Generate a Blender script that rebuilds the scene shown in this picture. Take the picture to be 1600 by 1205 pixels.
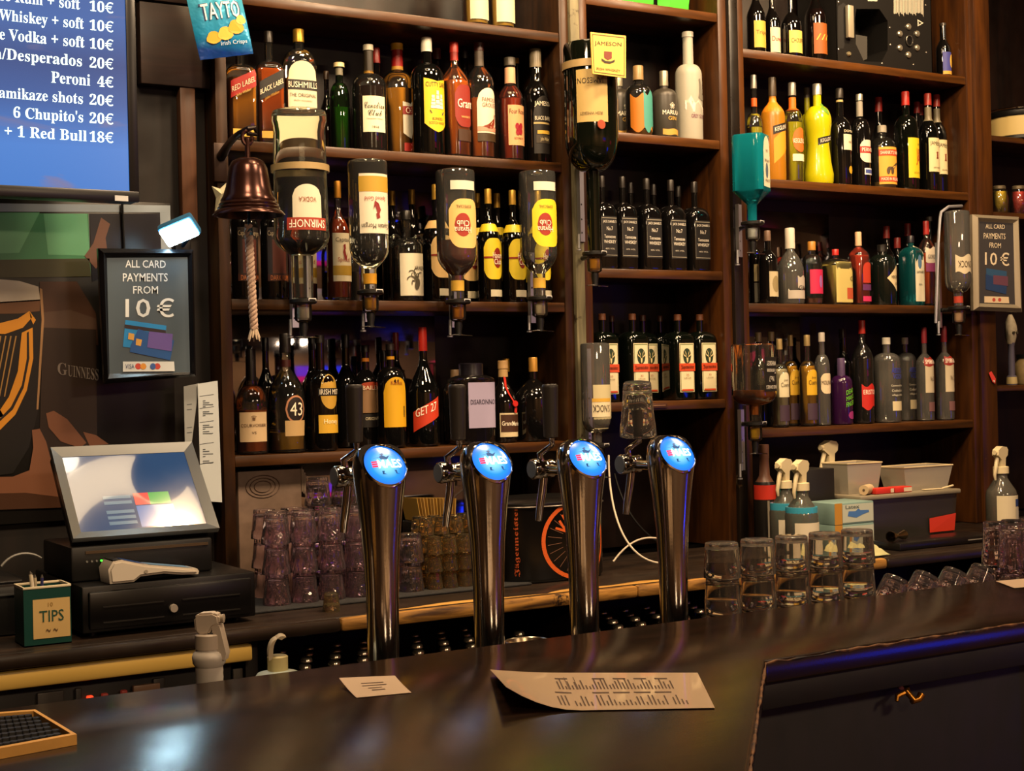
import bpy, bmesh, math, random
from mathutils import Vector, Matrix
random.seed(7)
for o in list(bpy.data.objects): bpy.data.objects.remove(o)
SC = bpy.context.scene
COL = SC.collection
PI = math.pi

# ---------------------------------------------------------------- camera
FPX = 2312.0; TH = math.radians(31.3); RO = math.atan(.0226); EYE = 1.5
Fv = Vector((math.sin(TH), math.cos(TH), 0)); R0 = Vector((math.cos(TH), -math.sin(TH), 0)); U0 = Vector((0, 0, 1))
Rv = R0 * math.cos(RO) - U0 * math.sin(RO); Uv = R0 * math.sin(RO) + U0 * math.cos(RO)
cd = bpy.data.cameras.new('camera'); cam = bpy.data.objects.new('camera', cd); COL.objects.link(cam)
cd.sensor_width = 36.0; cd.lens = FPX / 1600 * 36.0; cd.clip_start = .02; cd.clip_end = 60
M = Matrix.Identity(4)
for i in range(3):
    M[i][0] = Rv[i]; M[i][1] = Uv[i]; M[i][2] = -Fv[i]
M[2][3] = EYE
cam.matrix_world = M
SC.camera = cam

# ---------------------------------------------------------------- world, lights, exposure
w = bpy.data.worlds.new('world'); SC.world = w; w.use_nodes = True
w.node_tree.nodes['Background'].inputs[0].default_value = (.9, .6, .4, 1)
w.node_tree.nodes['Background'].inputs[1].default_value = .02
SC.view_settings.view_transform = 'Standard'; SC.view_settings.look = 'None'
SC.view_settings.gamma = 1; SC.view_settings.use_curve_mapping = False
SC.view_settings.exposure = 0.0
try:
    SC.cycles.max_bounces = 20; SC.cycles.transmission_bounces = 20; SC.cycles.glossy_bounces = 5
    SC.cycles.diffuse_bounces = 3; SC.cycles.transparent_max_bounces = 40
    SC.cycles.caustics_reflective = False; SC.cycles.caustics_refractive = False
    SC.cycles.sample_clamp_indirect = 4.0; SC.cycles.use_denoising = True
except Exception: pass

def lamp(name, kind, loc, target, power, col, size=.2, sy=None, angle=None, blend=.5):
    d = bpy.data.lights.new(name, kind); d.energy = power; d.color = col
    if kind == 'AREA':
        d.size = size
        if sy: d.shape = 'RECTANGLE'; d.size_y = sy
    elif kind in ('SPOT', 'POINT'):
        d.shadow_soft_size = size
        if kind == 'SPOT': d.spot_size = math.radians(angle or 60); d.spot_blend = blend
    o = bpy.data.objects.new(name, d); COL.objects.link(o); o.location = loc
    dv = Vector(target) - Vector(loc)
    o.rotation_euler = dv.to_track_quat('-Z', 'Y').to_euler()
    return o
WARM = (1.0, .66, .35); WARM2 = (1.0, .70, .42)
# ceiling spots over the serving aisle, washing the shelves from steeply above
for x, p_ in ((1.75, 76), (2.35, 74), (2.95, 70), (3.65, 84)):
    lamp('ceiling_spot', 'SPOT', (x, 2.70, 3.30), (x + .05, 3.5, 1.9), p_, WARM, .07, angle=95, blend=.8)
# unseen warm fill lights over the bar top, added to brighten the shelf labels
lamp('bar_fill', 'AREA', (.7, 1.98, 3.2), (1.2, 3.2, 1.3), 36, WARM2, .35)
lamp('bar_fill', 'AREA', (2.0, 1.98, 3.2), (2.1, 3.2, 1.3), 46, WARM2, .35)
lamp('bar_fill', 'AREA', (3.3, 1.98, 3.2), (3.3, 3.2, 1.3), 36, WARM2, .35)
# lamps of the customers' room, seen in the chrome
lamp('room_lamp', 'AREA', (.2, -2.6, 3.2), (.2, -2.6, 0), 140, WARM2, .8)
lamp('room_lamp', 'AREA', (3.6, -2.4, 3.2), (3.6, -2.4, 0), 140, WARM2, .8)

# ---------------------------------------------------------------- geometry helpers
def ray(px, py): return Fv + Rv * ((px - 800) / FPX) + Uv * ((602.5 - py) / FPX)
def at(px, py, Y):
    d = ray(px, py); t = Y / d.y; return Vector((t * d.x, Y, EYE + t * d.z))
def atH(px, py, H):
    d = ray(px, py); t = (H - EYE) / d.z; return Vector((t * d.x, t * d.y, H))
def depth(p): return p[0] * Fv.x + p[1] * Fv.y

def s2l(h):
    if not isinstance(h, str): return tuple(h)[:3]
    h = h.lstrip('#'); r = []
    for i in (0, 2, 4):
        v = int(h[i:i+2], 16) / 255; r.append(v / 12.92 if v <= .04045 else ((v + .055) / 1.055) ** 2.4)
    return tuple(r)
MATS = {}
def mat(c, rough=.5, metal=0., name=None, emit=None, es=1., trans=0., ior=1.45, coat=0., bump=0., bscale=60, noise=0.):
    c = c if isinstance(c, str) else tuple(c)
    key = (c, rough, metal, emit, es, trans, ior, coat, bump, bscale, noise)
    if key in MATS: return MATS[key]
    m = bpy.data.materials.new(name or 'paint'); m.use_nodes = True
    nt = m.node_tree; b = nt.nodes['Principled BSDF']; I = b.inputs
    I['Base Color'].default_value = (*s2l(c), 1); I['Roughness'].default_value = rough; I['Metallic'].default_value = metal
    I['Transmission Weight'].default_value = trans; I['IOR'].default_value = ior; I['Coat Weight'].default_value = coat
    if emit: I['Emission Color'].default_value = (*s2l(emit), 1); I['Emission Strength'].default_value = es
    if bump or noise:
        tc = nt.nodes.new('ShaderNodeTexCoord'); n = nt.nodes.new('ShaderNodeTexNoise')
        n.inputs['Scale'].default_value = bscale; n.inputs['Detail'].default_value = 4
        nt.links.new(tc.outputs['Object'], n.inputs['Vector'])
        if bump:
            bp = nt.nodes.new('ShaderNodeBump'); bp.inputs['Strength'].default_value = bump; bp.inputs['Distance'].default_value = .002
            nt.links.new(n.outputs[0], bp.inputs['Height']); nt.links.new(bp.outputs[0], I['Normal'])
        if noise:
            mx = nt.nodes.new('ShaderNodeMix'); mx.data_type = 'RGBA'
            cc = s2l(c); mx.inputs[6].default_value = (*[v * (1 - noise) for v in cc], 1); mx.inputs[7].default_value = (*[min(1, v * (1 + noise)) for v in cc], 1)
            nt.links.new(n.outputs[0], mx.inputs[0]); nt.links.new(mx.outputs[2], I['Base Color'])
    MATS[key] = m; return m

def wood(name, c1, c2, rough=.35, scale=(30, 30, 3), wear=None, wa=.62, bump=.25, rvar=.15, grain=0):
    """wood grain along one axis, worn patches of bare timber where wear is set"""
    key = ('wood', name)
    if key in MATS: return MATS[key]
    m = bpy.data.materials.new(name); m.use_nodes = True; nt = m.node_tree; b = nt.nodes['Principled BSDF']
    N = nt.nodes.new; L = nt.links.new
    tc = N('ShaderNodeTexCoord'); mp = N('ShaderNodeMapping'); mp.inputs['Scale'].default_value = scale
    L(tc.outputs['Object'], mp.inputs[0])
    n1 = N('ShaderNodeTexNoise'); n1.inputs['Scale'].default_value = 1.0; n1.inputs['Detail'].default_value = 6; n1.inputs['Distortion'].default_value = .6
    L(mp.outputs[0], n1.inputs['Vector'])
    cr = N('ShaderNodeValToRGB'); cr.color_ramp.elements[0].position = .32; cr.color_ramp.elements[1].position = .7
    cr.color_ramp.elements[0].color = (*s2l(c1), 1); cr.color_ramp.elements[1].color = (*s2l(c2), 1)
    L(n1.outputs[0], cr.inputs[0]); last = cr.outputs[0]
    if wear:
        n2 = N('ShaderNodeTexNoise'); n2.inputs['Scale'].default_value = 9; n2.inputs['Detail'].default_value = 7; n2.inputs['Roughness'].default_value = .7
        L(tc.outputs['Object'], n2.inputs['Vector'])
        c2r = N('ShaderNodeValToRGB'); c2r.color_ramp.elements[0].position = wa; c2r.color_ramp.elements[1].position = wa + .05
        L(n2.outputs[0], c2r.inputs[0])
        mx = N('ShaderNodeMix'); mx.data_type = 'RGBA'; L(c2r.outputs[0], mx.inputs[0]); L(last, mx.inputs[6]); mx.inputs[7].default_value = (*s2l(wear), 1)
        last = mx.outputs[2]
    L(last, b.inputs['Base Color']); b.inputs['Specular IOR Level'].default_value = .35 if 'bar_top' not in name else .5
    mr = N('ShaderNodeMapRange'); mr.inputs[3].default_value = rough - rvar; mr.inputs[4].default_value = rough + rvar
    n3 = N('ShaderNodeTexNoise'); n3.inputs['Scale'].default_value = 14; n3.inputs['Detail'].default_value = 5
    L(tc.outputs['Object'], n3.inputs['Vector']); L(n3.outputs[0], mr.inputs[0]); L(mr.outputs[0], b.inputs['Roughness'])
    bp = N('ShaderNodeBump'); bp.inputs['Strength'].default_value = bump; bp.inputs['Distance'].default_value = .0015
    L(n1.outputs[0], bp.inputs['Height']); L(bp.outputs[0], b.inputs['Normal'])
    if grain:
        n4 = N('ShaderNodeTexNoise'); n4.inputs['Scale'].default_value = 420; n4.inputs['Detail'].default_value = 3; L(tc.outputs['Object'], n4.inputs['Vector'])
        b2 = N('ShaderNodeBump'); b2.inputs['Strength'].default_value = grain; b2.inputs['Distance'].default_value = .0012
        L(n4.outputs[0], b2.inputs['Height']); L(bp.outputs[0], b2.inputs['Normal']); L(b2.outputs[0], b.inputs['Normal'])
    MATS[key] = m; return m

def thin_glass(c='#ffffff', fres=1.40, rough=.02, haze=.008):
    """thin-walled bottle glass: tinted see-through walls with a mirror-like skin"""
    key = ('glass', c, fres, rough, haze)
    if key in MATS: return MATS[key]
    m = bpy.data.materials.new('bottle_glass'); m.use_nodes = True; nt = m.node_tree; nt.nodes.clear(); N = nt.nodes.new; L = nt.links.new
    out = N('ShaderNodeOutputMaterial'); tr = N('ShaderNodeBsdfTransparent'); tr.inputs[0].default_value = (*s2l(c), 1)
    gl = N('ShaderNodeBsdfGlossy'); gl.inputs['Roughness'].default_value = rough; gl.inputs[0].default_value = (.95, .95, .95, 1)
    df = N('ShaderNodeBsdfDiffuse'); df.inputs[0].default_value = (*[.25 + .6 * v for v in s2l(c)], 1)
    lw = N('ShaderNodeFresnel'); lw.inputs['IOR'].default_value = fres + .25
    m1 = N('ShaderNodeMixShader'); m1.inputs[0].default_value = haze; L(tr.outputs[0], m1.inputs[1]); L(df.outputs[0], m1.inputs[2])
    m2 = N('ShaderNodeMixShader'); L(lw.outputs[0], m2.inputs[0]); L(m1.outputs[0], m2.inputs[1]); L(gl.outputs[0], m2.inputs[2])
    L(m2.outputs[0], out.inputs[0]); MATS[key] = m; return m
CLEAR = thin_glass('#f2f6f2')
def liquid(c, t=.35): return mat([min(.85, 2.4*max(s2l(c))**.8)*(v/max(s2l(c)))**1.08 for v in s2l(c)] if t < .5 and max(s2l(c)) > .1 else c, .1, 0, 'liquid', trans=min(t, .12), ior=1.34)
def thick_glass(c, haze=.08, ior=1.46):
    key = ('thick', c, haze, ior)
    if key in MATS: return MATS[key]
    m = bpy.data.materials.new('thick_glass'); m.use_nodes = True; nt = m.node_tree; nt.nodes.clear(); N = nt.nodes.new; L = nt.links.new
    out = N('ShaderNodeOutputMaterial'); g = N('ShaderNodeBsdfGlass'); g.inputs['Color'].default_value = (*s2l(c), 1); g.inputs['Roughness'].default_value = .02; g.inputs['IOR'].default_value = ior
    d = N('ShaderNodeBsdfDiffuse'); d.inputs[0].default_value = (*s2l(c), 1); t = N('ShaderNodeBsdfTranslucent'); t.inputs[0].default_value = (*s2l(c), 1)
    m0 = N('ShaderNodeMixShader'); m0.inputs[0].default_value = .5; L(d.outputs[0], m0.inputs[1]); L(t.outputs[0], m0.inputs[2])
    m1 = N('ShaderNodeMixShader'); m1.inputs[0].default_value = haze; L(g.outputs[0], m1.inputs[1]); L(m0.outputs[0], m1.inputs[2]); L(m1.outputs[0], out.inputs[0])
    MATS[key] = m; return m
SOLIDGLASS = thick_glass('#f7f5f2', .05)
FULLGLASS = thick_glass('#f2f4ee', .03, 1.30)

def mk(name, vs, fs, m, parent=None, smooth=True, angle=40):
    me = bpy.data.meshes.new(name); me.from_pydata([tuple(v) for v in vs], [], fs); me.update()
    if m: me.materials.append(m)
    if smooth:
        me.polygons.foreach_set('use_smooth', [True] * len(me.polygons))
        try: me.set_sharp_from_angle(angle=math.radians(angle))
        except Exception: pass
    o = bpy.data.objects.new(name, me); COL.objects.link(o)
    if parent: o.parent = parent
    return o
def tag(o, label=None, cat=None, group=None, kind=None):
    if label: o['label'] = label
    if cat: o['category'] = cat
    if group: o['group'] = group
    if kind: o['kind'] = kind
    return o
def thing(name, label, cat, loc=(0, 0, 0), rz=0, group=None, rot=None):
    o = bpy.data.objects.new(name, None); COL.objects.link(o); o.location = loc
    o.rotation_euler = rot or (0, 0, rz); o.empty_display_size = .05
    return tag(o, label, cat, group)
def copy_tree(o, parent=None):
    c = o.copy(); COL.objects.link(c); c.parent = parent
    for ch in list(o.children): copy_tree(ch, c)
    return c

class G:
    """collects boxes, tubes, lathes into one mesh"""
    def __init__(s): s.v = []; s.f = []
    def add(s, vs, fs):
        k = len(s.v); s.v += [tuple(v) for v in vs]; s.f += [tuple(i + k for i in f) for f in fs]; return s
    def box(s, x0, x1, y0, y1, z0, z1, bev=0):
        if bev:
            bm = bmesh.new(); bmesh.ops.create_cube(bm, size=1)
            for v in bm.verts: v.co = Vector(((x0+x1)/2 + v.co.x*(x1-x0), (y0+y1)/2 + v.co.y*(y1-y0), (z0+z1)/2 + v.co.z*(z1-z0)))
            bmesh.ops.bevel(bm, geom=bm.edges[:], offset=bev, segments=2, affect='EDGES', profile=.5)
            bm.verts.index_update(); r = s.add([v.co.copy() for v in bm.verts], [[v.index for v in f.verts] for f in bm.faces]); bm.free(); return r
        vs = [(x, y, z) for x in (x0, x1) for y in (y0, y1) for z in (z0, z1)]
        return s.add(vs, [(0,1,3,2),(4,6,7,5),(0,4,5,1),(2,3,7,6),(0,2,6,4),(1,5,7,3)])
    def lathe(s, prof, n=24, axis='z', c=(0, 0, 0), cap0=True, cap1=True):
        vs = []; fs = []
        for r, z in prof:
            for i in range(n):
                a = 2*PI*i/n; x, y = r*math.cos(a), r*math.sin(a)
                p = (x, y, z) if axis == 'z' else ((z, x, y) if axis == 'x' else (y, z, x))
                vs.append((p[0]+c[0], p[1]+c[1], p[2]+c[2]))
        for j in range(len(prof)-1):
            for i in range(n):
                k = (i+1) % n; fs.append((j*n+i, j*n+k, (j+1)*n+k, (j+1)*n+i))
        if cap0: fs.append(tuple(range(n-1, -1, -1)))
        if cap1: fs.append(tuple((len(prof)-1)*n+i for i in range(n)))
        return s.add(vs, fs)
    def tube(s, pts, r, n=8, closed=False):
        pts = [Vector(p) for p in pts]; rs = r if isinstance(r, (list, tuple)) else [r]*len(pts)
        vs = []; fs = []; m = len(pts); up = None
        for j, p in enumerate(pts):
            if closed: t = pts[(j+1) % m] - pts[j-1]
            else: t = pts[min(j+1, m-1)] - pts[max(j-1, 0)]
            t.normalize()
            if up is None: up = t.orthogonal().normalized()
            up = (up - t*up.dot(t))
            if up.length < 1e-5: up = t.orthogonal()
            up.normalize(); b = t.cross(up)
            for i in range(n):
                a = 2*PI*i/n; vs.append(p + up*(rs[j]*math.cos(a)) + b*(rs[j]*math.sin(a)))
        for j in range(m if closed else m-1):
            for i in range(n):
                k = (i+1) % n; j2 = (j+1) % m; fs.append((j*n+i, j*n+k, j2*n+k, j2*n+i))
        if not closed: fs.append(tuple(range(n-1, -1, -1))); fs.append(tuple((m-1)*n+i for i in range(n)))
        return s.add(vs, fs)
    def prism(s, poly, d, z0, z1):
        """poly of 2d points, extruded along d: 'z' (x,y), 'y' (x,z) or 'x' (y,z)"""
        n = len(poly); f = {'z': lambda a, b, h: (a, b, h), 'y': lambda a, b, h: (a, h, b), 'x': lambda a, b, h: (h, a, b)}[d]
        vs = [f(a, b, z0) for a, b in poly] + [f(a, b, z1) for a, b in poly]
        return s.add(vs, [tuple(range(n-1, -1, -1)), tuple(range(n, 2*n))] + [(i, (i+1) % n, n+(i+1) % n, n+i) for i in range(n)])
    def xf(s, M):
        s.v = [tuple(M @ Vector(v)) for v in s.v]; return s
    def make(s, name, m, parent=None, smooth=True, angle=40, fix=True):
        o = mk(name, s.v, s.f, m, parent, smooth, angle)
        if fix:
            bm = bmesh.new(); bm.from_mesh(o.data); bmesh.ops.recalc_face_normals(bm, faces=bm.faces[:]); bm.to_mesh(o.data); bm.free()
        return o
def bez(p0, p1, p2, p3, n=12):
    p0, p1, p2, p3 = map(Vector, (p0, p1, p2, p3)); r = []
    for i in range(n+1):
        t = i/n; r.append(p0*(1-t)**3 + p1*3*t*(1-t)**2 + p2*3*t*t*(1-t) + p3*t**3)
    return r

# ---------------------------------------------------------------- lettering
def sty(s, a0, b0, d0=None):
    out = ''
    for ch in s:
        if 'A' <= ch <= 'Z': out += chr(a0 + ord(ch) - 65)
        elif 'a' <= ch <= 'z': out += chr(b0 + ord(ch) - 97)
        elif d0 and '0' <= ch <= '9': out += chr(d0 + ord(ch) - 48)
        else: out += ch
    return out
def serif(s): return sty(s, 0x1D400, 0x1D41A, 0x1D7CE)
def sansb(s): return chr(1) + s
def script(s): return sty(s, 0x1D4D0, 0x1D4EA)
def frak(s): return sty(s, 0x1D56C, 0x1D586)
TXT = {}
TOB = bpy.data.objects.new('glyph_source', bpy.data.curves.new('glyph_source', 'FONT')); TOB.data.size = 1; TOB.data.resolution_u = 2
def tgeo(s, res=2):
    """flat glyph mesh scaled to a unit box centred on the origin, plus its aspect"""
    if s in TXT: return TXT[s]
    cu = TOB.data; cu.offset = .007 if s[0] == chr(1) else 0; cu.body = s.lstrip(chr(1)); me = bpy.data.meshes.new_from_object(TOB)
    vs = [v.co.copy() for v in me.vertices]; fs = [tuple(p.vertices) for p in me.polygons]
    bpy.data.meshes.remove(me)
    if not vs: TXT[s] = ([], [], 1); return TXT[s]
    x0 = min(v.x for v in vs); x1 = max(v.x for v in vs); y0 = min(v.y for v in vs); y1 = max(v.y for v in vs)
    vs = [((v.x-(x0+x1)/2)/(x1-x0), (v.y-(y0+y1)/2)/(y1-y0)) for v in vs]
    TXT[s] = (vs, fs, (x1-x0)/(y1-y0)); return TXT[s]
def pxflat(name, polys, Y, m, parent=None, loc=None, smooth=False):
    """flat print on an upright sheet at depth Y; each poly is a list of picture points"""
    vs = []; fs = []
    for p in polys:
        k = len(vs); vs += [at(x, y, Y) - (loc or Vector((0, 0, 0))) for x, y in p]; fs.append(tuple(range(k, len(vs))))
    return mk(name, vs, fs, m, parent, smooth)
def pxtext(name, items, Y, m, parent, loc):
    """items: (string, x0, y0, x1, y1 picture box, skew = rise of the line over the box)"""
    vs = []; fs = []
    for it in items:
        s, x0, y0, x1, y1 = it[:5]; sk = it[5] if len(it) > 5 else 0
        tv, tf, _ = tgeo(s); k = len(vs)
        for u, v in tv: vs.append(at(x0 + (u+.5)*(x1-x0), y1 - (v+.5)*(y1-y0) + (u+.5)*sk, Y) - loc)
        fs += [tuple(i + k for i in f) for f in tf]
    return mk(name, vs, fs, m, parent, False)
# ---------------------------------------------------------------- the room
YF = 3.45; SD = .24; YB = YF + SD; TK = .027
W_DARK = wood('dark_varnished_wood', '#1f1207', '#502f10', .36, (3, 30, 30), '#8a5f2a', .68)
W_POST = wood('dark_post_wood', '#1a0f07', '#3f2610', .38, (30, 30, 3), '#6b4020', .71)
W_RED = wood('reddish_shelf_wood', '#2e1a08', '#5c3612', .34, (3, 30, 30), '#8a5524', .70)
W_REDV = wood('reddish_panel_wood', '#28160a', '#4c2b0e', .34, (30, 30, 3), '#7c4a20', .72)
W_GREY = wood('worn_grey_paint', '#4a4736', '#7d775c', .55, (40, 40, 4), '#2a2015', .58)
W_BLACKP = wood('black_painted_post', '#0d0a08', '#1e1813', .3, (30, 30, 3), '#4a3b28', .66)
W_BACK = wood('dark_back_board', '#0c0705', '#1c0f09', .45, (20, 20, 3))
W_BAR = wood('bar_top_wood', '#120b07', '#261810', .18, (4, 40, 30), None, .7, .12, .05, .09)
W_BARF = wood('bar_front_wood', '#060403', '#0e0705', .6, (30, 30, 3))
W_CNT = wood('back_counter_wood', '#15100d', '#2a2019', .34, (4, 30, 30), '#4b3a28', .74)
W_WORN = wood('worn_bare_edge', '#3b2411', '#b0803c', .5, (8, 60, 60), '#1a0f08', .60)
MIRROR = mat('#9a9aa4', .06, 1., 'mirror')
def struct(name, g, m, smooth=False): return tag(g.make(name, m, None, smooth), kind='structure')
P_DARK = mat('#150f0c', .7, 0, 'wall_paint', noise=.2, bscale=8)
struct('floor', G().box(-4, 8, -4, 3.8, -.1, 0), mat('#3a2a1c', .5, noise=.3, bscale=5))
struct('ceiling', G().box(-4, 8, -4, 3.8, 3.4, 3.5), mat('#5a4634', .8))
struct('wall_back', G().box(-4, 8, 3.76, 3.86, 0, 3.4), P_DARK)
ROOMW = mat('#8a6a48', .7, noise=.3, bscale=3)
struct('wall_front', G().box(-4, 8, -4.1, -4, 0, 3.4), ROOMW)
struct('wall_left', G().box(-4.1, -4, -4, 3.86, 0, 3.4), ROOMW)
struct('wall_right', G().box(6.2, 6.3, -4, 3.86, 0, 3.4), ROOMW)

def board(name, x0, x1, y0, y1, z0, z1, m, parent, bev=.003):
    """a bevelled plank, its own origin at its centre"""
    c = Vector(((x0+x1)/2, (y0+y1)/2, (z0+z1)/2))
    o = G().box(x0-c.x, x1-c.x, y0-c.y, y1-c.y, z0-c.z, z1-c.z, bev).make(name, m, parent)
    o.location = c - (parent.location if parent else Vector((0, 0, 0))); return o

def shelf_unit(label, xl, xr, ts, shelves, mboard, mside, top=3.3, mirrors=()):
    u = thing('shelf_unit', label, 'shelf', (xl - ts, YF, 1.0))
    board('side_panel', xl - ts, xl, YF, YB, 1.001, top, mside, u)
    board('side_panel', xr, xr + ts, YF, YB, 1.001, top, mside, u)
    for z, m in zip(shelves, mboard): board('shelf_board', xl, xr, YF + .002, YB - .002, z - TK, z, m, u)
    board('back_panel', xl - ts, xr + ts, YB, YB + .02, 1.001, top, W_BACK, u, .001)
    for (a, b, z0, z1) in mirrors:
        o = board('mirror_panel', a, b, YB - .004, YB - .0005, z0, z1, MIRROR, u, .0008)
    return u
SH = dict(LT=2.482, LA=2.119, LB=1.728, LC=1.342, MT=2.60, MA=2.219, MB=1.827, MC=1.445, RT=2.505, RA=2.115, RB=1.733, RC=1.35, CT=1.0)
shelf_unit('dark wooden shelf bay nearest the bell, full of spirit bottles', 1.300, 2.278, .030, [SH['LT'], SH['LA'], SH['LB'], SH['LC']], [W_DARK]*4, W_POST,
           mirrors=[(1.302, 1.99, 1.344, 1.700), (1.302, 2.0, 1.73, 2.05), (1.302, 2.27, 1.004, 1.31)])  # the lowest mirror is added to brighten the tumblers in front of it
shelf_unit('narrow reddish wooden shelf column between the two wide shelf bays', 2.372, 2.846, .033, [SH['MT'], SH['MA'], SH['MB'], SH['MC']], [W_RED, W_RED, W_DARK, W_DARK], W_REDV)
shelf_unit('wide reddish wooden shelf bay beside the grey framed card notice', 2.944, 3.914, .030, [SH['RT'], SH['RA'], SH['RB'], SH['RC']], [W_RED, W_RED, W_DARK, W_DARK], W_REDV,
           mirrors=[(2.946, 3.36, 1.352, 1.705), (2.946, 3.5, 1.735, 2.05)])
# filler posts between the bays
tag(board('trim_1', 2.308, 2.339, YF - .012, YF + .05, 1.0, 3.3, W_GREY, None), kind='structure')
tag(board('trim_2', 2.879, 2.914, YF - .012, YF + .05, 1.0, 3.3, W_BLACKP, None), kind='structure')
tag(board('trim_3', 3.944, 4.022, YF - .01, YF + .06, 1.0, 3.3, W_REDV, None), kind='structure')
# panelled wall to the left of the shelves, with its uprights
LW = 3.52
tag(board('wall_panelled', -1.2, 1.268, LW, LW + .05, 0, 3.3, wood('wall_panel_wood', '#0a0706', '#150e0a', .7, (30, 30, 3)), None), kind='structure')
tag(board('trim_4', at(276, 200, LW).x, at(300, 200, LW).x, LW - .03, LW, 1.9, 2.335, wood('brown_batten', '#3a2415', '#573620', .5, (30, 30, 3)), None), kind='structure')
tag(board('trim_5', at(212, 60, LW).x, at(335, 60, LW).x, LW - .035, LW, at(260, 138, LW).z, at(260, 12, LW).z, wood('brown_rail', '#1f1410', '#33211a', .5, (3, 30, 30)), None), kind='structure')
tag(board('trim_6', at(212, 60, LW).x, at(335, 60, LW).x, LW - .03, LW, at(260, 8, LW).z, at(260, -80, LW).z, wood('brown_rail', '#1f1410', '#33211a', .5), None), kind='structure')
# right-hand recess beyond the shelves
rec = thing('corner_shelf', 'dark corner shelf behind the grey framed card notice', 'shelf', (4.03, YF+.03, 1.0))
for z in (at(1575, 221, 3.55).z, at(1575, 337, 3.55).z, at(1575, 602, 3.55).z):
    board('shelf_board', 4.03, 5.2, 3.48, 3.72, z - .02, z, W_DARK, rec)
board('back_panel', 4.03, 5.2, 3.72, 3.74, 1.0, 3.3, W_BACK, rec, .001)

# ---------------------------------------------------------------- back counter
cnt = thing('back_counter', 'long dark back counter with a worn pale edge under the shelves', 'counter', (0, 3.0, 0))
board('worktop', -1.2, 5.2, 2.985, LW - .002, .970, 1.0, W_CNT, cnt, .004)
for i, (a, b) in enumerate(((-1.2, .2), (.2, 1.35), (1.35, 2.15), (2.15, 3.0), (3.0, 5.2))):
    board('edge_strip', a, b, 2.958, 2.984, .970, .9995, W_WORN if i in (2, 3) else W_CNT, cnt, .008)
board('plinth', -1.2, 5.2, 3.4, 3.44, 0, .1, W_BACK, cnt)
for x in (-1.2, 1.15, 2.0, 2.9, 3.9): board('upright', x, x + .03, 3.02, LW - .01, .1, .964, W_BACK, cnt)
board('shelf_board', -1.2, 5.2, 3.03, LW - .01, .1, .12, W_BACK, cnt)
board('back_board', -1.2, 5.2, LW - .03, LW - .012, .12, .964, W_BACK, cnt)
# worn patches of pale bare timber along the front of the counter top
g = G()
for x0, x1, d in ((1.42, 1.9, .035), (1.9, 2.3, .05), (2.42, 2.62, .02)):
    n = 14; top = []; 
    for i in range(n + 1):
        u = i / n; top.append((x0 + (x1-x0)*u, 2.986 + d*(math.sin(PI*u)**.6)*(.7 + .3*math.sin(9*u + x0*20))))
    g.prism([(x0, 2.986)] + [(x1, 2.986)] + top[::-1], 'z', 1.0, 1.0006)
g.make('worn_patch', wood('bare_timber', '#8c6428', '#c79a50', .55, (6, 60, 60), '#4a3016', .6), cnt).location = (0, -3.0, 0)

# ---------------------------------------------------------------- the bar in front
BT = 1.10
bar = thing('bar', 'dark wooden bar counter with a chipped front edge and a bent corner', 'bar', (1.4, 1.8, 0))
poly = [(-1.6, 1.955), (3.6, 1.99), (3.6, 1.632), (1.397, 1.620), (.986, 1.173), (.55, .70), (-1.6, .70)]
def rel(g, o): 
    g.v = [(x - o[0], y - o[1], z - o[2]) for x, y, z in g.v]; return g
def slab(poly, z0, z1, bev):
    bm = bmesh.new(); vb = [bm.verts.new((x, y, z0)) for x, y in poly]; f = bm.faces.new(vb)
    r = bmesh.ops.extrude_face_region(bm, geom=[f]); 
    for v in [e for e in r['geom'] if isinstance(e, bmesh.types.BMVert)]: v.co.z = z1
    bmesh.ops.recalc_face_normals(bm, faces=bm.faces[:])
    bmesh.ops.bevel(bm, geom=bm.edges[:], offset=bev, segments=2, affect='EDGES', profile=.5)
    bm.verts.index_update(); g = G().add([v.co.copy() for v in bm.verts], [[v.index for v in f.verts] for f in bm.faces]); bm.free(); return g
rel(slab(poly, BT - .035, BT, .004), bar.location).make('bar_top', W_BAR, bar)
# thin strip of chipped bare timber round the front edge
g = G(); pts = [(3.6, 1.632), (1.397, 1.620), (.986, 1.173), (.55, .70)]
for (a, b) in zip(pts, pts[1:]):
    A, B = Vector((*a, BT - .003)), Vector((*b, BT - .003)); n = int((B - A).length / .02)
    off = Vector((0, -.001, 0))
    g.tube([A + (B - A)*(i/n) + off + Vector((random.uniform(-.0005, .0005), random.uniform(-.0008, .0006), random.uniform(-.002, .001))) for i in range(n+1)],
           [random.choice((.0008, .0018, .0028, .0022)) for i in range(n+1)], 6)
rel(g, bar.location).make('chipped_edge', wood('chipped_timber', '#2a180c', '#7c5430', .55, (60, 60, 60), '#0e0806', .55), bar)
board('fascia', 1.40, 3.6, 1.632, 1.66, BT - .075, BT - .036, W_BARF, bar, .002)
board('front_panel', 1.40, 3.6, 1.68, 1.70, 0, BT - .037, W_BARF, bar, .002)
g = G().prism([(1.40, 1.655), (1.012, 1.233), (.995, 1.25), (1.39, 1.68)], 'z', 0, BT - .036); rel(g, bar.location).make('corner_panel', W_BARF, bar)
for x in (2.02, 2.7, 3.3): board('panel_batten', x, x + .05, 1.668, 1.68, 0, BT - .076, W_BARF, bar, .002)
board('work_ledge', -1.6, 3.6, 1.99, 2.16, BT - .10, BT - .08, mat('#3a3836', .35, .9, 'steel', noise=.2), bar, .002)
board('back_panel', -1.6, 3.6, 1.93, 1.945, 0, BT - .037, W_BARF, bar, .002)
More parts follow.
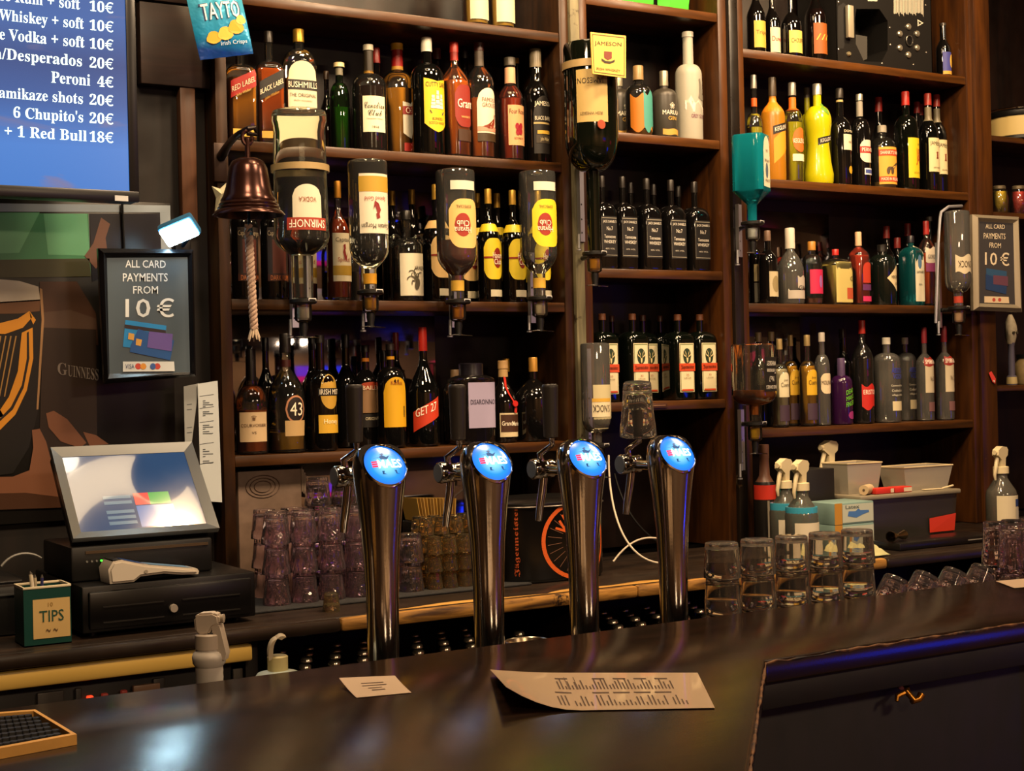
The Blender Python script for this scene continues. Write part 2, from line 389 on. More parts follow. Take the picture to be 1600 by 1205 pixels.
# ---------------------------------------------------------------- bottle builder
def profile(bt, ns, nr, shape, caph, base=1.0, waist=None):
    """(r, z, k): r in half widths, z in heights, k = 1 body section .. 0 round neck"""
    p = [(.0, .006, 1), (.80*base, .0, 1), (.96*base, .008, 1), (base, .028, 1)]
    if waist:
        for z, r in waist: p.append((r, z, 1))
    p.append((1.0, bt, 1))
    n = 7
    for i in range(1, n+1):
        t = i/n
        if shape == 'round': z = bt + (ns-bt)*math.sin(t*PI/2); r = nr + (1-nr)*math.cos(t*PI/2)
        elif shape == 'slope': z = bt + (ns-bt)*t; r = nr + (1-nr)*(1+math.cos(PI*t))/2
        elif shape == 'cone': z = bt + (ns-bt)*t; r = nr + (1-nr)*(1-t)
        else:  # 'mid': between the two
            z = bt + (ns-bt)*(t*.45 + .55*math.sin(t*PI/2)); r = nr + (1-nr)*(.5*(1+math.cos(PI*t))/2 + .5*math.cos(t*PI/2))
        p.append((r, z, max(0, 1 - t*1.15)))
    p.append((nr*.96, 1 - caph, 0))
    return p
class Bt:
    def __init__(s, R, H, prof, e, dr): s.R, s.H, s.p, s.e, s.dr = R, H, prof, e, dr
    def rk(s, z):
        p = s.p
        for a, b in zip(p[1:], p[2:]):
            if a[1] <= z <= b[1] and b[1] > a[1]:
                t = (z-a[1])/(b[1]-a[1]); return a[0]+(b[0]-a[0])*t, a[2]+(b[2]-a[2])*t
        return (p[-1][0], p[-1][2]) if z > p[-1][1] else (p[3][0], p[3][2])
    def pt(s, th, r, k, z, off=0):
        e = 2 + (s.e-2)*k; dr = 1 + (s.dr-1)*k
        c, q = math.sin(th), math.cos(th)
        f = (abs(c)**e + abs(q)**e)**(-1/e)
        x, y = f*c*(r*s.R + off), -f*q*(r*s.R*dr + off)
        return (x, y, z*s.H)
    def surf(s, th, z, off): r, k = s.rk(z); return s.pt(th, r, k, z, off)
    def body(s, prof, n, off=0, close=True):
        vs = []; fs = []
        for r, z, k in prof:
            for i in range(n): vs.append(s.pt(2*PI*i/n + PI/n, max(r, 0), k, z, off if r > 0 else 0))
        m = len(prof)
        for j in range(m-1):
            for i in range(n): q = (i+1) % n; fs.append((j*n+i, j*n+q, (j+1)*n+q, (j+1)*n+i))
        if close: fs.append(tuple((m-1)*n+i for i in range(n)))
        return vs, fs
    def ang(s, x, z):  # sideways distance x (metres) on the face -> angle
        r, k = s.rk(z); rr = r*s.R
        if s.e > 3 and k > .5: return math.atan2(x, rr*s.dr)
        return x/max(rr, .004)
    def patch(s, z0, z1, w, phi=0, shape='rect', off=.0006, nc=12, nr=4):
        """label of half-width w (in half widths) between heights z0 and z1"""
        vs = []; fs = []
        for i in range(nc+1):
            u = -1 + 2*i/nc; lo, hi = z0, z1; h = z1 - z0
            if shape == 'arch': hi = z1 - h*.30*(1 - math.sqrt(max(0, 1-u*u)))
            elif shape == 'oval':
                q = math.sqrt(max(0, 1-u*u)); lo, hi = (z0+z1)/2 - h/2*q, (z0+z1)/2 + h/2*q
            elif shape == 'shield': lo = z0 + h*.16*abs(u)**1.5; hi = z1 - h*.06*(1-abs(u))
            elif shape == 'slant': lo, hi = z0 + h*.22*(u+1), z1 - h*.44 + h*.22*(u+1)
            elif shape == 'diamond': lo, hi = (z0+z1)/2 - h/2*(u+1)/2*(1 if u < .7 else .8), (z0+z1)/2 + h/2*(u+1)/2*(1 if u < .7 else .8)
            elif shape == 'wave': lo = z0 + h*.10*math.sin(u*4); hi = z1 + h*.08*math.sin(u*5+1)
            elif shape == 'scal': q = 1 - abs(u)**4*.45; lo, hi = (z0+z1)/2 - h/2*q, (z0+z1)/2 + h/2*q
            elif shape == 'archb': lo = z0 + h*.30*(1 - math.sqrt(max(0, 1-u*u)))
            for j in range(nr+1):
                z = lo + (hi-lo)*j/nr; vs.append(s.surf(phi + s.ang(u*w*s.R, (z0+z1)/2), z, off))
        for i in range(nc):
            for j in range(nr): a = i*(nr+1)+j; fs.append((a, a+nr+1, a+nr+2, a+1))
        return vs, fs
    def text(s, t, zc, h, w, phi=0, off=.0011, flip=False, tilt=0, dx=0):
        tv, tf, _ = tgeo(t); sg = -1 if flip else 1
        vs = []
        for u, v in tv:
            z = zc + sg*v*h + tilt*u; vs.append(s.surf(phi + s.ang((dx + sg*u*w)*2*s.R, zc), z, off))
        return vs, list(tf)

PAPER = {}
def pm(c, rough=.55, metal=0): return mat(c, rough, metal, 'label_print')
GREENG = thin_glass('#5f9a4a'); DKGREEN = thin_glass('#1e3a20'); BROWNG = thin_glass('#4a2408'); BLACKG = mat('#0b0a0a', .07, 0, 'black_glass', coat=.5)
TEALG = thin_glass('#55c6cf'); FROST = mat('#b9b7a8', .45, 0, 'frosted_glass', trans=.35)
def bottle(desc, pos, H, W, shape=(.60, .74, .34, 'round'), glass=None, liq=None, cap=('#222222', .10), labels=(), texts=(), wraps=(), e=2, dr=1., rz=0,
           flip=False, group=None, n=24, name='spirit_bottle', cat='bottle', capr=1.10, base=1.0, waist=None, nocap=False, extra=None):
    """an upright (or hung upside-down) bottle: body, liquid, stopper, wraps, printed labels with lettering"""
    caph = cap[1] if not nocap else 0.0
    bt, ns, nr, sh = shape; pr = profile(bt, ns, nr, sh, caph*.85, base, waist); b = Bt(W/2, H, pr, e, dr)
    root = thing(name, desc, cat, pos, 0, group, rot=(0, PI, rz) if flip else (0, 0, rz))
    g = glass or CLEAR
    if liq and len(liq) > 3 and liq[3] >= .6: liq = None; g = glass or thin_glass('#e6e6de', 1.5, .04, .07)
    mk('body', *b.body(pr, n), g, root)
    if liq:
        c, lo, hi = liq[:3]; ins = -max(.0018, W*.03)
        zs = [q for q in pr[3:] if lo < q[1] < hi]
        r0, k0 = b.rk(max(lo, .03)); r1, k1 = b.rk(hi)
        lp = [(.0, lo, k0), (r0*.97, lo, k0)] + zs + [(r1, hi, k1), (0.0, hi, k1)]
        mk('liquid', *b.body(lp, n, ins, False), liquid(c, liq[3] if len(liq) > 3 else .35), root)
    if not nocap:
        cr = nr*capr; z0 = 1 - caph
        cp = [(cr, z0, 0), (cr, z0 + caph*.25, 0), (cr*.985, z0 + caph*.3, 0), (cr*.985, 1 - caph*.06, 0), (cr*.9, 1, 0)]
        mk('stopper', *b.body(cp, 20), mat(cap[0], .35, cap[2] if len(cap) > 2 else 0, 'cap'), root)
    for (z0, z1, c) in wraps:
        r = [z0 + (z1-z0)*i/5 for i in range(6)]; pp = [(*b.rk(z), z) for z in r]
        vs, fs = b.body([(q[0], q[2], q[1]) for q in pp], 20, .0005, False)
        mk('neck_wrap', vs, fs, pm(c, .4), root)
    made = []
    for L in labels:
        z0, z1, w_, c = L[:4]; phi = L[4] if len(L) > 4 else 0; shp = L[5] if len(L) > 5 else 'rect'; off = L[6] if len(L) > 6 else .0006
        lift = .0004*len(made)
        o = mk('label', *b.patch(z0, z1, w_, phi, shp, off + lift), pm(c), root, True)
        made.append(o)
    par = made[0] if made else root
    byc = {}
    for T in texts:
        t, zc, h, w_, c = T[:5]; kw = dict(T[5]) if len(T) > 5 else {}
        kw.setdefault('off', .0012 + .0004*len(made))
        v, f = b.text(t, zc, h, w_, **kw); V, Fc = byc.setdefault(c, ([], [])); k = len(V); V += v; Fc += [tuple(i+k for i in q) for q in f]
    for c, (V, Fc) in byc.items():
        if V: mk('lettering', V, Fc, pm(c), par, False)
    if extra: extra(root, b)
    return root

ROWY = {0: YF + .06, .5: YF + .10, 1: YF + .155, 2: YF + .195}
PLACED = []; QUEUE = []
def B(sh, xc, yt, w, desc, row=0, **k): QUEUE.append((row if row in ROWY else 0, len(QUEUE), (sh, xc, yt, w, desc, row, k)))
def flush():
    for _, _, (sh, xc, yt, w, desc, row, k) in sorted(QUEUE, key=lambda q: (q[0], q[1])): standB(sh, xc, yt, w, desc, row, **k)
def ymid(xc, Y, zz):
    lo, hi = -300, 1300
    for _ in range(30):
        m_ = (lo+hi)/2
        if at(xc, m_, Y).z > zz: lo = m_
        else: hi = m_
    return lo
def standB(sh, xc, yt, w, desc, row=0, **k):
    """stand a bottle on a shelf: picture column xc, picture row of its top, width in picture pixels"""
    Y = ROWY.get(row, row); z0 = SH[sh] if isinstance(sh, str) else sh
    top = at(xc, yt, Y); H = top.z - z0
    HMAX = {'LA': .332, 'LB': .352, 'LC': .347, 'MA': .34, 'MB': .353, 'MC': .343, 'RA': .351, 'RB': .344, 'RC': .345}; H = min(H, HMAX.get(sh, 9))
    p = at(xc, 0, Y); mid = None
    # column xc is read at the bottle's middle height; slide along the line of sight until it clears its neighbours
    bay = {'L': (1.300, 2.278), 'M': (2.372, 2.846), 'R': (2.944, 3.914)}[sh[0]]; sq = 1.13 if k.get('e', 2) > 3 else 1.0
    best = None
    for shrink in (1, .95, .9, .85):
        R = shrink*w*Y/.8/FPX/2
        for Yc in sorted([YF + .03 + .004*i for i in range(48)], key=lambda v: abs(v - Y)):
            q = at(xc, ymid(xc, Yc, z0 + H/2), Yc); R = shrink*w*depth(q)/FPX/2
            dr_ = k.get('dr', 1.); ry = R*dr_*sq
            if Yc - R*dr_*(1.04 if sq > 1 else 1) < YF + .004 or Yc + R*dr_*(1.04 if sq > 1 else 1) > YB - .006: continue
            cl = 1.04 if sq > 1 else 1.0; X = min(max(q.x, bay[0] + R*cl + .002), bay[1] - R*cl - .002)
            if any(p_[0] == sh and (math.hypot(X - p_[1], (Yc - p_[2])) < (R*sq + p_[3]) + .004 if not (sq > 1 and p_[4]) else (abs(X - p_[1]) < (R + p_[3]/1.13)*1.03 + .0005 and abs(Yc - p_[2]) < (R*dr_ + p_[5])*1.03)) for p_ in PLACED): continue
            best = (X, Yc, R, q); break
        if best: break
    if not best: q = at(xc, ymid(xc, Y, z0 + H/2), Y); best = (q.x, Y, w*depth(q)/FPX/2, q); print('NOFIT', desc)
    X, Yc, R, q = best; PLACED.append((sh, X, Yc, R*sq, sq > 1, R*k.get('dr', 1.))); Y = Yc; w = 2*R*FPX/depth(q); q = Vector((X, Yc, q.z)); Z = w and 2*R*FPX/w
    H = min(at(xc, yt, Yc).z - z0, HMAX.get(sh, 9))
    return bottle(desc, (q.x, Y, z0 + .0008), H, w*Z/FPX, **k)
def UP(xc, y0, y1, w, desc, Y=YF - .075, **k):
    """hang a bottle upside down: base at picture row y0, mouth at y1"""
    a = at(xc, y0, Y); b_ = at(xc, y1, Y); H = a.z - b_.z; q = at(xc, (y0+y1)/2, Y)
    bottle(desc, (q.x, Y, a.z), H, w*depth(q)/FPX, flip=True, **k); return Vector((q.x, Y, b_.z))
# ---------------------------------------------------------------- left bay, upper shelf
GOLD = '#b98a2e'; CREAM = '#d9cfae'; INK = '#1a1512'; AMB = '#b4640f'; DAMB = '#7a3208'; DRK = '#1c0c05'
g1 = 'whisky bottles on the upper shelf of the bay behind the bell'
SQ = (.64, .74, .30, 'round')
B('LA', 376, 58, 45, 'square whisky bottle with slanted red label beside the shelf post', e=7, shape=SQ, liq=('#c07a1c', .03, .60), cap=(GOLD, .1, .8), group=g1, rz=-.15,
  labels=[(.40, .68, .93, '#a5241b', 0, 'slant'), (.05, .12, .8, '#c9a23c')], texts=[('RED LABEL', .535, .05, .80, '#efe2c0', (('tilt', .115),)), ('John Walker', .455, .035, .5, '#e6c66a', (('tilt', .07),))])
B('LA', 421, 50, 43, 'square whisky bottle with slanted black label next to the red labelled one', e=7, shape=SQ, liq=('#8a3c08', .03, .66), cap=('#15110e', .1), group=g1, rz=-.2,
  labels=[(.37, .66, .93, '#17130f', 0, 'slant'), (.05, .11, .8, '#b98f35')], texts=[('BLACK LABEL', .50, .045, .84, '#e6dcbc', (('tilt', .115),)), ('John Walker', .42, .035, .5, '#b98f35', (('tilt', .07),))])
B('LA', 468, 47, 53, 'flat whiskey bottle with gold cap and tall cream arched label', e=4, dr=.6, shape=(.66, .83, .30, 'round'), liq=('#b88a2c', .03, .58), cap=('#a9842f', .11, .7), group=g1, rz=-.05,
  labels=[(.10, .72, .66, '#cfc6a8', 0, 'arch'), (.475, .56, .68, '#1c1812')], texts=[('BUSHMILLS', .518, .05, .60, '#e9e2c8'), ('THE ORIGINAL', .43, .03, .52, '#3a3022'), ('IRISH WHISKEY', .385, .014, .34, '#6a5a40')])
B('LA', 511, 112, 20, 'slim amber bottle half hidden behind the hanging vodka bottle', row=1, shape=(.52, .72, .4, 'slope'), glass=BROWNG, liq=(AMB, .03, .5), cap=('#3a2a1a', .1), group=g1)
B('LA', 531, 99, 32, 'green glass bottle with pale cap beside the cream script label bottle', row=.5, shape=(.56, .78, .36, 'round'), glass=GREENG, liq=('#7d8a1c', .03, .5), cap=('#c9b98a', .05), wraps=[(.86, .94, '#6d6a5a')], group=g1, capr=1.5)
B('LA', 577, 71, 54, 'tall whisky bottle with cream label in black script lettering', shape=(.61, .73, .28, 'round'), liq=('#2c1206', .03, .60, .3), cap=('#8b8878', .055), group=g1, rz=-.12,
  wraps=[(.74, .94, '#262119'), (.735, .755, GOLD)], labels=[(.17, .50, .72, '#d6d3b6')], texts=[(script('Canadian'), .415, .06, .62, INK), (script('Club'), .345, .055, .42, INK), ('1858', .215, .022, .2, '#4a4030'), ('CANADIAN WHISKY', .29, .012, .5, '#5a5040')])
B('LA', 589, 76, 34, 'dark bottle with red neck behind the script labelled whisky', row=1, shape=(.55, .74, .36, 'slope'), glass=BROWNG, liq=(AMB, .03, .7), cap=('#7a1a14', .14), group=g1)
B('LA', 622, 69, 54, 'round shouldered whisky bottle with red and gold capsule', row=.5, shape=(.58, .76, .33, 'round'), liq=('#a8701c', .03, .60), cap=('#c99c28', .06), wraps=[(.80, .94, '#a01f1b'), (.77, .80, GOLD)], group=g1, rz=.15,
  labels=[(.16, .48, .70, '#b9b5a4', .35, 'shield'), (.06, .13, .66, '#8f231a', .35), (.37, .44, .72, '#7a1d14', .35)], texts=[('CHIVAS', .405, .05, .54, '#eee6cc', (('phi', .35),)), ('XII', .095, .05, .26, '#eee6cc', (('phi', .35),))])
def ship(root, b):
    V = []; Fs = []
    def quad(x0, x1, z0, z1, dz=0):
        k = len(V)
        for (x, z) in ((x0, z0), (x1, z0 + dz), (x1*.96, z1 + dz), (x0*.98, z1)): V.append(b.surf(.12 + b.ang(x*b.R, z), z, .002))
        Fs.append((k, k+1, k+2, k+3))
    for cx, top in ((-.30, .50), (.0, .54), (.28, .51)):
        for k in range(4):
            z = .385 + k*(top-.385)/4; wv = .15 - .02*k; quad(cx-wv, cx+wv, z, z + (top-.385)/4*.85)
    mk('ship_sails', V, Fs, pm('#d9d6c6'), root, False)
    V2 = []; Fs2 = []
    for (x, z) in ((-.52, .372), (.5, .36), (.40, .335), (-.44, .345)): V2.append(b.surf(.12 + b.ang(x*b.R, z), z, .002))
    mk('ship_hull', V2, [(0, 3, 2, 1)], pm('#2a2214'), root, False)
B('LA', 668, 60, 52, 'dark green whisky bottle with big yellow sailing ship label', shape=(.66, .78, .30, 'round'), glass=DKGREEN, liq=('#1a2a0c', .03, .7, .4), cap=('#d4d2c0', .12), group=g1, rz=.02,
  labels=[(.19, .64, .84, '#d2b21e', .12, 'shield')], texts=[('CUTTY SARK', .585, .04, .72, '#2a2412', (('phi', .12),)), ('BLENDED', .30, .022, .36, '#3a300f', (('phi', .12),)), ('SCOTCH WHISKY', .265, .022, .56, '#3a300f', (('phi', .12),))], extra=ship)
B('LA', 684, 76, 34, 'dark red capped bottle behind the yellow ship label', row=1, shape=(.55, .74, .36, 'slope'), glass=BROWNG, liq=(DAMB, .03, .7), cap=('#3d1512', .1), group=g1)
B('LA', 711, 67, 42, 'whisky bottle with red cap and red label in large cream letters', e=3, shape=(.63, .80, .30, 'mid'), liq=('#9a4a10', .03, .66), cap=('#a3281c', .09), wraps=[(.84, .91, '#8a2015')], group=g1, rz=.2,
  labels=[(.26, .62, .82, '#7d1f10', .1, 'scal'), (.14, .24, .6, '#3a2210', .1)], texts=[('Grant', .46, .075, .66, '#efe6cf', (('phi', .12),)), ('WHISKY', .345, .018, .4, '#d9b46a', (('phi', .12),))])
B('LA', 727, 72, 32, 'black capped dark bottle behind the red lettered whisky', row=1, shape=(.55, .74, .36, 'slope'), glass=BROWNG, liq=(DAMB, .03, .7), cap=('#16110f', .1), group=g1)
def bird(root, b):
    pts = [(-.5, .275), (-.1, .26), (.28, .262), (.46, .30), (.52, .355), (.56, .375), (.5, .385), (.43, .35), (.2, .325), (-.1, .295)]
    V = [b.surf(.08 + b.ang(x*b.R, z), z, .0024) for x, z in pts]; mk('bird_print', V, [tuple(range(len(pts)))], pm('#7a2c16'), root, False)
B('LA', 750, 68, 45, 'whisky bottle with cream bird label and brown capsule', shape=(.65, .80, .32, 'mid'), liq=('#a0501a', .03, .52), cap=('#3a1713', .07), wraps=[(.80, .93, '#4a4238')], group=g1, rz=.06,
  labels=[(.20, .60, .88, '#d9cdb6', .08, 'arch'), (.15, .22, .88, '#3a2a14', .08), (.235, .275, .86, '#c08a72', .08)], texts=[('FAMOUS', .50, .035, .56, '#5a2318', (('phi', .12),)), ('GROUSE', .455, .035, .56, '#5a2318', (('phi', .12),))], extra=bird)
def rose(root, b):
    V = []; Fs = []
    for cx, cz in ((-.16, .33), (.16, .33), (-.12, .275), (.14, .28), (0, .305)):
        k = len(V)
        for i in range(9): a = 2*PI*i/9; V.append(b.surf(b.ang((cx + .17*math.cos(a))*b.R, .3), cz + .032*math.sin(a), .0022))
        Fs.append(tuple(range(k, k+9)))
    mk('rose_print', V, Fs, pm('#8a1626'), root, False)
B('LA', 798, 91, 40, 'bourbon bottle with peach label bearing red roses', shape=(.60, .74, .42, 'mid'), liq=('#6a1f0a', .03, .6), cap=('#3d382e', .08), wraps=[(.75, .90, '#c99a78')], group=g1, rz=.1,
  labels=[(.15, .53, .86, '#cf9a6c')], texts=[('Four Roses', .47, .045, .74, '#4a2416'), ('BOURBON', .215, .02, .4, '#5a3020')], extra=rose)
B('LA', 808, 92, 26, 'gold capped bottle behind the peach labelled bourbon', row=1, shape=(.6, .74, .36, 'slope'), glass=BROWNG, liq=(DAMB, .03, .7), cap=(GOLD, .05, .6), group=g1)
B('LA', 838, 78, 39, 'black labelled whiskey bottle wearing a glass stopper jar at the shelf end', shape=(.58, .72, .44, 'mid'), liq=('#20100a', .03, .6, .3), cap=('#6d6450', .16), group=g1, rz=.1, glass=BROWNG,
  labels=[(.08, .58, .9, '#171412', 0, 'arch'), (.335, .35, .9, '#b9a36a'), (.25, .28, .62, '#c9a23c', 0), (.17, .24, .7, '#3a3226', 0)], texts=[('JAMESON', .505, .05, .80, '#e4dcc4'), ('BLACK BARREL', .385, .035, .78, '#e4dcc4'), ('John Walker', .20, .04, .4, '#c9b98a')])
# two bottles whose bases show at the top of the frame
for x, d, c in ((741, 'cream labelled bottle on the topmost shelf, left of the pair', '#b9b39a'), (782, 'green lettered bottle on the topmost shelf beside its cream twin', '#c4bd9c')):
    B('LT', x, -140, 42, d, shape=(.6, .75, .34, 'mid'), liq=('#8a6a2a', .03, .6), cap=(GOLD, .08), group='bottles on the topmost shelf', labels=[(.055, .5, .9, c)], texts=())

# ---------------------------------------------------------------- left bay, second shelf
g2 = 'rum bottles on the second shelf of the bay behind the bell'
for x, d in ((382, 'black rum bottle with dark picture label behind the bell rope'), (428, 'black rum bottle with dark picture label, nearer the hanging vodka bottle')):
    B('LB', x, 300, 42, d, glass=BLACKG, shape=(.70, .80, .34, 'mid'), cap=('#15110f', .1), group=g2, rz=.05,
      labels=[(.20, .66, .92, '#241a15'), (.24, .55, .55, '#5a2a1e'), (.17, .235, .92, '#3a1a10')], texts=[('Captain Morgan', .60, .06, .86, '#b9a886'), ('DARK RUM', .20, .045, .7, '#c9743a')])
capt = dict(shape=(.52, .74, .27, 'mid'), liq=('#6a2408', .03, .68), cap=('#9a6a1e', .14, .6), labels=[(.16, .56, .93, '#d3c8a8'), (.21, .29, .94, '#a9882a')],
            texts=[('Captain', .50, .045, .66, INK), ('Spiced', .335, .045, .5, '#8f1f1a')])
def figure(root, b, f=False):
    pts = [(-.05, .46), (.12, .47), (.16, .43), (.1, .42), (.2, .37), (.3, .40), (.22, .33), (.02, .35), (-.1, .40), (-.02, .43)]
    V = [b.surf(b.ang(x*b.R, z), z, .002) for x, z in pts]; mk('figure_print', V, [tuple(range(len(pts)))], pm('#7a1a16'), root, False)
B('LB', 476, 288, 36, 'amber rum bottle seen through the hanging vodka bottle', row=1, group=g2, **capt)
B('LB', 529, 284, 38, 'amber rum bottle with cream and gold label between hanging bottles', row=0, group=g2, extra=figure, **capt)
B('LB', 556, 352, 30, 'squat clear bottle behind the white labelled hanging rum', row=1, shape=(.62, .8, .4, 'round'), liq=('#3a2010', .03, .4), cap=('#2a2018', .12), group=g2)
def kraken(root, b):
    for s in (-1, 1):
        c = Vector((s*b.R*.72, 0, b.H*.66)); r = b.R*.30
        pts = [c + Vector((r*math.cos(a), 0, r*1.25*math.sin(a))) for a in [2*PI*i/16 for i in range(16)]]
        G().tube(pts, b.R*.10, 8, True).make('handle', CLEAR, root)
    V = []; Fs = []
    def stroke(pts, wd):
        for (x0, z0), (x1, z1) in zip(pts, pts[1:]):
            dx, dz = x1-x0, (z1-z0)*b.H/b.R; L = math.hypot(dx, dz) or 1; nx, nz = -dz/L*wd, dx/L*wd*b.R/b.H; k = len(V)
            for x, z in ((x0-nx, z0-nz), (x1-nx, z1-nz), (x1+nx, z1+nz), (x0+nx, z0+nz)): V.append(b.surf(b.ang(x*b.R, .3), z, .0022))
            Fs.append((k, k+1, k+2, k+3))
    cx, cz = .22, .24
    for a0, ln, cw in ((2.6, .75, 1.7), (2.2, .8, -1.6), (1.8, .85, 1.8), (2.9, .6, -1.8), (3.4, .55, 1.5), (1.4, .6, -1.5), (1.0, .4, 1.6), (3.9, .4, -1.6)):
        pts = []; a = a0; x, z = cx, cz
        for i in range(11): pts.append((x, z)); x += math.cos(a)*ln/10; z += math.sin(a)*ln/10*b.R/b.H; a += cw*.16*(i/5)
        stroke(pts, .028)
    k = len(V)
    for i in range(12): t = 2*PI*i/12; V.append(b.surf(b.ang((cx + .15*math.cos(t) + .1*math.sin(t))*b.R, .3), cz - .055 + .06*math.sin(t) - .02*math.cos(t), .0022))
    Fs.append(tuple(range(k, k+12)))
    mk('octopus_print', V, Fs, pm('#4a4636'), root, False)
B('LB', 636, 330, 52, 'two handled jug bottle with octopus drawing on a cream label', shape=(.60, .70, .26, 'round'), liq=('#150a06', .03, .46, .2), cap=('#14110f', .10), group=g2, rz=-.1,
  labels=[(.06, .52, .82, '#d0cbb4')], texts=[('KRAKEN', .36, .045, .36, INK, (('dx', .22),))], extra=kraken)
for x, y, d in ((614, 299, 'bell'), (645, 297, 'column')):
    B('LB', x, y, 36, 'gold capped rum bottle behind the octopus jug, the one nearer the ' + d, row=1, shape=(.5, .72, .28, 'slope'), glass=BROWNG, liq=(DRK, .03, .6), cap=('#8a6a24', .13, .6), group='gold capped bottles behind the octopus jug')
def havana(c1, c2): return dict(shape=(.52, .74, .27, 'mid'), glass=BROWNG, liq=(DRK, .03, .6, .2), cap=('#b08a34', .13, .5),
    labels=[(.20, .56, .92, c1, 0, 'scal'), (.05, .11, .6, '#c4bfa6', .2), (.30, .475, .40, c2, .25, 'oval'), (.385, .40, .9, '#8a2a16', 0)], wraps=[(.62, .69, c1)],
    texts=[('Havana', .41, .05, .44, '#efe6cf', (('phi', .25),)), ('Club', .355, .05, .34, '#efe6cf', (('phi', .25),))])
B('LB', 683, 289, 46, 'dark rum bottle with cream sunburst label and red disc', row=0, group=g2, **havana('#cfae74', '#7d1f16'))
B('LB', 727, 297, 40, 'dark rum bottle with cream label behind the amber hanging bottle', row=1, group=g2, **havana('#cfae74', '#7d1f16'))
B('LB', 764, 296, 38, 'dark rum bottle with bright yellow label next to the amber hanging bottle', row=0, group=g2, rz=-.05, **havana('#d7c02a', '#7d1f16'))
B('LB', 802, 298, 38, 'dark rum bottle with bright yellow label next to the yellow hanging bottle', row=0, group=g2, **havana('#d7c02a', '#7d1f16'))
B('LB', 842, 299, 36, 'dark rum bottle with yellow label behind the yellow hanging bottle', row=0, group=g2, **havana('#d7c02a', '#7d1f16'))
for x, y, d in ((747, 303, 'first'), (778, 303, 'second'), (816, 305, 'third')):
    B('LB', x, y, 34, 'gold capped dark rum bottle behind the yellow labels, %s from the amber hanging bottle' % d, row=1, group='gold capped bottles behind the yellow labels', **{**havana('#d7c02a', '#7d1f16'), 'texts': ()})

# ---------------------------------------------------------------- left bay, third shelf
g3 = 'liqueur bottles on the third shelf above the stacked tumblers'
B('LC', 393, 546, 50, 'squat cognac bottle with tall black neck and cream label', shape=(.46, .66, .27, 'round'), liq=('#7a3a12', .03, .42), cap=('#14100e', .30), capr=1.2, group=g3, rz=-.25,
  labels=[(.12, .40, .96, '#cdb38c')], texts=[('COURVOISIER', .275, .03, .82, '#4a2a1a'), ('VS', .205, .025, .14, '#4a2a1a'), ('♛', .345, .05, .16, '#6a4a2a')])
B('LC', 447, 522, 58, 'clear liqueur bottle with black disc reading 43', shape=(.46, .70, .29, 'mid'), liq=('#b98a24', .03, .17), cap=('#14100e', .16), wraps=[(.72, .78, '#3a1712')], group=g3, rz=-.1, waist=[(.12, .96), (.4, 1.03)],
  labels=[(.25, .48, .62, '#b07a5a', .25, 'oval'), (.265, .465, .52, '#1a0e0c', .25, 'oval'), (.14, .27, .62, '#b79a6a', .25)], texts=[('43', .365, .11, .36, '#efe6cf', (('phi', .25),))])
B('LC', 416, 528, 30, 'black wine-shaped bottle behind the black disc liqueur', row=1, shape=(.55, .74, .34, 'slope'), glass=BLACKG, cap=('#0d0b0b', .12), group=g3)
B('LC', 501, 524, 50, 'dark plum liqueur bottle with round gold label', shape=(.56, .70, .28, 'round'), glass=thin_glass('#5a2a2a'), liq=('#3a0c10', .03, .6, .3), cap=('#14110f', .07), group=g3, rz=.1,
  labels=[(.36, .66, .72, '#b08a30', .15, 'oval'), (.475, .54, .82, '#15110f', .15), (.155, .31, .82, '#c39a2a', .15)], texts=[('IRISH MIST', .508, .045, .72, '#efe6cf', (('phi', .15),)), (sansb('Honey'), .25, .05, .5, '#efe0b0', (('phi', .15),))])
for x, y, w_, d in ((489, 527, 34, 'dark bottle behind the round gold label liqueur'), (541, 523, 36, 'black bottle behind the first tap handle'), (600, 548, 30, 'dark bottle with orange neck ring in the back row')):
    B('LC', x, y, w_, d, row=1, shape=(.55, .74, .34, 'slope'), glass=BLACKG, cap=('#0f0d0d', .12), group=g3)
B('LC', 572, 540, 40, 'black cream-liqueur bottle with red arched label behind the tap handle', row=.5, shape=(.62, .76, .30, 'mid'), glass=BLACKG, cap=('#15110f', .07), wraps=[(.84, .875, '#b06a1a')], group=g3,
  labels=[(.34, .64, .92, '#8a6a4a', .1, 'arch'), (.565, .64, .90, '#a03a1a', .1, 'arch'), (.2, .33, .9, '#161212', .1)], texts=[('BAILEYS', .585, .04, .78, '#f0e2c0', (('phi', .1),)), ('ORIGINAL', .285, .028, .62, '#d9cfae', (('phi', .1),))])
def back_label(root, b):
    V = []; Fs = []
    for j in range(8):
        k = len(V); x0, x1 = .5 + .0, .66
        for (x, z) in ((x0, .30 + j*.013), (x1, .30 + j*.013), (x1, .307 + j*.013), (x0, .307 + j*.013)): V.append(b.surf(b.ang(x*b.R, .3), z, .0014))
        Fs.append((k, k+1, k+2, k+3))
    mk('barcode_print', V, Fs, pm('#20180a'), root, False)
B('LC', 611, 538, 46, 'dark coffee-liqueur bottle with yellow arched label', row=0, shape=(.64, .78, .28, 'round'), glass=BLACKG, cap=('#1a1512', .06), wraps=[(.85, .88, '#c08a1a')], group=g3, rz=-.05,
  labels=[(.20, .68, .92, '#cf9f14', 0, 'arch')], texts=[('Kahlua', .625, .04, .4, '#8a3a14')], extra=back_label)
B('LC', 620, 520, 30, 'red necked dark bottle in the back row beside the yellow arched label', row=2, shape=(.58, .76, .30, 'slope'), glass=BLACKG, cap=('#7a2318', .16), group=g3)
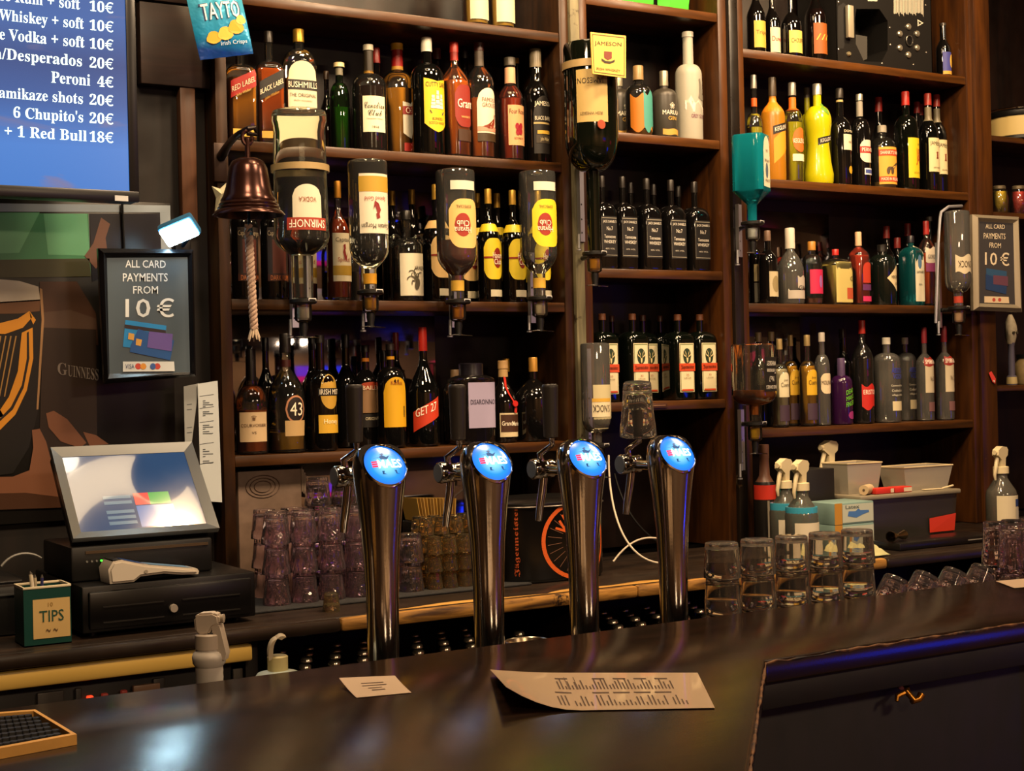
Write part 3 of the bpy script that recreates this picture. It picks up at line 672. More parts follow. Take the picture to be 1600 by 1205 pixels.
B('LC', 662, 512, 48, 'dark peppermint liqueur bottle with tall red cap and red slanted label', shape=(.44, .74, .26, 'slope'), glass=thin_glass('#39504a'), liq=('#0a1210', .03, .5, .2), cap=('#b5281c', .20), group=g3, rz=-.35,
  labels=[(.12, .42, .96, '#b83418', .05, 'slant')], texts=[('GET 27', .31, .07, .72, '#f0e8d8', (('phi', .02), ('tilt', .065)))])
B('LC', 737, 568, 68, 'wide square amaretto bottle with pale label and black cap', e=5, dr=.7, shape=(.78, .86, .26, 'round'), glass=thin_glass('#c8b8b8'), liq=('#1a1228', .03, .28, .3), cap=('#15121a', .17), capr=2.2, group=g3, rz=.1,
  labels=[(.20, .76, .58, '#9a92b0', .1)], texts=[('DISARONNO', .52, .06, .48, '#2a2436', (('phi', .1),)), ('DISARONNO', .93, .03, .3, '#5aa0e0', (('phi', .1), ('off', .012)))])
B('LC', 712, 578, 40, 'cork stoppered bottle behind the wide amaretto bottle', row=1, shape=(.7, .82, .34, 'round'), liq=('#5a3a20', .03, .5), cap=('#8a7050', .12), group=g3)
B('LC', 748, 574, 34, 'pale corked bottle in the back row behind the amaretto', row=2, shape=(.7, .82, .40, 'round'), liq=('#5a3a20', .03, .5), cap=('#a08660', .14), group=g3)
def ribbon(root, b):
    pts = [b.surf(b.ang(x*b.R, .5), z, .004) for x, z in ((-.35, .80), (-.3, .68), (-.1, .58), (.1, .52), (.25, .47), (.35, .43), (.3, .36))]
    V = []; Fs = []
    for p in pts: V += [(p[0]-.004, p[1], p[2]+.002), (p[0]+.004, p[1], p[2]-.002)]
    for i in range(len(pts)-1): Fs.append((2*i, 2*i+1, 2*i+3, 2*i+2))
    mk('ribbon', V, Fs, pm('#b52a1c', .4), root, False)
    q = b.surf(b.ang(.25*b.R, .5), .47, .005); G().lathe([(.001, -.003), (.008, -.003), (.009, 0), (.007, .003)], 14, 'y', q).make('wax_seal', pm('#c02a20', .35), root)
B('LC', 787, 564, 42, 'dark orange liqueur bottle with red ribbon and wax seal', shape=(.46, .72, .36, 'mid'), glass=BLACKG, cap=('#a8875a', .10), wraps=[(.80, .90, '#b09060')], group=g3, rz=.05,
  labels=[(.07, .36, .95, '#cdbf9a', .05), (.13, .34, .88, '#3f2313', .05, 'rect', .0009)], texts=[(sansb('Grand'), .235, .055, .40, '#efe6cf', (('phi', .05), ('dx', -.2))), (sansb('Marnier'), .23, .055, .42, '#efe6cf', (('phi', .05), ('dx', .22)))], extra=ribbon)
B('LC', 792, 561, 24, 'gold necked dark bottle behind the ribboned liqueur', row=1, shape=(.5, .74, .42, 'slope'), glass=BLACKG, cap=(GOLD, .16, .6), group=g3)
B('LC', 834, 559, 58, 'broad dark bottle with gold cap behind the third tap handle', shape=(.50, .74, .22, 'mid'), glass=BLACKG, cap=('#b5863a', .17, .4), group=g3, rz=.25, labels=[(.16, .56, .5, '#b9a98a', .45)])
# ---------------------------------------------------------------- middle column
g4 = 'bottles on the upper shelf of the narrow column'
def mlab(): return dict(shape=(.62, .74, .30, 'round'), glass=mat('#33302a', .38, 0, 'matt_glass'), cap=('#8f8a78', .22, .6), capr=1.15,
    texts=[('MARULA', .37, .065, .78, '#e6e0cc'), ('GIN', .285, .055, .36, '#c9a24a'), ('❀', .47, .09, .22, '#d9d2bc')], labels=[(.045, .13, .8, '#b58a3a', 0, 'wave')])
B('MA', 967, 112, 40, 'matt black gin bottle half hidden by the giant hanging whiskey', row=.5, group=g4, **mlab())
B('MA', 998, 104, 42, 'clear spirit bottle with torn teal and orange label', row=0, shape=(.60, .74, .32, 'round'), liq=('#b0842a', .02, .09), cap=('#8a7048', .20), capr=1.25, group=g4,
  labels=[(.09, .56, .95, '#b06a18', -.35, 'wave'), (.09, .60, .62, '#3f8a80', .35, 'wave')])
B('MA', 1038, 112, 40, 'matt black gin bottle with white lettering beside the frosted vodka', row=0, group=g4, **mlab())
def goose(root, b):
    k = [(-.95, .28), (-.3, .25), (.3, .22), (.95, .24), (.95, .30), (.5, .31), (.1, .36), (-.2, .33), (-.5, .40), (-.7, .36), (-.95, .36)]
    mk('cloud_print', [b.surf(b.ang(x*b.R, z), z, .001) for x, z in k], [tuple(range(len(k)))], pm('#cfc3b4'), root, False)
    q = [(.1, .38), (.5, .36), (.8, .37), (.86, .41), (.55, .43), (.45, .5), (.3, .56), (.15, .55), (.22, .51), (.2, .44)]
    mk('goose_print', [b.surf(b.ang(x*b.R, z), z, .0014) for x, z in q], [tuple(range(len(q)))], pm('#6b675c'), root, False)
B('MA', 1076, 51, 42, 'tall frosted vodka bottle with mountain and goose print', row=0, shape=(.60, .70, .40, 'round'), glass=FROST, cap=('#b7b3a4', .05), group=g4, texts=[('GREY GOOSE', .215, .035, .72, '#6b2a4a', (('phi', .2),))], extra=goose)
def jd(top): return dict(e=6, shape=(.60, .72, .26, 'round'), glass=BLACKG, cap=('#1a1614', .12), labels=[(.13, .56, .80, '#131110'), (.145, .545, .75, '#8f8a7c'), (.152, .538, .73, '#131110')],
    texts=[("JACK DANIEL'S", .50, .035, .62, '#d9d4c6'), ('No.7', .43, .04, .28, '#d9d4c6'), ('Tennessee', .345, .035, .52, '#d9d4c6'), ('WHISKEY', .29, .035, .56, '#d9d4c6'), ('40% VOL', .215, .016, .44, '#b9b4a6')])
for x, y, d in ((941, 276, 'partly hidden behind the giant hanging bottle'), (973, 277, 'second from the hanging bottle'), (1011, 280, 'third from the hanging bottle'), (1049, 282, 'fourth from the hanging bottle'), (1086, 285, 'beside the column wall')):
    B('MB', x, y, 38, 'square black labelled whiskey bottle, ' + d, row=0, group='square black whiskey bottles', **jd(y))
for x, y, d in ((986, 286, 'first'), (1022, 289, 'second'), (1061, 292, 'third')):
    B('MB', x, y, 34, 'back row square whiskey bottle, %s neck showing from the giant hanging bottle' % d, row=1, group='back row of square black whiskey bottles', **{**jd(y), 'texts': (), 'labels': [(.13, .56, .8, '#131110')]})
def stag(root, b):
    V = []; Fs = []
    def poly(p):
        k = len(V); V.extend(b.surf(b.ang(x*b.R, .3), z, .0032) for x, z in p); Fs.append(tuple(range(k, len(V))))
    poly([(-.08, .49), (.08, .49), (.06, .45), (0, .43), (-.06, .45)])
    for s in (-1, 1):
        poly([(s*.05, .49), (s*.28, .515), (s*.34, .56), (s*.27, .53), (s*.12, .51)]); poly([(s*.06, .50), (s*.16, .55), (s*.2, .575), (s*.10, .545)])
    mk('stag_print', V, Fs, pm('#c9b884'), root, False)
def jag(): return dict(e=6, shape=(.70, .80, .26, 'round'), glass=mat('#060906', .08, 0, 'dark_green_glass', coat=.4), cap=('#4a2a18', .07), labels=[(.09, .66, .66, '#c9bf9c'), (.10, .65, .60, '#4f6230'), (.11, .64, .56, '#c9bf9c'), (.42, .60, .36, '#1e2f1e', 0, 'oval'), (.335, .425, .70, '#b5401c', 0, 'rect', .0009), (.105, .125, .5, '#b5401c')],
    texts=[(frak('Jägermeister'), .38, .055, .56, '#3a1208', (('off', .0034),)), ('35', .29, .022, .12, '#8a3a1a', (('off', .0034),)), ('LIKOR', .255, .015, .3, '#6a5a3a', (('off', .0034),))], extra=stag)
for x, y, d in ((942, 491, 'partly behind the upside-down whiskey liqueur'), (989, 491, 'second along its shelf'), (1060, 492, 'third along its shelf'), (1101, 492, 'beside the column wall')):
    B('MC', x, y, 42, 'square dark green herb liqueur bottle with stag label, ' + d, row=0, group='square stag liqueur bottles', **jag())
B('MC', 1005, 493, 40, 'square stag liqueur bottle set back between two front ones', row=1, group='square stag liqueur bottles', **jag())
for x, d in ((957, 'first'), (1032, 'second'), (1074, 'third')):
    B('MC', x, 494, 30, 'back row stag liqueur bottle showing only its neck, %s along' % d, row=2, group='back row of stag liqueur bottles', **{**jag(), 'labels': (), 'texts': (), 'extra': None})

# ---------------------------------------------------------------- right bay, top shelf
g5 = 'beer bottles on the top shelf of the wide bay'
BEER = (.50, .76, .33, 'slope')
def beer(c, t, tc, extra=None): return dict(shape=BEER, glass=BROWNG, liq=(DRK, .02, .7, .3), cap=(GOLD, .03, .7), labels=[(.08, .43, .93, c)], texts=[(t, .27, .07, .72, tc)], name='beer_bottle', group=g5)
B('RT', 1181, -32, 29, 'tall brown beer bottle with mustard label beside the post', row=0, **beer('#b59a3a', 'Tripel', '#6a4a1a'))
B('RT', 1206, -18, 25, 'brown beer bottle with cream label and red lettering', row=.5, **beer('#c9bda0', 'Duvel', '#a3201c'))
B('RT', 1236, -5, 33, 'stubby brown beer bottle with yellow picture label', row=0, **{**beer('#c9b45a', 'CHOUFFE', '#4a3a1a'), 'shape': (.52, .74, .30, 'mid')})
B('RT', 1274, -38, 34, 'amber beer bottle with orange lettering beside the black machine', row=0, **{**beer('#8a4a12', '///', '#e0a23a'), 'liq': ('#8a4a10', .02, .6)})
B('RT', 1474, 37, 23, 'small dark beer bottle with blue and gold label by the shelf end', row=0, shape=(.52, .74, .42, 'slope'), glass=BLACKG, cap=('#2a2622', .05), name='beer_bottle', group=g5,
  labels=[(.06, .46, .93, '#3a3f86'), (.06, .12, .93, '#b98f3a'), (.18, .42, .42, '#c9a23c', .5, 'oval')])
# ---------------------------------------------------------------- right bay, upper shelf
g6 = 'bright liqueur bottles on the upper shelf of the wide bay'
B('RA', 1179, 118, 26, 'clear bottle with orange neck band beside the post', row=0, shape=(.50, .64, .34, 'round'), liq=('#b5a52a', .02, .5), cap=('#8f8a80', .13, .6), wraps=[(.70, .78, '#c9541a')], group=g6, labels=[(.1, .36, .9, '#c9541a')])
B('RA', 1208, 122, 38, 'frosted orange vodka bottle with black slanted brand strip', row=0, shape=(.62, .76, .30, 'mid'), glass=mat('#b5791a', .3, 0, 'frosted_orange', trans=.3), cap=('#3a2f22', .18), wraps=[(.66, .80, '#c97a1a')], group=g6,
  labels=[(.16, .58, .9, '#cf8a1e', .2, 'slant'), (.44, .58, .92, '#191512', .2, 'slant')], texts=[('KEGLEVICH', .51, .04, .78, '#e6dfcc', (('phi', .2), ('tilt', .05)))])
B('RA', 1239, 130, 31, 'clear vodka bottle with orange fruit label and orange neck', row=0, shape=(.62, .74, .36, 'round'), liq=('#c2b416', .02, .60, .35), cap=('#8f8a80', .13, .6), wraps=[(.72, .85, '#cf6a1a')], group=g6,
  labels=[(.30, .54, .9, '#cf5f1c', .1, 'oval'), (.21, .28, .9, '#d9cfae', .1)], texts=[('KEGLEVICH', .41, .045, .8, '#f0e2c8', (('phi', .1),))])
B('RA', 1262, 138, 24, 'yellow bottle behind the fruit labelled vodka', row=1, shape=(.62, .74, .36, 'round'), glass=mat('#a9a514', .3, 0, 'yellow_glass', trans=.3), cap=('#55504a', .1), group=g6)
B('RA', 1278, 132, 43, 'bright yellow pinched lemon vodka bottle with silver cap', row=0, shape=(.62, .78, .30, 'round'), glass=mat('#b0ad0e', .22, 0, 'yellow_glass', coat=.4), cap=('#b9b5a4', .11, .7), group=g6, base=1.05, waist=[(.10, 1.08), (.22, .92), (.40, .80), (.52, .92)],
  labels=[(.38, .50, .8, '#191512', .2, 'slant'), (.66, .82, .3, '#5a8a1e', -.1, 'diamond')], texts=[('KEGLEVICH', .44, .036, .62, '#e6dfcc', (('phi', .2), ('tilt', .04)))])
B('RA', 1313, 139, 34, 'black sherry bottle with small cream label', row=0, shape=(.58, .72, .32, 'mid'), glass=BLACKG, cap=('#2a2622', .1), wraps=[(.86, .88, '#b9a36a')], group=g6,
  labels=[(.36, .52, .72, '#cfc6a8', .25), (.12, .20, .28, '#b98f1e', .3, 'oval')], texts=[('DOMINO', .55, .025, .66, '#d9cfae', (('phi', .25),)), ('FINO', .44, .022, .26, '#5a4a2a', (('phi', .3),))])
B('RA', 1344, 148, 31, 'dark aniseed bottle with red and white oval label', row=0, shape=(.60, .74, .32, 'round'), glass=BLACKG, cap=('#aaa698', .07, .7), wraps=[(.76, .92, '#8f8b80')], group=g6,
  labels=[(.26, .50, .94, '#c9c3b0', .15, 'scal'), (.36, .43, .96, '#a32a22', .15), (.13, .20, .6, '#c9c9d0', .2), (.145, .185, .5, '#3a4a8a', .2)], texts=[('PERNOD', .395, .04, .78, '#efe6d4', (('phi', .15),))])
B('RA', 1374, 153, 26, 'red capped dark bottle behind the squat motorbike label bottle', row=1, shape=(.55, .74, .40, 'slope'), glass=BLACKG, cap=('#8a2320', .15), group=g6)
def bike(root, b):
    V = []; Fs = []
    for cx in (-.28, .05):
        k = len(V)
        for i in range(12): a = 2*PI*i/12; V.append(b.surf(b.ang((cx + .13*math.cos(a))*b.R, .3), .27 + .055*math.sin(a), .0026))
        Fs.append(tuple(range(k, k+12)))
    k = len(V)
    for x, z in ((-.3, .33), (.05, .33), (.5, .40), (.62, .37), (.2, .30), (-.2, .28)): V.append(b.surf(b.ang(x*b.R, .3), z, .0026))
    Fs.append(tuple(range(k, k+6))); mk('vehicle_print', V, Fs, pm('#4a3a2a'), root, False)
B('RA', 1379, 197, 42, 'squat clear whip liqueur bottle with yellow picture label', row=0, shape=(.62, .82, .28, 'round'), liq=('#5a4a2a', .02, .10), cap=('#8f8a7c', .11), capr=1.2, group=g6, rz=-.1,
  labels=[(.06, .64, .96, '#cf9a3a'), (.50, .60, .96, '#b5401c'), (.10, .18, .96, '#b5401c')], texts=[("SHANKY'S WHIP", .55, .055, .84, '#f0e2c8'), ('MADE IN IRELAND', .14, .045, .8, '#f0e0c4')], extra=bike)
B('RA', 1416, 144, 38, 'green scotch bottle with yellow label and big red initials', row=0, shape=(.62, .76, .30, 'round'), glass=thin_glass('#3f6a2a'), liq=('#2a3a0c', .03, .55, .4), cap=('#a3241c', .14), group=g6, rz=.05,
  labels=[(.12, .52, .86, '#cdb31e', .15)], texts=[('J&B', .33, .17, .46, '#a3201c', (('phi', .25), ('dx', .1))), ('RARE', .455, .02, .24, '#3a300f', (('phi', .25), ('dx', .1))), ('SCOTCH', .17, .018, .4, '#6a5a1a', (('phi', .15),))])
for x, y, d in ((1434, 160, 'green scotch'), (1452, 165, 'bay wall')):
    B('RA', x, y, 22, 'red capped back row bottle between scotch and whiskey, nearer the ' + d, row=1, shape=(.55, .74, .40, 'slope'), glass=BLACKG, cap=('#8a2320', .12), group='red capped bottles behind the scotch')
def jam(): return dict(shape=(.58, .74, .34, 'mid'), glass=DKGREEN, liq=('#0f1408', .03, .6, .2), cap=('#8f2a20', .12), wraps=[(.72, .86, '#6a6450')], labels=[(.20, .54, .92, '#c9bd92', .1)],
    texts=[('JAMESON', .475, .05, .78, '#2a2416', (('phi', .12), ('tilt', -.02))), ('♜', .365, .07, .16, '#7a2a1a', (('phi', .12),)), ('IRISH WHISKEY', .24, .015, .5, '#5a4a30', (('phi', .12),))])
B('RA', 1451, 147, 31, 'dark whiskey bottle with cream label next to the green scotch', row=0, group=g6, **jam())
B('RA', 1474, 150, 29, 'dark whiskey bottle with cream label nearest the bay wall', row=.5, group=g6, **jam())

# ---------------------------------------------------------------- right bay, gin shelf
g7 = 'gin bottles on the third shelf of the wide bay'
B('RB', 1180, 362, 20, 'narrow dark bottle with patterned label against the post', row=.5, shape=(.6, .76, .42, 'round'), glass=BLACKG, cap=('#8f8468', .1), group=g7, labels=[(.04, .3, .9, '#5a564a', 0), (.32, .55, .9, '#a89a70', 0)])
B('RB', 1200, 361, 30, 'black gin bottle with cream framed label', row=0, shape=(.58, .74, .32, 'mid'), glass=BLACKG, cap=('#6a5446', .14), group=g7, labels=[(.10, .44, .80, '#b9ac8a', .2), (.16, .38, .5, '#8f805a', .2, 'oval')])
B('RB', 1235, 357, 42, 'clear gin bottle with tall tapered white cap', row=0, shape=(.42, .70, .30, 'mid'), liq=('#8a7a70', .03, .2, .7), cap=('#c9c2b4', .27), capr=1.25, group=g7, labels=[(.07, .18, .94, '#a9a196', 0), (.2, .36, .5, '#a9a196', .3, 'wave')], texts=[('GIN', .215, .05, .38, '#2a2620', (('phi', .25),))])
B('RB', 1269, 378, 32, 'clear bottle with bright pink label and cork', row=0, shape=(.64, .80, .36, 'round'), liq=('#7a4a3a', .03, .10), cap=('#a8752e', .14), group=g7, labels=[(.17, .55, .96, '#b31f4a'), (.26, .46, .22, '#8a5a9a', .2, 'oval')])
B('RB', 1306, 390, 41, 'square gin bottle with large cream botanical label and red stopper', row=0, e=5, shape=(.72, .84, .24, 'round'), liq=('#8a7a40', .03, .7), cap=('#a3201c', .11), group=g7, labels=[(.04, .76, .92, '#b5a562'), (.10, .30, .3, '#a3482a', .45)], texts=[('Gin', .46, .08, .26, '#4a3a1a', (('phi', .3), ('dx', .2)))])
B('RB', 1342, 363, 31, 'pink-orange bottle with red arched label and pale cap', row=0, e=3, shape=(.66, .80, .30, 'mid'), liq=('#8a2a18', .03, .68, .4), cap=('#c9a684', .19), group=g7, labels=[(.30, .58, .66, '#a8321e', .25, 'arch'), (.20, .28, .7, '#5a2a5a', .25), (.05, .12, .7, '#b52a5a', .25)])
B('RB', 1379, 383, 42, 'black apothecary gin bottle with pale diamond label', row=0, shape=(.70, .84, .34, 'round'), glass=mat('#0d120f', .12, 0, 'black_glass', coat=.4), cap=('#15120f', .12), group=g7, labels=[(.18, .70, .62, '#c4b58e', .15, 'diamond')], texts=[("HENDRICK'S", .46, .055, .52, '#2a2416', (('phi', .42),)), ('GIN', .35, .045, .22, '#2a2416', (('phi', .5),))])
for x, y, d in ((1386, 354, 'first'), (1403, 372, 'second and lowest'), (1419, 350, 'third')):
    B('RB', x, y, 24, 'red capped back row bottle on the gin shelf, %s along' % d, row=1, shape=(.6, .76, .40, 'slope'), glass=BLACKG, cap=('#7a2420', .15), group='back row of the gin shelf')
B('RB', 1424, 369, 32, 'blue-green square gin bottle with tall arched white label', row=0, e=5, shape=(.72, .84, .30, 'round'), glass=mat('#12555a', .1, 0, 'teal_glass', trans=.6), cap=('#1a1a22', .1), group=g7, labels=[(.06, .86, .64, '#c9c3ac', .1, 'arch'), (.52, .72, .26, '#4a6a8a', .1, 'oval')], texts=[('BOMBAY', .765, .04, .42, '#2a2a30', (('phi', .1),)), ('SAPPHIRE', .475, .035, .46, '#2a2a30', (('phi', .1),)), ('GIN', .3, .03, .2, '#4a4a50', (('phi', .1),))])
B('RB', 1448, 346, 29, 'pink gin bottle with red cap and white lettered band', row=0, shape=(.62, .80, .30, 'mid'), liq=('#a3421e', .03, .62, .45), cap=('#8f2420', .16), group=g7, labels=[(.50, .68, .94, '#c9bfae', .05, 'wave'), (.40, .50, .94, '#8a3a6a', .05)], texts=[("GORDON'S", .575, .05, .76, '#2a2226', (('phi', .08),))])
B('RB', 1464, 340, 22, 'dark bottle in the back row behind the pink gin', row=1, shape=(.6, .76, .40, 'slope'), glass=BLACKG, cap=('#6a6660', .05), group=g7)

# ---------------------------------------------------------------- right bay, tequila and vodka shelf
g8 = 'tequila and vodka bottles on the lowest shelf of the wide bay'
cu = lambda c, l: dict(shape=(.56, .72, .32, 'round'), liq=(c, .03, .66, .4), cap=('#a08a5a', .12, .3), labels=[(.34, .62, .84, l, 0, 'arch'), (.07, .25, .8, '#3a2a3a', 0)], texts=[('Jose', .53, .03, .3, '#3a2a14'), ('Cuervo', .48, .05, .62, '#3a2a14')])
B('RC', 1219, 530, 27, 'silver tequila bottle with cream arched label', row=0, group=g8, **cu('#8a8068', '#c4bc9c'))
B('RC', 1236, 524, 25, 'gold tequila bottle partly behind the silver one', row=.5, group=g8, **cu('#a3741a', '#c29a2a'))
B('RC', 1262, 524, 28, 'gold tequila bottle with yellow label beside the clear sambuca', row=0, group=g8, **cu('#a3741a', '#c29a1e'))
B('RC', 1285, 520, 24, 'clear sambuca bottle with cream hexagonal label', row=0, shape=(.60, .76, .38, 'round'), liq=('#b0a898', .03, .6, .8), cap=('#c4bcae', .10), group=g8, labels=[(.34, .56, .94, '#c9b898', 0, 'scal')], texts=[('MOLINARI', .46, .045, .84, '#2a1a14')])
def fingers(root, b): pass
B('RC', 1315, 560, 34, 'purple rum bottle with tilted green lettering', row=0, shape=(.62, .74, .34, 'round'), glass=mat('#2a0f34', .15, 0, 'purple_glass', coat=.4), cap=('#4a3a5a', .28), capr=1.05, group=g8,
  labels=[(.08, .20, .5, '#8a2a6a', .35, 'oval')], texts=[('DEAD', .50, .07, .44, '#6ac42a', (('tilt', .05), ('phi', .1))), ("MAN'S", .41, .07, .5, '#6ac42a', (('tilt', .05), ('phi', .15))), ('FINGERS', .32, .07, .56, '#6ac42a', (('tilt', .05), ('phi', .2)))])
B('RC', 1318, 514, 28, 'dark bottle in the back row behind the purple rum', row=1, shape=(.6, .76, .40, 'slope'), glass=BLACKG, cap=('#2a1a1a', .1), group=g8)
B('RC', 1348, 501, 33, 'black liqueur bottle with red cap and red wave label', row=0, shape=(.62, .78, .30, 'mid'), liq=('#140808', .03, .68, .2), cap=('#a3281e', .13), group=g8, labels=[(.15, .37, .95, '#b01f16', .05, 'wave')], texts=[('ERISTOFF', .305, .045, .82, '#efe0cc', (('phi', .08),))])
def absolut(): return dict(shape=(.72, .82, .28, 'round'), liq=('#a9a898', .03, .64, .8), cap=('#c4bfae', .08), labels=[(.14, .25, .62, '#c4b894', .2)], texts=[(sansb('ABSOLUT'), .61, .06, .66, '#2f3a9a', (('phi', .2),)), (sansb('VODKA'), .54, .06, .56, '#2f3a9a', (('phi', .2),)), ('Country of Sweden', .43, .03, .7, '#d0ccb8', (('phi', .2),)), ('Crafted in the', .375, .03, .66, '#d0ccb8', (('phi', .2),)), ('village of Ahus', .32, .03, .66, '#d0ccb8', (('phi', .2),))])
B('RC', 1386, 528, 42, 'clear round vodka bottle with blue lettering beside the black liqueur', row=0, group=g8, **absolut())
B('RC', 1415, 528, 34, 'clear vodka bottle with blue lettering tucked behind its twin', row=1, group=g8, **absolut())
def smir(): return dict(shape=(.60, .72, .30, 'mid'), liq=('#6a6258', .03, .6, .6), cap=('#7a2028', .17), labels=[(.30, .60, .86, '#b9ad92', .1), (.585, .675, .92, '#8a231c', .1, 'wave'), (.10, .20, .5, '#6a4a4a', .1)], texts=[('SMIRNOFF', .63, .05, .8, '#efe6d4', (('phi', .12),)), ('No.21', .45, .05, .3, '#4a3a2a', (('phi', .12),))])
B('RC', 1445, 512, 27, 'red capped vodka bottle with cream label, nearer the round clear ones', row=0, group=g8, **smir())
B('RC', 1476, 510, 28, 'red capped vodka bottle with cream label at the end of its shelf', row=0, group=g8, **smir())
# spare bottles behind, in the row of dark necks
for x, y, d in ((1186, 520, 'post'), (1206, 519, 'tequila')):
    B('RC', x, y, 24, 'dark necked bottle behind the hanging black labelled whiskey, nearer the ' + d, row=1, shape=(.6, .76, .40, 'slope'), glass=BLACKG, cap=('#8a7a5a', .1), group='dark bottles behind the hanging whiskey')

flush()
# ---------------------------------------------------------------- green packet on the highest shelf of the column
for i, (x0, x1, d) in enumerate(((985, 1034, 'bright green packet end on the highest shelf of the column'), (1040, 1089, 'second bright green packet beside it on the highest column shelf'))):
    a = at(x0, 0, YF + .05).x; b_ = at(x1, 0, YF + .05).x
    r = thing('green_packet', d, 'packet', ((a+b_)/2, YF + .09, SH['MT'] + .001), group='green packets')
    g = G(); hw = (b_-a)/2; n = 8; vs = []; fs = []
    for j in range(n+1):
        z = .22*j/n; t = .04*math.sin(PI*min(1, .15 + .7*j/n)) + .002
        for (x, y) in ((-hw, 0), (-hw*.6, -t), (0, -t*1.1), (hw*.6, -t), (hw, 0), (hw*.6, t), (0, t*1.1), (-hw*.6, t)): vs.append((x, y, z))
    for j in range(n):
        for k in range(8): q = (k+1) % 8; fs.append((j*8+k, j*8+q, (j+1)*8+q, (j+1)*8+k))
    fs.append(tuple(range(8))); mk('foil_body', vs, fs, mat('#4fc23a', .35, 0, 'green_foil'), r)
    mk('printed_band', *[[(-hw*.6, -.0405, .05), (hw*.6, -.0405, .05), (hw*.6, -.0465, .10), (-hw*.6, -.0465, .10)], [(0, 1, 2, 3)]], mat('#d9d43a', .4), r)
# ---------------------------------------------------------------- hanging bottles in optics
ALU = mat('#b4b6bc', .32, .85, 'aluminium'); BLK = mat('#0b0b0b', .4, 0, 'black_plastic'); CHROME = mat('#d6d2cc', .07, 1., 'chrome')
CLEARP = thin_glass('#e8e8e6', 1.2)
def optic(desc, mouth, bx, by0, by1, liqc=None, arm=True, w=.034):
    """bracket rail, collar, measuring chamber and wire lever below a hanging bottle; mouth = where the bottle ends"""
    o = thing('spirit_optic', desc, 'optic', (mouth.x, mouth.y, mouth.z - .10), group='spirit optics on the shelf edges')
    q = Vector((0, 0, .10))
    rx = bx - mouth.x; d = YF - .012 - mouth.y
    G().box(rx - .011, rx + .011, d - .004, d, by0 - o.location.z, by1 - o.location.z).box(rx - .011, rx - .009, d - .016, d - .004, by0 - o.location.z, by1 - o.location.z).make('bracket_rail', ALU, o, False)
    zs = [by0 + (by1-by0)*t - o.location.z for t in (.12, .3, .5)]
    for z in zs: G().lathe([(.0028, d - .0052), (.0028, d - .004)], 10, 'y', (rx, 0, z)).make('screw', mat('#2a2a2c', .4, .8), o)
    G().lathe([(.030, .086), (.034, .089), (.034, .096), (.028, .0985), (.018, .0990)], 24).make('collar', BLK, o)
    mk('maker_strip', [(.0, -.0345, .0925), (.024, -.0245, .0925), (.024, -.0245, .0985), (.0, -.0345, .0985)], [(0, 1, 2, 3)], mat('#c9c9c9', .4), o, False)
    if arm: G().tube([(rx, d - .006, .089), (rx*.5, d*.5, .089), (0, .02, .089)], .007, 8).make('holder_arm', BLK, o)
    G().lathe([(.021, .088), (.0215, .06), (.020, .046), (.012, .040)], 20).make('measure_chamber', CLEARP, o)
    if liqc: G().lathe([(.004, .080), (.0145, .078), (.0145, .052), (.010, .047)], 16).make('measured_spirit', liquid(liqc), o)
    G().lathe([(.010, .042), (.011, .030), (.008, .012), (.009, .004)], 14).make('plunger', BLK, o)
    G().tube([(-.034, -.012, .004), (-.012, -.006, .006), (.02, -.006, .004), (.036, -.01, .003)], .0014, 6).make('lever_wire', CHROME, o)
    G().tube([(rx - .014, d - .01, by0 - o.location.z + .02), (rx - .016, d - .012, by0 - o.location.z - .02)], .004, 8).lathe([(.0075, 0), (.0075, .004)], 12, 'z', (rx - .016, d - .012, by0 - o.location.z - .026)).make('clamp_screw', ALU, o)
    return o
def rail(x, y0, y1, Y=YF - .01): return at(x, (y0+y1)/2, Y).x, at(x, y1, Y).z, at(x, y0, Y).z
def strap(root, b, z=.295):
    r = b.R*1.03; G().lathe([(r, b.H*z), (r+.002, b.H*z), (r+.002, b.H*(z+.035)), (r, b.H*(z+.035)), (r, b.H*z)], 32, cap0=False, cap1=False).make('strap', mat('#a08a60', .4, .2), root)
YH = YF - .085
m = UP(470, 173, 466, 86, 'big clear vodka bottle hung upside down beside the bell', Y=YH - .035, shape=(.68, .77, .40, 'mid'), nocap=True, n=32, glass=FULLGLASS,
       labels=[(.41, .62, .55, '#c9c4ae', .15, 'archb'), (.585, .65, .78, '#94301c', .15)], texts=[('SMIRNOFF', .617, .042, .68, '#efe6d4', (('phi', .15),)), ('VODKA', .49, .026, .32, '#8a4a2a', (('phi', .15),))], extra=strap, name='hanging_bottle', waist=[(.03, 1.0), (.06, 1.0), (.09, .94)], rz=0)
optic('optic under the big hanging vodka bottle', m, *rail(458, 390, 512), liqc='#d0ccb8')
m = UP(576, 251, 452, 62, 'clear hanging rum bottle with white and gold label', Y=YH, shape=(.68, .84, .34, 'mid'), nocap=True, glass=FULLGLASS, wraps=[(.88, .96, '#b8861e')],
       labels=[(.12, .58, .88, '#cfc9b4', .12), (.14, .26, .90, '#a9882a', .12)], texts=[('Captain Morgan', .52, .05, .78, '#2a2018', (('phi', .12),)), ('Spiced Gold', .31, .04, .56, '#9a2a1e', (('phi', .15),))], name='hanging_bottle', rz=.1,
       extra=lambda r, b: figure(r, b))
optic('optic with amber measure under the white and gold labelled rum', m, *rail(571, 395, 503), liqc='#c08a1e')
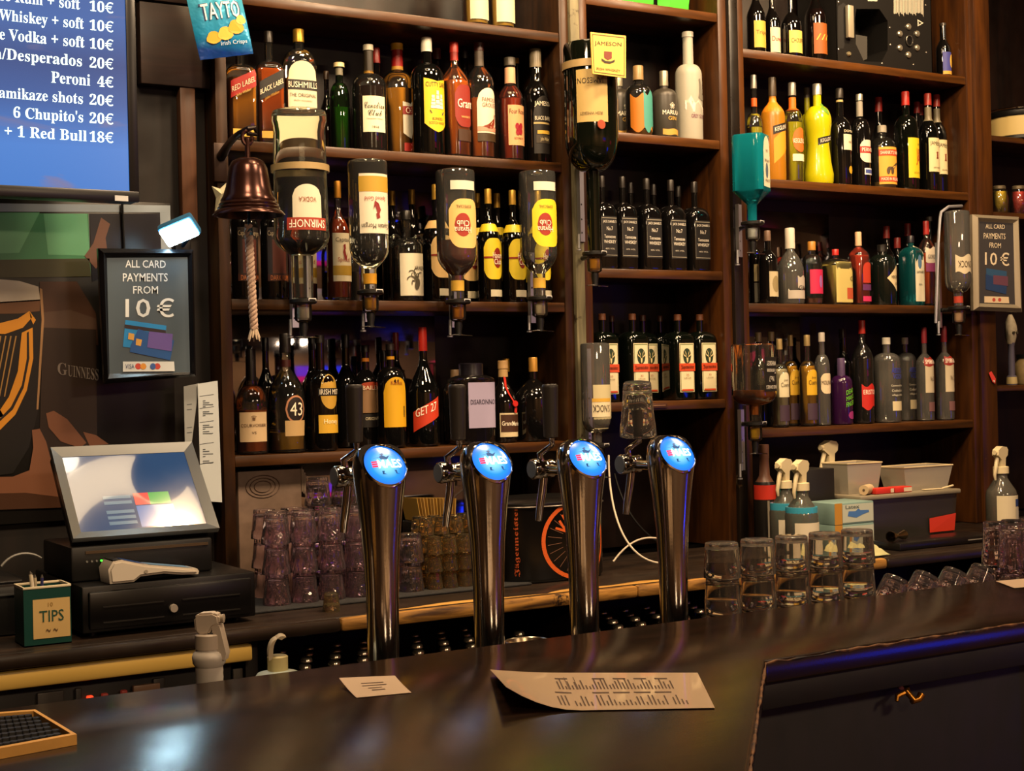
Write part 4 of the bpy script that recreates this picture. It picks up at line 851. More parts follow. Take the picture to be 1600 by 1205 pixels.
hav = lambda c: dict(shape=(.66, .82, .34, 'mid'), nocap=True, glass=thin_glass('#f2f6f2', 1.5, .03, .03), name='hanging_bottle', rz=.15, labels=[(.24, .62, .92, c, .1, 'scal'), (.35, .53, .44, '#8f2a1a', .3, 'oval'), (.10, .17, .7, '#c4c4b4', .2)], wraps=[(.86, .94, '#c09a3a')],
    texts=[('Havana', .48, .045, .44, '#efe6cf', (('phi', .3),)), ('Club', .43, .045, .32, '#efe6cf', (('phi', .3),)), ('ESPECIAL', .30, .022, .4, '#4a2a1a', (('phi', .25),))])
m = UP(713, 266, 467, 62, 'amber hanging rum bottle with cream label', Y=YH, liq=('#a3420c', .55, .9), **hav('#cfae6a'))
optic('optic with amber measure under the amber hanging rum', m, *rail(706, 395, 512), liqc='#b5741a')
m = UP(841, 268, 462, 58, 'hanging pale rum bottle with bright yellow label', Y=YH, liq=('#b5a04a', .60, .9, .75), **hav('#d4bd22'))
optic('optic under the yellow labelled hanging rum', m, *rail(829, 395, 505), liqc='#d9cfae')
# giant whiskey bottle
m = UP(925, 68, 392, 84, 'giant dark green whiskey bottle hung upside down by the column', Y=YH - .035, shape=(.46, .62, .25, 'round'), nocap=True, n=32, glass=mat('#070a06', .07, 0, 'dark_bottle_glass', coat=.6),
       labels=[(.15, .40, .60, '#a58e56', .55)], texts=[('IRISH WHISKEY', .36, .016, .42, '#4a3a1a', (('phi', .6),)), ('JAMESON', .20, .035, .5, '#2a2012', (('phi', .6),))], name='hanging_bottle',
       extra=lambda r, b: (strap(r, b, .10), G().lathe([(.012, -.002), (.013, 0), (.011, .002)], 18, 'y', b.surf(.25, .415, .003)).make('round_seal', mat('#8a3a22', .4), r)))
optic('optic with amber measure under the giant whiskey bottle', m, *rail(906, 262, 378), liqc='#b5801e')
# square enamel sign fixed over the giant bottle
Ys = YH - .135; c0 = at(950, 86, Ys)
sg = thing('whiskey_sign', 'square cream whiskey sign fixed in front of the giant hanging bottle', 'sign', c0)
sq = [(923, 50), (978, 56), (978, 122), (926, 115)]
pts = [at(x, y, Ys) - c0 for x, y in sq]
mk('plate', pts + [p + Vector((0, .004, 0)) for p in pts], [(3, 2, 1, 0), (4, 5, 6, 7), (0, 1, 5, 4), (1, 2, 6, 5), (2, 3, 7, 6), (3, 0, 4, 7)], mat('#c7a24e', .45), sg, False)
ins = lambda t: [((x - 951)*t + 951, (y - 86)*t + 86) for x, y in sq]
o_, i_ = ins(.92), ins(.885)
vs = [at(x, y, Ys - .0006) - c0 for x, y in o_ + i_]; mk('border_line', vs, [(k, 4+k, 4+(k+1) % 4, (k+1) % 4) for k in range(4)], mat('#5a451c', .5), sg, False)
pxtext('lettering', [('JAMESON', 929, 64, 971, 72, 2.5), ('IRISH WHISKEY', 932, 105, 969, 109, 4)], Ys - .0008, mat('#2a2010', .5), sg, c0)
pxflat('crest', [[(944, 80), (956, 81), (956, 91), (950, 94), (944, 90)]], Ys - .0008, mat('#6a2f1e', .5), sg, c0)
pxflat('crest_ribbon', [[(940, 91), (946, 95), (954, 96), (961, 93), (960, 97), (953, 99.5), (945, 98.5), (940, 94.5)]], Ys - .001, mat('#2f2514', .5), sg, c0)
G().tube([(0, .004, .02), (0, .020, .02)], .004, 8).make('fixing_stud', ALU, sg)
# teal gin bottle in its optic at the column edge
def sapph(root, b):
    pass
m = UP(1174, 211, 345, 50, 'square teal gin bottle hung upside down on the column post', Y=YH - .035, e=7, shape=(.66, .82, .30, 'cone'), nocap=True, glass=mat('#128494', .07, 0, 'teal_glass', trans=.55, ior=1.2), rz=.55, name='hanging_bottle',
       labels=[(.03, .62, .62, '#c9c3a8', 0, 'archb'), (.34, .52, .26, '#4a5a6a', 0, 'oval')], texts=[('BOMBAY', .545, .035, .42, '#20242a'), ('SAPPHIRE', .315, .03, .46, '#20242a'), ('GIN', .2, .03, .2, '#4a4a46')])
optic('optic under the square teal gin bottle', m, *rail(1153, 320, 402), liqc='#c9d0cc')
m = UP(1496, 330, 478, 40, 'clear hanging bottle with amber remainder beside the grey framed notice', Y=YH, shape=(.72, .86, .36, 'round'), nocap=True, liq=('#a8622a', .42, .80, .6), wraps=[(.90, .97, '#a33a2a')], name='hanging_bottle',
       labels=[(.48, .66, .8, '#b8ad92', .2, 'wave')], texts=[('SNOCK', .57, .07, .6, '#3a2a1a', (('phi', .2),))])
o = optic('optic on a bent wire frame beside the grey framed notice', m, *rail(1465, 380, 512), liqc='#c9a684')
G().tube([at(1462, 505, YH + .02) - o.location, at(1466, 380, YH + .02) - o.location] + [at(1468 + 3*math.sin(t), 345 - 16*math.sin(t), YH + .02) - o.location for t in (.2, .6, 1.0)] + [at(1482, 323, YH + .01) - o.location, at(1503, 322, YH + .005) - o.location], .005, 8).make('wire_frame', ALU, o)
m = UP(1178, 537, 658, 58, 'square hanging whiskey bottle with black label low on the column post', Y=YH - .035, e=6, shape=(.66, .80, .28, 'round'), nocap=True, liq=('#a35a1c', .60, .92), rz=.45, name='hanging_bottle',
       labels=[(.18, .62, .80, '#141210')], texts=[("JACK DANIEL'S", .56, .06, .68, '#d9d4c6'), ('No.7', .46, .07, .3, '#d9d4c6'), ('Tennessee', .36, .06, .56, '#d9d4c6'), ('WHISKEY', .26, .06, .6, '#d9d4c6')])
optic('optic with yellow measure under the square hanging whiskey', m, *rail(1157, 640, 735), liqc='#c9a01e')
m = UP(931, 536, 692, 46, 'clear hanging liqueur bottle with pale label behind the third tap', Y=YH, shape=(.74, .9, .36, 'round'), nocap=True, liq=('#c2a23a', .86, .96, .6), rz=.1, name='hanging_bottle',
       labels=[(.42, .86, .88, '#b9b08a', 0), (.58, .74, .72, '#cfc4a4', .25), (.555, .59, .72, '#c29a3a', .25)], texts=[('S.NOCK', .655, .07, .62, '#2a2018', (('phi', .3),))])
optic('optic hidden behind the third tap', m, *rail(918, 545, 700), liqc='#c9b48a')

# ---------------------------------------------------------------- beer taps
LED = lambda: MATS.get('led')
def med_mat():
    m = bpy.data.materials.new('lit_badge'); m.use_nodes = True; nt = m.node_tree; b = nt.nodes['Principled BSDF']; N = nt.nodes.new; L = nt.links.new
    tc = N('ShaderNodeTexCoord'); gr = N('ShaderNodeTexGradient'); gr.gradient_type = 'SPHERICAL'; mp = N('ShaderNodeMapping')
    mp.inputs['Scale'].default_value = (26, 26, 26); L(tc.outputs['Object'], mp.inputs[0]); L(mp.outputs[0], gr.inputs[0])
    cr = N('ShaderNodeValToRGB'); e = cr.color_ramp.elements; e[0].position = 0; e[0].color = (*s2l('#0a4fc0'), 1); e[1].position = .9; e[1].color = (*s2l('#9fe8ff'), 1)
    x = e.new(.35); x.color = (*s2l('#1487e8'), 1)
    L(gr.outputs[0], cr.inputs[0]); L(cr.outputs[0], b.inputs['Emission Color']); b.inputs['Emission Strength'].default_value = 1.5
    b.inputs['Base Color'].default_value = (.02, .05, .1, 1); b.inputs['Roughness'].default_value = .2
    return m
BADGE = med_mat()
LEDGE = BT - .0795
TY = 2.075
TAPC = mat('#cfcac4', .12, 1., 'tap_chrome', bump=.03, bscale=90)
def tap(px, py_top, desc, handle=True):
    top = at(px, py_top, TY); base = at(px, 1000, TY); X = top.x; Ht = top.z - LEDGE
    t = thing('beer_tap', desc, 'beer tap', (X, TY, LEDGE), group='chrome beer taps')
    zc = Ht - .048     # middle of the lit badge
    prof = [(.032, 0), (.032, .004), (.0255, .008), (.0245, Ht*.2), (.0255, Ht*.40), (.0285, Ht*.58), (.0345, Ht*.74), (.0405, Ht*.85), (.0425, Ht*.905), (.0405, Ht*.95), (.0345, Ht*.98), (.022, Ht*.997), (.004, Ht)]
    tilt = math.radians(33); nrm = Vector((0, -math.cos(tilt), math.sin(tilt))); ctr = Vector((0, -.027, zc))
    g = G().lathe(prof, 40)
    bm = bmesh.new(); vv = [bm.verts.new(v) for v in g.v]; [bm.faces.new([vv[i] for i in f]) for f in g.f]
    r = bmesh.ops.bisect_plane(bm, geom=bm.verts[:] + bm.edges[:] + bm.faces[:], plane_co=ctr, plane_no=nrm, clear_outer=True)
    ed = [e for e in r['geom_cut'] if isinstance(e, bmesh.types.BMEdge)]; bmesh.ops.holes_fill(bm, edges=ed)
    cv = [e for e in r['geom_cut'] if isinstance(e, bmesh.types.BMVert)]; lo_ = min(v.co.z for v in cv); hi_ = max(v.co.z for v in cv); mid_ = [v.co.y for v in cv if v.co.z == hi_ or v.co.z == lo_]
    ctr = Vector((0, sum(mid_)/len(mid_), (lo_ + hi_)/2)); R = min((v.co - ctr).length for v in cv)*.985
    bm.verts.index_update(); G().add([v.co.copy() for v in bm.verts], [[v.index for v in f.verts] for f in bm.faces]).make('column', TAPC, t); bm.free()
    Q = Matrix.Translation(ctr) @ nrm.to_track_quat('Z', 'Y').to_matrix().to_4x4()
    G().lathe([(R + .0015, -.004), (R + .002, .003), (R, .0045), (R - .001, .003)], 40, cap1=False).xf(Q).make('badge_rim', CHROME, t)
    bd = G().lathe([(R - .0005, .0015), (R*.7, .0042), (R*.3, .0055), (.001, .0058)], 40, cap0=False).make('lit_badge', BADGE, t); bd.matrix_local = Q
    def onb(name, polys, m, h=.0066):
        V = []; Fs = []
        for p in polys:
            k = len(V); V += [(x*R, y*R, h + .0002*0 - .004*max(0, (x*x+y*y) - .15)) for x, y in p]; Fs.append(tuple(range(k, len(V))))
        return mk(name, V, Fs, m, bd, False)
    dk = mat('#0c4f8e', .4, 0, emit='#0a4a90', es=.5)
    onb('figure_print', [[(-.18, .50), (-.02, .56), (.02, .48), (-.06, .44), (.1, .34), (.3, .44), (.12, .22), (-.2, .24), (-.22, .38), (-.12, .42)], [(-.62, .30), (-.2, .36), (-.2, .33)], [(-.28, -.34), (-.16, -.34), (-.2, -.46), (-.06, -.52), (-.28, -.5)], [(.32, -.32), (.44, -.32), (.44, -.46), (.58, -.52), (.38, -.5)]], dk)
    onb('red_bars', [[(-.66, y), (-.40, y), (-.40, y + .085), (-.66, y + .085)] for y in (-.14, -.03, .08)], mat('#c02040', .4, emit='#d0305a', es=1.2))
    tv, tf, _ = tgeo(sansb('MAES')); V = []
    for u, v in tv: x, y = .18 + u*1.12, .01 + v*.42; V.append((x*R, y*R, .0068 - .004*max(0, (x*x+y*y) - .15)))
    mk('lettering', V, tf, mat('#ffffff', .4, emit='#f4fbff', es=3.2), bd, False)
    # faucet on the barman's side
    fy = .125; fz = Ht - .055
    G().lathe([(.010, .036), (.0085, .045), (.0085, fy - .02), (.013, fy - .016)], 16, 'y', (0, 0, fz)).make('shank', CHROME, t)
    G().lathe([(.0165, -.02), (.018, -.018), (.018, -.004), (.0145, 0), (.0145, .016), (.016, .018), (.016, .022), (.010, .024)], 28, 'x', (0, fy, fz)).make('faucet_body', CHROME, t)
    G().lathe([(.003, -.0218), (.015, -.0215), (.0155, -.0195)], 28, 'x', (0, fy, fz)).make('faucet_cap', mat('#7d8388', .35, .7), t)
    G().tube([(.004, fy, fz - .015), (.003, fy + .004, fz - .04), (0, fy + .010, fz - .075), (-.001, fy + .012, fz - .092)], [.0075, .0075, .0065, .006], 14).make('spout', CHROME, t)
    G().tube([(0, fy, fz + .014), (-.002, fy + .001, fz + .026), (.006, fy - .002, fz + .032), (.016, fy - .012, fz + .042), (.014, fy - .014, fz + .056)], [.006, .006, .005, .0055, .005], 12).make('lever', CHROME, t)
    if handle: G().lathe([(.008, .054), (.0125, .056), (.013, .070), (.0145, .142), (.0145, .146), (.012, .149)], 22, 'z', (.012, fy - .014, fz)).make('handle', mat('#26211d', .45, 0, 'handle_plastic', bump=.1), t)
    return t, Vector((X + .012, TY + fy - .014, LEDGE + fz))
tap(592, 694, 'chrome beer tap with lit blue badge, nearest the small white note')
tap(758, 690, 'chrome beer tap with lit blue badge, second from the payment terminal')
tap(907, 686, 'chrome beer tap with lit blue badge, in front of the drinks cooler')
t4, h4 = tap(1047, 680, 'chrome beer tap with an upturned glass over its handle', False)
G().lathe([(.007, .054), (.009, .056), (.009, .10), (.007, .102)], 14, 'z', h4 - t4.location).make('handle', mat('#26211d', .45), t4)

# ---------------------------------------------------------------- glassware
def glass_mesh(name, H, R, rb, wall=.0022, base=.010, flutes=0, fd=.04, n=36, flip=True, z_fl=.75):
    """thick-based tumbler, mouth down when flip"""
    vs = []; fs = []
    def rad(z, i):
        r = rb + (R - rb)*(z/H)
        if flutes and z < H*z_fl: r *= 1 - fd*(.5 + .5*math.cos(flutes*2*PI*i/n))*min(1, (H*z_fl - z)/(H*.12))
        return r
    zo = [0, .002, H*.08, H*.3, H*.55, H*(z_fl - .06) if flutes else H*.7, H*z_fl, H*.97, H]
    rings = []
    rings.append([(0, 0, 0)]*0)
    prof = [(z, 0) for z in zo] + [(H*.97, 1), (H*.6, 1), (base + .004, 1), (base, 2)]
    for z, inner in prof:
        for i in range(n):
            a = 2*PI*i/n
            r = rad(z, i)*(.94 if z == 0 else 1) if not inner else (rb + (R-rb)*(z/H) - wall - (rb*fd if flutes else 0)*(.8 if z < H*z_fl else 0))
            if inner == 2: r *= .8
            zz = H - z if flip else z
            vs.append((r*math.cos(a), r*math.sin(a)*(-1 if flip else 1), zz))
    m_ = len(prof)
    for j in range(m_-1):
        for i in range(n): q = (i+1) % n; fs.append((j*n+i, j*n+q, (j+1)*n+q, (j+1)*n+i))
    fs.append(tuple(range(n-1, -1, -1))); fs.append(tuple((m_-1)*n + i for i in range(n)))
    me = bpy.data.meshes.new(name); me.from_pydata(vs, [], fs); me.update()
    me.polygons.foreach_set('use_smooth', [True]*len(me.polygons)); me.set_sharp_from_angle(angle=math.radians(50))
    return me
def put(name, me, loc, label, cat='glass', group=None, m=None, rz=0, rot=None):
    if m and not me.materials: me.materials.append(m)
    o = bpy.data.objects.new(name, me); COL.objects.link(o); o.location = loc; o.rotation_euler = rot or (0, 0, rz); return tag(o, label, cat, group)
gm = glass_mesh('tumbler', .105, .040, .033, .0025, .012, 0)
RB0 = glass_mesh('tumbler', .086, .0365, .0285, .002, .010, 12, .06)
# upturned glass over the fourth tap's handle
um = glass_mesh('tumbler', .098, .034, .026, .0022, .014, 6, .05, 36, True, .8)
put('upturned_glass', um, h4 + Vector((0, 0, .052)), 'upturned faceted glass hung over the handle of the last tap', 'glass', None, SOLIDGLASS, rot=(.10, -.13, .3))
# ---------------------------------------------------------------- television
TVY = 3.28
x1 = at(217, 300, TVY).x; z0 = at(100, 311, TVY).z; tvw, tvh = 1.24, .72
tv = thing('television', 'large wall television showing a drinks price list on a blue sky', 'television', (x1 - tvw/2, TVY, z0))
G().box(-tvw/2, tvw/2, .004, .05, 0, tvh, .006).make('casing', mat('#0d0d0f', .35), tv)
g = G(); b_ = .022
g.box(-tvw/2, tvw/2, -.004, .006, 0, b_*1.1, .002).box(-tvw/2, tvw/2, -.004, .006, tvh - b_, tvh, .002).box(-tvw/2, -tvw/2 + b_, -.004, .006, b_, tvh - b_, .002).box(tvw/2 - b_, tvw/2, -.004, .006, b_, tvh - b_, .002)
g.make('bezel', mat('#101013', .3), tv)
def screen_mat():
    m = bpy.data.materials.new('sky_screen'); m.use_nodes = True; nt = m.node_tree; b = nt.nodes['Principled BSDF']; N = nt.nodes.new; L = nt.links.new
    tc = N('ShaderNodeTexCoord'); sp = N('ShaderNodeSeparateXYZ'); L(tc.outputs['Object'], sp.inputs[0])
    mr = N('ShaderNodeMapRange'); mr.inputs[1].default_value = 0; mr.inputs[2].default_value = .72; L(sp.outputs[2], mr.inputs[0])
    cr = N('ShaderNodeValToRGB'); e = cr.color_ramp.elements; e[0].position = 0; e[0].color = (*s2l('#3f7fd0'), 1); e[1].position = 1; e[1].color = (*s2l('#2b4f8a'), 1)
    for p, c in ((.16, '#4a86d6'), (.30, '#3c62a4'), (.42, '#33508a'), (.55, '#3d68ac')): x = e.new(p); x.color = (*s2l(c), 1)
    L(mr.outputs[0], cr.inputs[0])
    mp = N('ShaderNodeMapping'); mp.inputs['Scale'].default_value = (3, 1, 14); L(tc.outputs['Object'], mp.inputs[0])
    n = N('ShaderNodeTexNoise'); n.inputs['Scale'].default_value = 1.2; n.inputs['Detail'].default_value = 5; n.inputs['Distortion'].default_value = .8; L(mp.outputs[0], n.inputs[0])
    cr2 = N('ShaderNodeValToRGB'); cr2.color_ramp.elements[0].position = .62; cr2.color_ramp.elements[1].position = .8; L(n.outputs[0], cr2.inputs[0])
    mx = N('ShaderNodeMix'); mx.data_type = 'RGBA'; L(cr2.outputs[0], mx.inputs[0]); L(cr.outputs[0], mx.inputs[6]); mx.inputs[7].default_value = (*s2l('#8a7a90'), 1)
    L(mx.outputs[2], b.inputs['Emission Color']); b.inputs['Emission Strength'].default_value = .95; b.inputs['Base Color'].default_value = (.01, .01, .02, 1); b.inputs['Roughness'].default_value = .25
    return m
mk('screen', [(-tvw/2 + b_, -.0005, b_*1.1), (tvw/2 - b_, -.0005, b_*1.1), (tvw/2 - b_, -.0005, tvh - b_), (-tvw/2 + b_, -.0005, tvh - b_)], [(0, 1, 2, 3)], screen_mat(), tv, False)
rows = [('House Rum + soft', '10€', -40, 125, 21, .118, 0), ('House Whiskey + soft', '10€', -63, 131, 50.5, .109, 1), ('House Vodka + soft', '10€', -50, 132, 79, .10, 0), ('Corona/Desperados', '20€', -72, 128, 108.5, .093, 1),
        ('Peroni', '4€', 80, 141, 137, .085, 0), ('6 Kamikaze shots', '20€', -36, 129.5, 166, .078, 0), ("6 Chupito's", '20€', 21, 130, 194.5, .07, 1), ('1 Jägermeister + 1 Red Bull', '18€', -150, 135.5, 223.5, .064, 1)]
it = []
for t, pr, xa, xb, yb, sl, desc in rows:
    base = lambda x: yb - sl*(177 - x)
    it.append((serif(t), xa, base(xa) - 17.5, xb, base(xa) + (5 if desc else .5), sl*(xb - xa)))
    px0 = 140 if len(pr) == 3 else 152
    it.append((serif(pr), px0, base(px0) - 17, 177, base(px0) + .3, sl*(177 - px0)))
pxtext('screen_lettering', it, TVY - .0012, mat('#cff6fb', .5, emit='#c4f2f8', es=1.0), tv, tv.location)
p_ = at(190, 310, TVY - .006); mk('sticker', [Vector((-.015, 0, -.006)) + p_ - tv.location, Vector((.015, 0, -.006)) + p_ - tv.location, Vector((.015, 0, .006)) + p_ - tv.location, Vector((-.015, 0, .006)) + p_ - tv.location], [(0, 1, 2, 3)], mat('#b9bcc0', .5), tv, False)
G().box(-.12, .12, .05, LW - TVY, .3, .5, .004).make('wall_mount', BLK, tv)

# ---------------------------------------------------------------- stout poster
PY = LW - .012
ps = thing('stout_poster', 'big wall poster of a hand holding a pint of stout under a pitch', 'poster', at(60, 560, PY))
pl = ps.location
brd = [at(-160, 318, PY), at(268, 318, PY), at(272, 800, PY), at(-150, 830, PY)]
z_lo = min(brd[2].z, brd[3].z); xL, xR = brd[0].x, at(268, 400, PY).x; zT = brd[1].z
G().box(xL - pl.x, xR - pl.x, 0, .010, z_lo - pl.z, zT - pl.z, .001).make('board', mat('#12100f', .35), ps)
F1 = PY - .0008
def PF(name, polys, c, k=0, **kw): return pxflat(name, polys, F1 - .0004*k, mat(c, .35, **kw), ps, pl)
PF('pale_border', [[(-155, 316), (266, 321), (266, 332), (-155, 330)], [(250, 332), (266, 332), (268, 395), (252, 395)]], '#8d9aa6')
PF('pitch_print', [[(-155, 332), (138, 334), (142, 430), (-155, 434)]], '#3f7f5a')
PF('pitch_light', [[(-60, 332), (62, 332), (30, 395), (-110, 400)], [(68, 334), (136, 334), (140, 400), (75, 398)]], '#5fa078', 1)
PF('pitch_shadow', [[(-155, 408), (140, 404), (142, 432), (-155, 436)]], '#3a3a26', 2)
PF('crowd_print', [[(140, 334), (250, 334), (252, 395), (144, 440)]], '#1c1c24', 1)
PF('arm_print', [[(158, 340), (172, 350), (165, 372), (168, 395), (150, 420), (132, 400), (146, 380)]], '#6a4a3c', 2)
PF('hand_behind', [[(62, 440), (120, 440), (150, 490), (154, 540), (64, 500)]], '#3a2418', 2)
PF('dim_pint', [[(68, 488), (110, 484), (150, 498), (152, 720), (60, 740)]], '#231812', 3)
PF('dim_pint_head', [[(68, 488), (110, 484), (150, 498), (151, 515), (68, 512)]], '#46342a', 4)
PF('pint_glass', [[(-150, 440), (-20, 436), (30, 440), (66, 452), (69, 500), (60, 640), (45, 700), (20, 740), (-150, 760)]], '#0c0b0c', 3)
PF('pint_cream', [[(-150, 440), (-20, 435), (30, 439), (60, 448), (63, 470), (0, 474), (-150, 478)]], '#a8a196', 5)
PF('pint_cream_shade', [[(-150, 478), (0, 472), (63, 468), (62, 486), (30, 490), (-150, 492)]], '#5c3d26', 5)
PF('pint_rim', [[(62, 450), (66, 452), (69, 500), (60, 640), (57, 640), (65, 500)]], '#8a6a48', 5)
gold = '#b57a22'
PF('harp_print', [[(-60, 505), (0, 505), (28, 498), (46, 486), (50, 496), (36, 512), (8, 522), (-60, 520)], [(46, 486), (56, 500), (52, 507), (48, 498)],
    [(34, 520), (51, 512), (52, 560), (42, 610), (24, 648), (0, 672), (-40, 690), (-40, 672), (-6, 650), (14, 620), (28, 580)], [(-60, 560), (-52, 560), (-20, 640), (0, 640), (6, 650), (-30, 665)]], gold, 6)
PF('harp_line', [[(42, 520), (45, 518), (46, 560), (37, 606), (20, 640), (-4, 662), (-6, 660), (17, 636), (34, 602), (42, 560)]], '#161210', 7)
PF('harp_strings', [[(a, 525 + (b0 - a)*.0), (a + 2.2, 525), (a - 16, 620), (a - 18, 620)] for a, b0 in ((0, 0), (8, 8), (16, 16), (24, 24), (-8, 0), (-16, 0))], '#8a6a3a', 7)
PF('fingers', [[(50, 672), (62, 670), (72, 690), (80, 720), (110, 735), (130, 760), (130, 790), (-150, 800), (-150, 748), (20, 745), (46, 735), (52, 700)], [(72, 646), (84, 642), (105, 655), (135, 692), (125, 700), (95, 690), (76, 668)], [(130, 675), (150, 680), (170, 694), (140, 697)]], '#6e4834', 6)
PF('finger_shade', [[(-150, 775), (40, 770), (120, 780), (130, 792), (-150, 802)]], '#3d2619', 7)
pxtext('lettering', [(serif('G'), 90, 566, 105, 585, 2), (serif('UINNESS'), 106, 570, 154, 588, 7)], F1 - .003, mat('#6e6660', .4), ps, pl)

# ---------------------------------------------------------------- card notices
def notice(desc, quad, inner, Y, frame_m, back_c, tx, fr_rough=.3):
    c = at(sum(p[0] for p in quad)/4, sum(p[1] for p in quad)/4, Y)
    t = thing('card_notice', desc, 'sign', c, group='framed card payment notices')
    O = [at(x, y, Y) - c for x, y in quad]; I = [at(x, y, Y) - c for x, y in inner]
    f = Vector((0, -.010, 0)); mid = [o.lerp(i, .5) + f for o, i in zip(O, I)]
    for k in range(4):
        q = (k+1) % 4
        mk('frame_bar', [O[k], O[q], mid[q], mid[k], I[q], I[k], O[k] + Vector((0, .012, 0)), O[q] + Vector((0, .012, 0))], [(3, 2, 1, 0), (5, 4, 2, 3), (0, 1, 7, 6)], frame_m, t, False)
    mk('back_board', [o + Vector((0, .012, 0)) for o in O], [(0, 1, 2, 3)], BLK, t, False)
    sh = mk('sheet', I, [(3, 2, 1, 0)], mat(back_c, .35), t, False)
    return t, c, sh
def cards(items, Y, t, c):
    for k, (nm, polys, col) in enumerate(items): pxflat(nm, polys, Y - .0008 - .0003*k, mat(col, .4), t, c)
NY = 3.40
t, c, sh = notice('black framed card payment notice lit by the clip lamp', [(153, 388), (302, 390), (306, 588), (163, 600)], [(167, 403), (293, 402), (297, 582), (171, 584)], NY, mat('#0f0f12', .25, .1), '#44525c', None)
pxtext('lettering', [(sansb('ALL CARD'), 196, 406, 259, 418, 1), (sansb('PAYMENTS'), 192, 427, 262, 440, 0), (sansb('FROM'), 208, 447, 247, 459, 0), (sansb('10'), 196, 467, 235, 496, 0), (sansb('€'), 245, 466, 272, 496, 0)], NY - .001, mat('#cfd6d8', .5), t, c)
cards([('card_print', [[(196, 500), (260, 509), (258, 528), (216, 545), (192, 542)]], '#1f7fc0'), ('card_stripe', [[(195, 507), (259, 516), (259, 521), (195, 513)]], '#2a2226'), ('blue_card', [[(216, 514), (272, 532), (266, 563), (203, 550), (204, 540)]], '#1f4f8e'),
       ('card_chip', [[(213, 529), (222, 531), (220, 541), (212, 539)], [(201, 520), (210, 522), (209, 532), (200, 530)]], '#c99a4a'), ('purple_card', [[(233, 518), (270, 522), (268, 549), (230, 543)]], '#5f4f96'), ('logo_strip', [[(192, 565), (272, 565), (273, 580), (192, 581)]], '#c4ccd0'),
       ('red_dot', [[(216 + 5*math.cos(a), 572.5 + 5*math.sin(a)) for a in [i*.6 for i in range(10)]], [(246 + 5*math.cos(a), 572.5 + 5*math.sin(a)) for a in [i*.6 for i in range(10)]]], '#b5443a'),
       ('orange_dot', [[(224 + 5*math.cos(a), 572.5 + 5*math.sin(a)) for a in [i*.6 for i in range(10)]]], '#c98a3a'), ('blue_dot', [[(239 + 4.5*math.cos(a), 572.5 + 5*math.sin(a)) for a in [i*.6 for i in range(10)]]], '#3a5a9a')], NY, t, c)
pxtext('logo_lettering', [('VISA', 196, 569, 210, 576, 0)], NY - .0042, mat('#2a3a6a', .5), t, c)
t, c, sh = notice('silver framed card payment notice on the end post', [(1519, 335), (1592, 339), (1597, 488), (1521, 485)], [(1530, 346), (1583, 349), (1586, 476), (1531, 474)], NY, mat('#a39a86', .35, .6), '#39383a', None)
pxtext('lettering', [(sansb('ALL CARD'), 1540, 350, 1570, 357, 1), (sansb('PAYMENTS'), 1537, 364, 1571, 373, 1), (sansb('FROM'), 1546, 379, 1564, 387, 1), (sansb('10'), 1539, 394, 1558, 414, 1), (sansb('€'), 1563, 394, 1577, 415, 1)], NY - .001, mat('#c9bca2', .5), t, c)
cards([('card_print', [[(1541, 419), (1573, 424), (1573, 433), (1541, 440)]], '#2a4a6a'), ('blue_card', [[(1540, 428), (1574, 440), (1572, 460), (1540, 452)]], '#22385e'), ('purple_card', [[(1552, 430), (1575, 432), (1575, 447), (1552, 444)]], '#5a3a4a'), ('logo_strip', [[(1538, 463), (1576, 464), (1577, 474), (1538, 473)]], '#c4b294'),
       ('red_dot', [[(1553 + 2.6*math.cos(a), 468.5 + 3*math.sin(a)) for a in [i*.7 for i in range(9)]], [(1562 + 2.6*math.cos(a), 468.5 + 3*math.sin(a)) for a in [i*.7 for i in range(9)]]], '#a3443a')], NY, t, c)

# ---------------------------------------------------------------- clip lamp
LY = 3.37; lc = at(280, 363, LY)
cl = thing('clip_lamp', 'small bright white clip lamp above the black framed notice', 'lamp', lc)
dirn = Vector((-.30, -.72, -.62)).normalized(); Q = dirn.to_track_quat('Z', 'X').to_matrix().to_4x4() @ Matrix.Rotation(.45, 4, 'Z') @ Matrix.Scale(1.3, 4)
h = G().box(-.022, .022, -.034, .034, -.018, 0, .005).xf(Q).make('lamp_head', mat('#2f5f86', .35), cl)
h = G().box(-.019, .019, -.031, .031, -.001, .006, .004).xf(Q).make('diffuser', mat('#ffffff', .4, emit='#c4eeff', es=42), cl)
G().tube([Q @ Vector((0, 0, -.016)), Vector((.03, .03, .02)), Vector((.05, .07, .0)), Vector((.055, LW - LY - .004, -.02))], .005, 8).make('gooseneck', mat('#2a5a8a', .35), cl)
G().box(.035, .075, LW - LY - .016, LW - LY - .002, -.05, .012, .003).make('clip', BLK, cl)

# ---------------------------------------------------------------- crisp packet
CY = 3.36; cc = at(334, 30, CY)
cp = thing('crisp_packet', 'blue crisp packet hanging tilted beside the television', 'packet', cc)
ctr = [(266, -110), (352, -118), (396, 84), (313, 94)]
def bil(u, v):
    a, b2, c2, d = [Vector((x, y)) for x, y in ctr]; p = a.lerp(b2, u).lerp(d.lerp(c2, u), v); return p
n = 12; vs = []; fs = []
for side in (-1, 1):
    for j in range(n+1):
        for i in range(n+1):
            u, v = i/n, j/n; p = bil(u, v); bul = .020*(math.sin(PI*u)**.6)*(math.sin(PI*min(1, max(0, (v-.03)/.94)))**.5 if .03 < v < .97 else 0)
            w_ = at(p.x, p.y, CY) - cc; vs.append(w_ + Vector((0, side*(bul + .0006) + .0015*math.sin(23*u + 9*v), 0)))
N1 = (n+1)*(n+1)
for sd in (0, 1):
    for j in range(n):
        for i in range(n):
            a = sd*N1 + j*(n+1) + i; f = (a, a+1, a+n+2, a+n+1); fs.append(f[::-1] if sd == 0 else f)
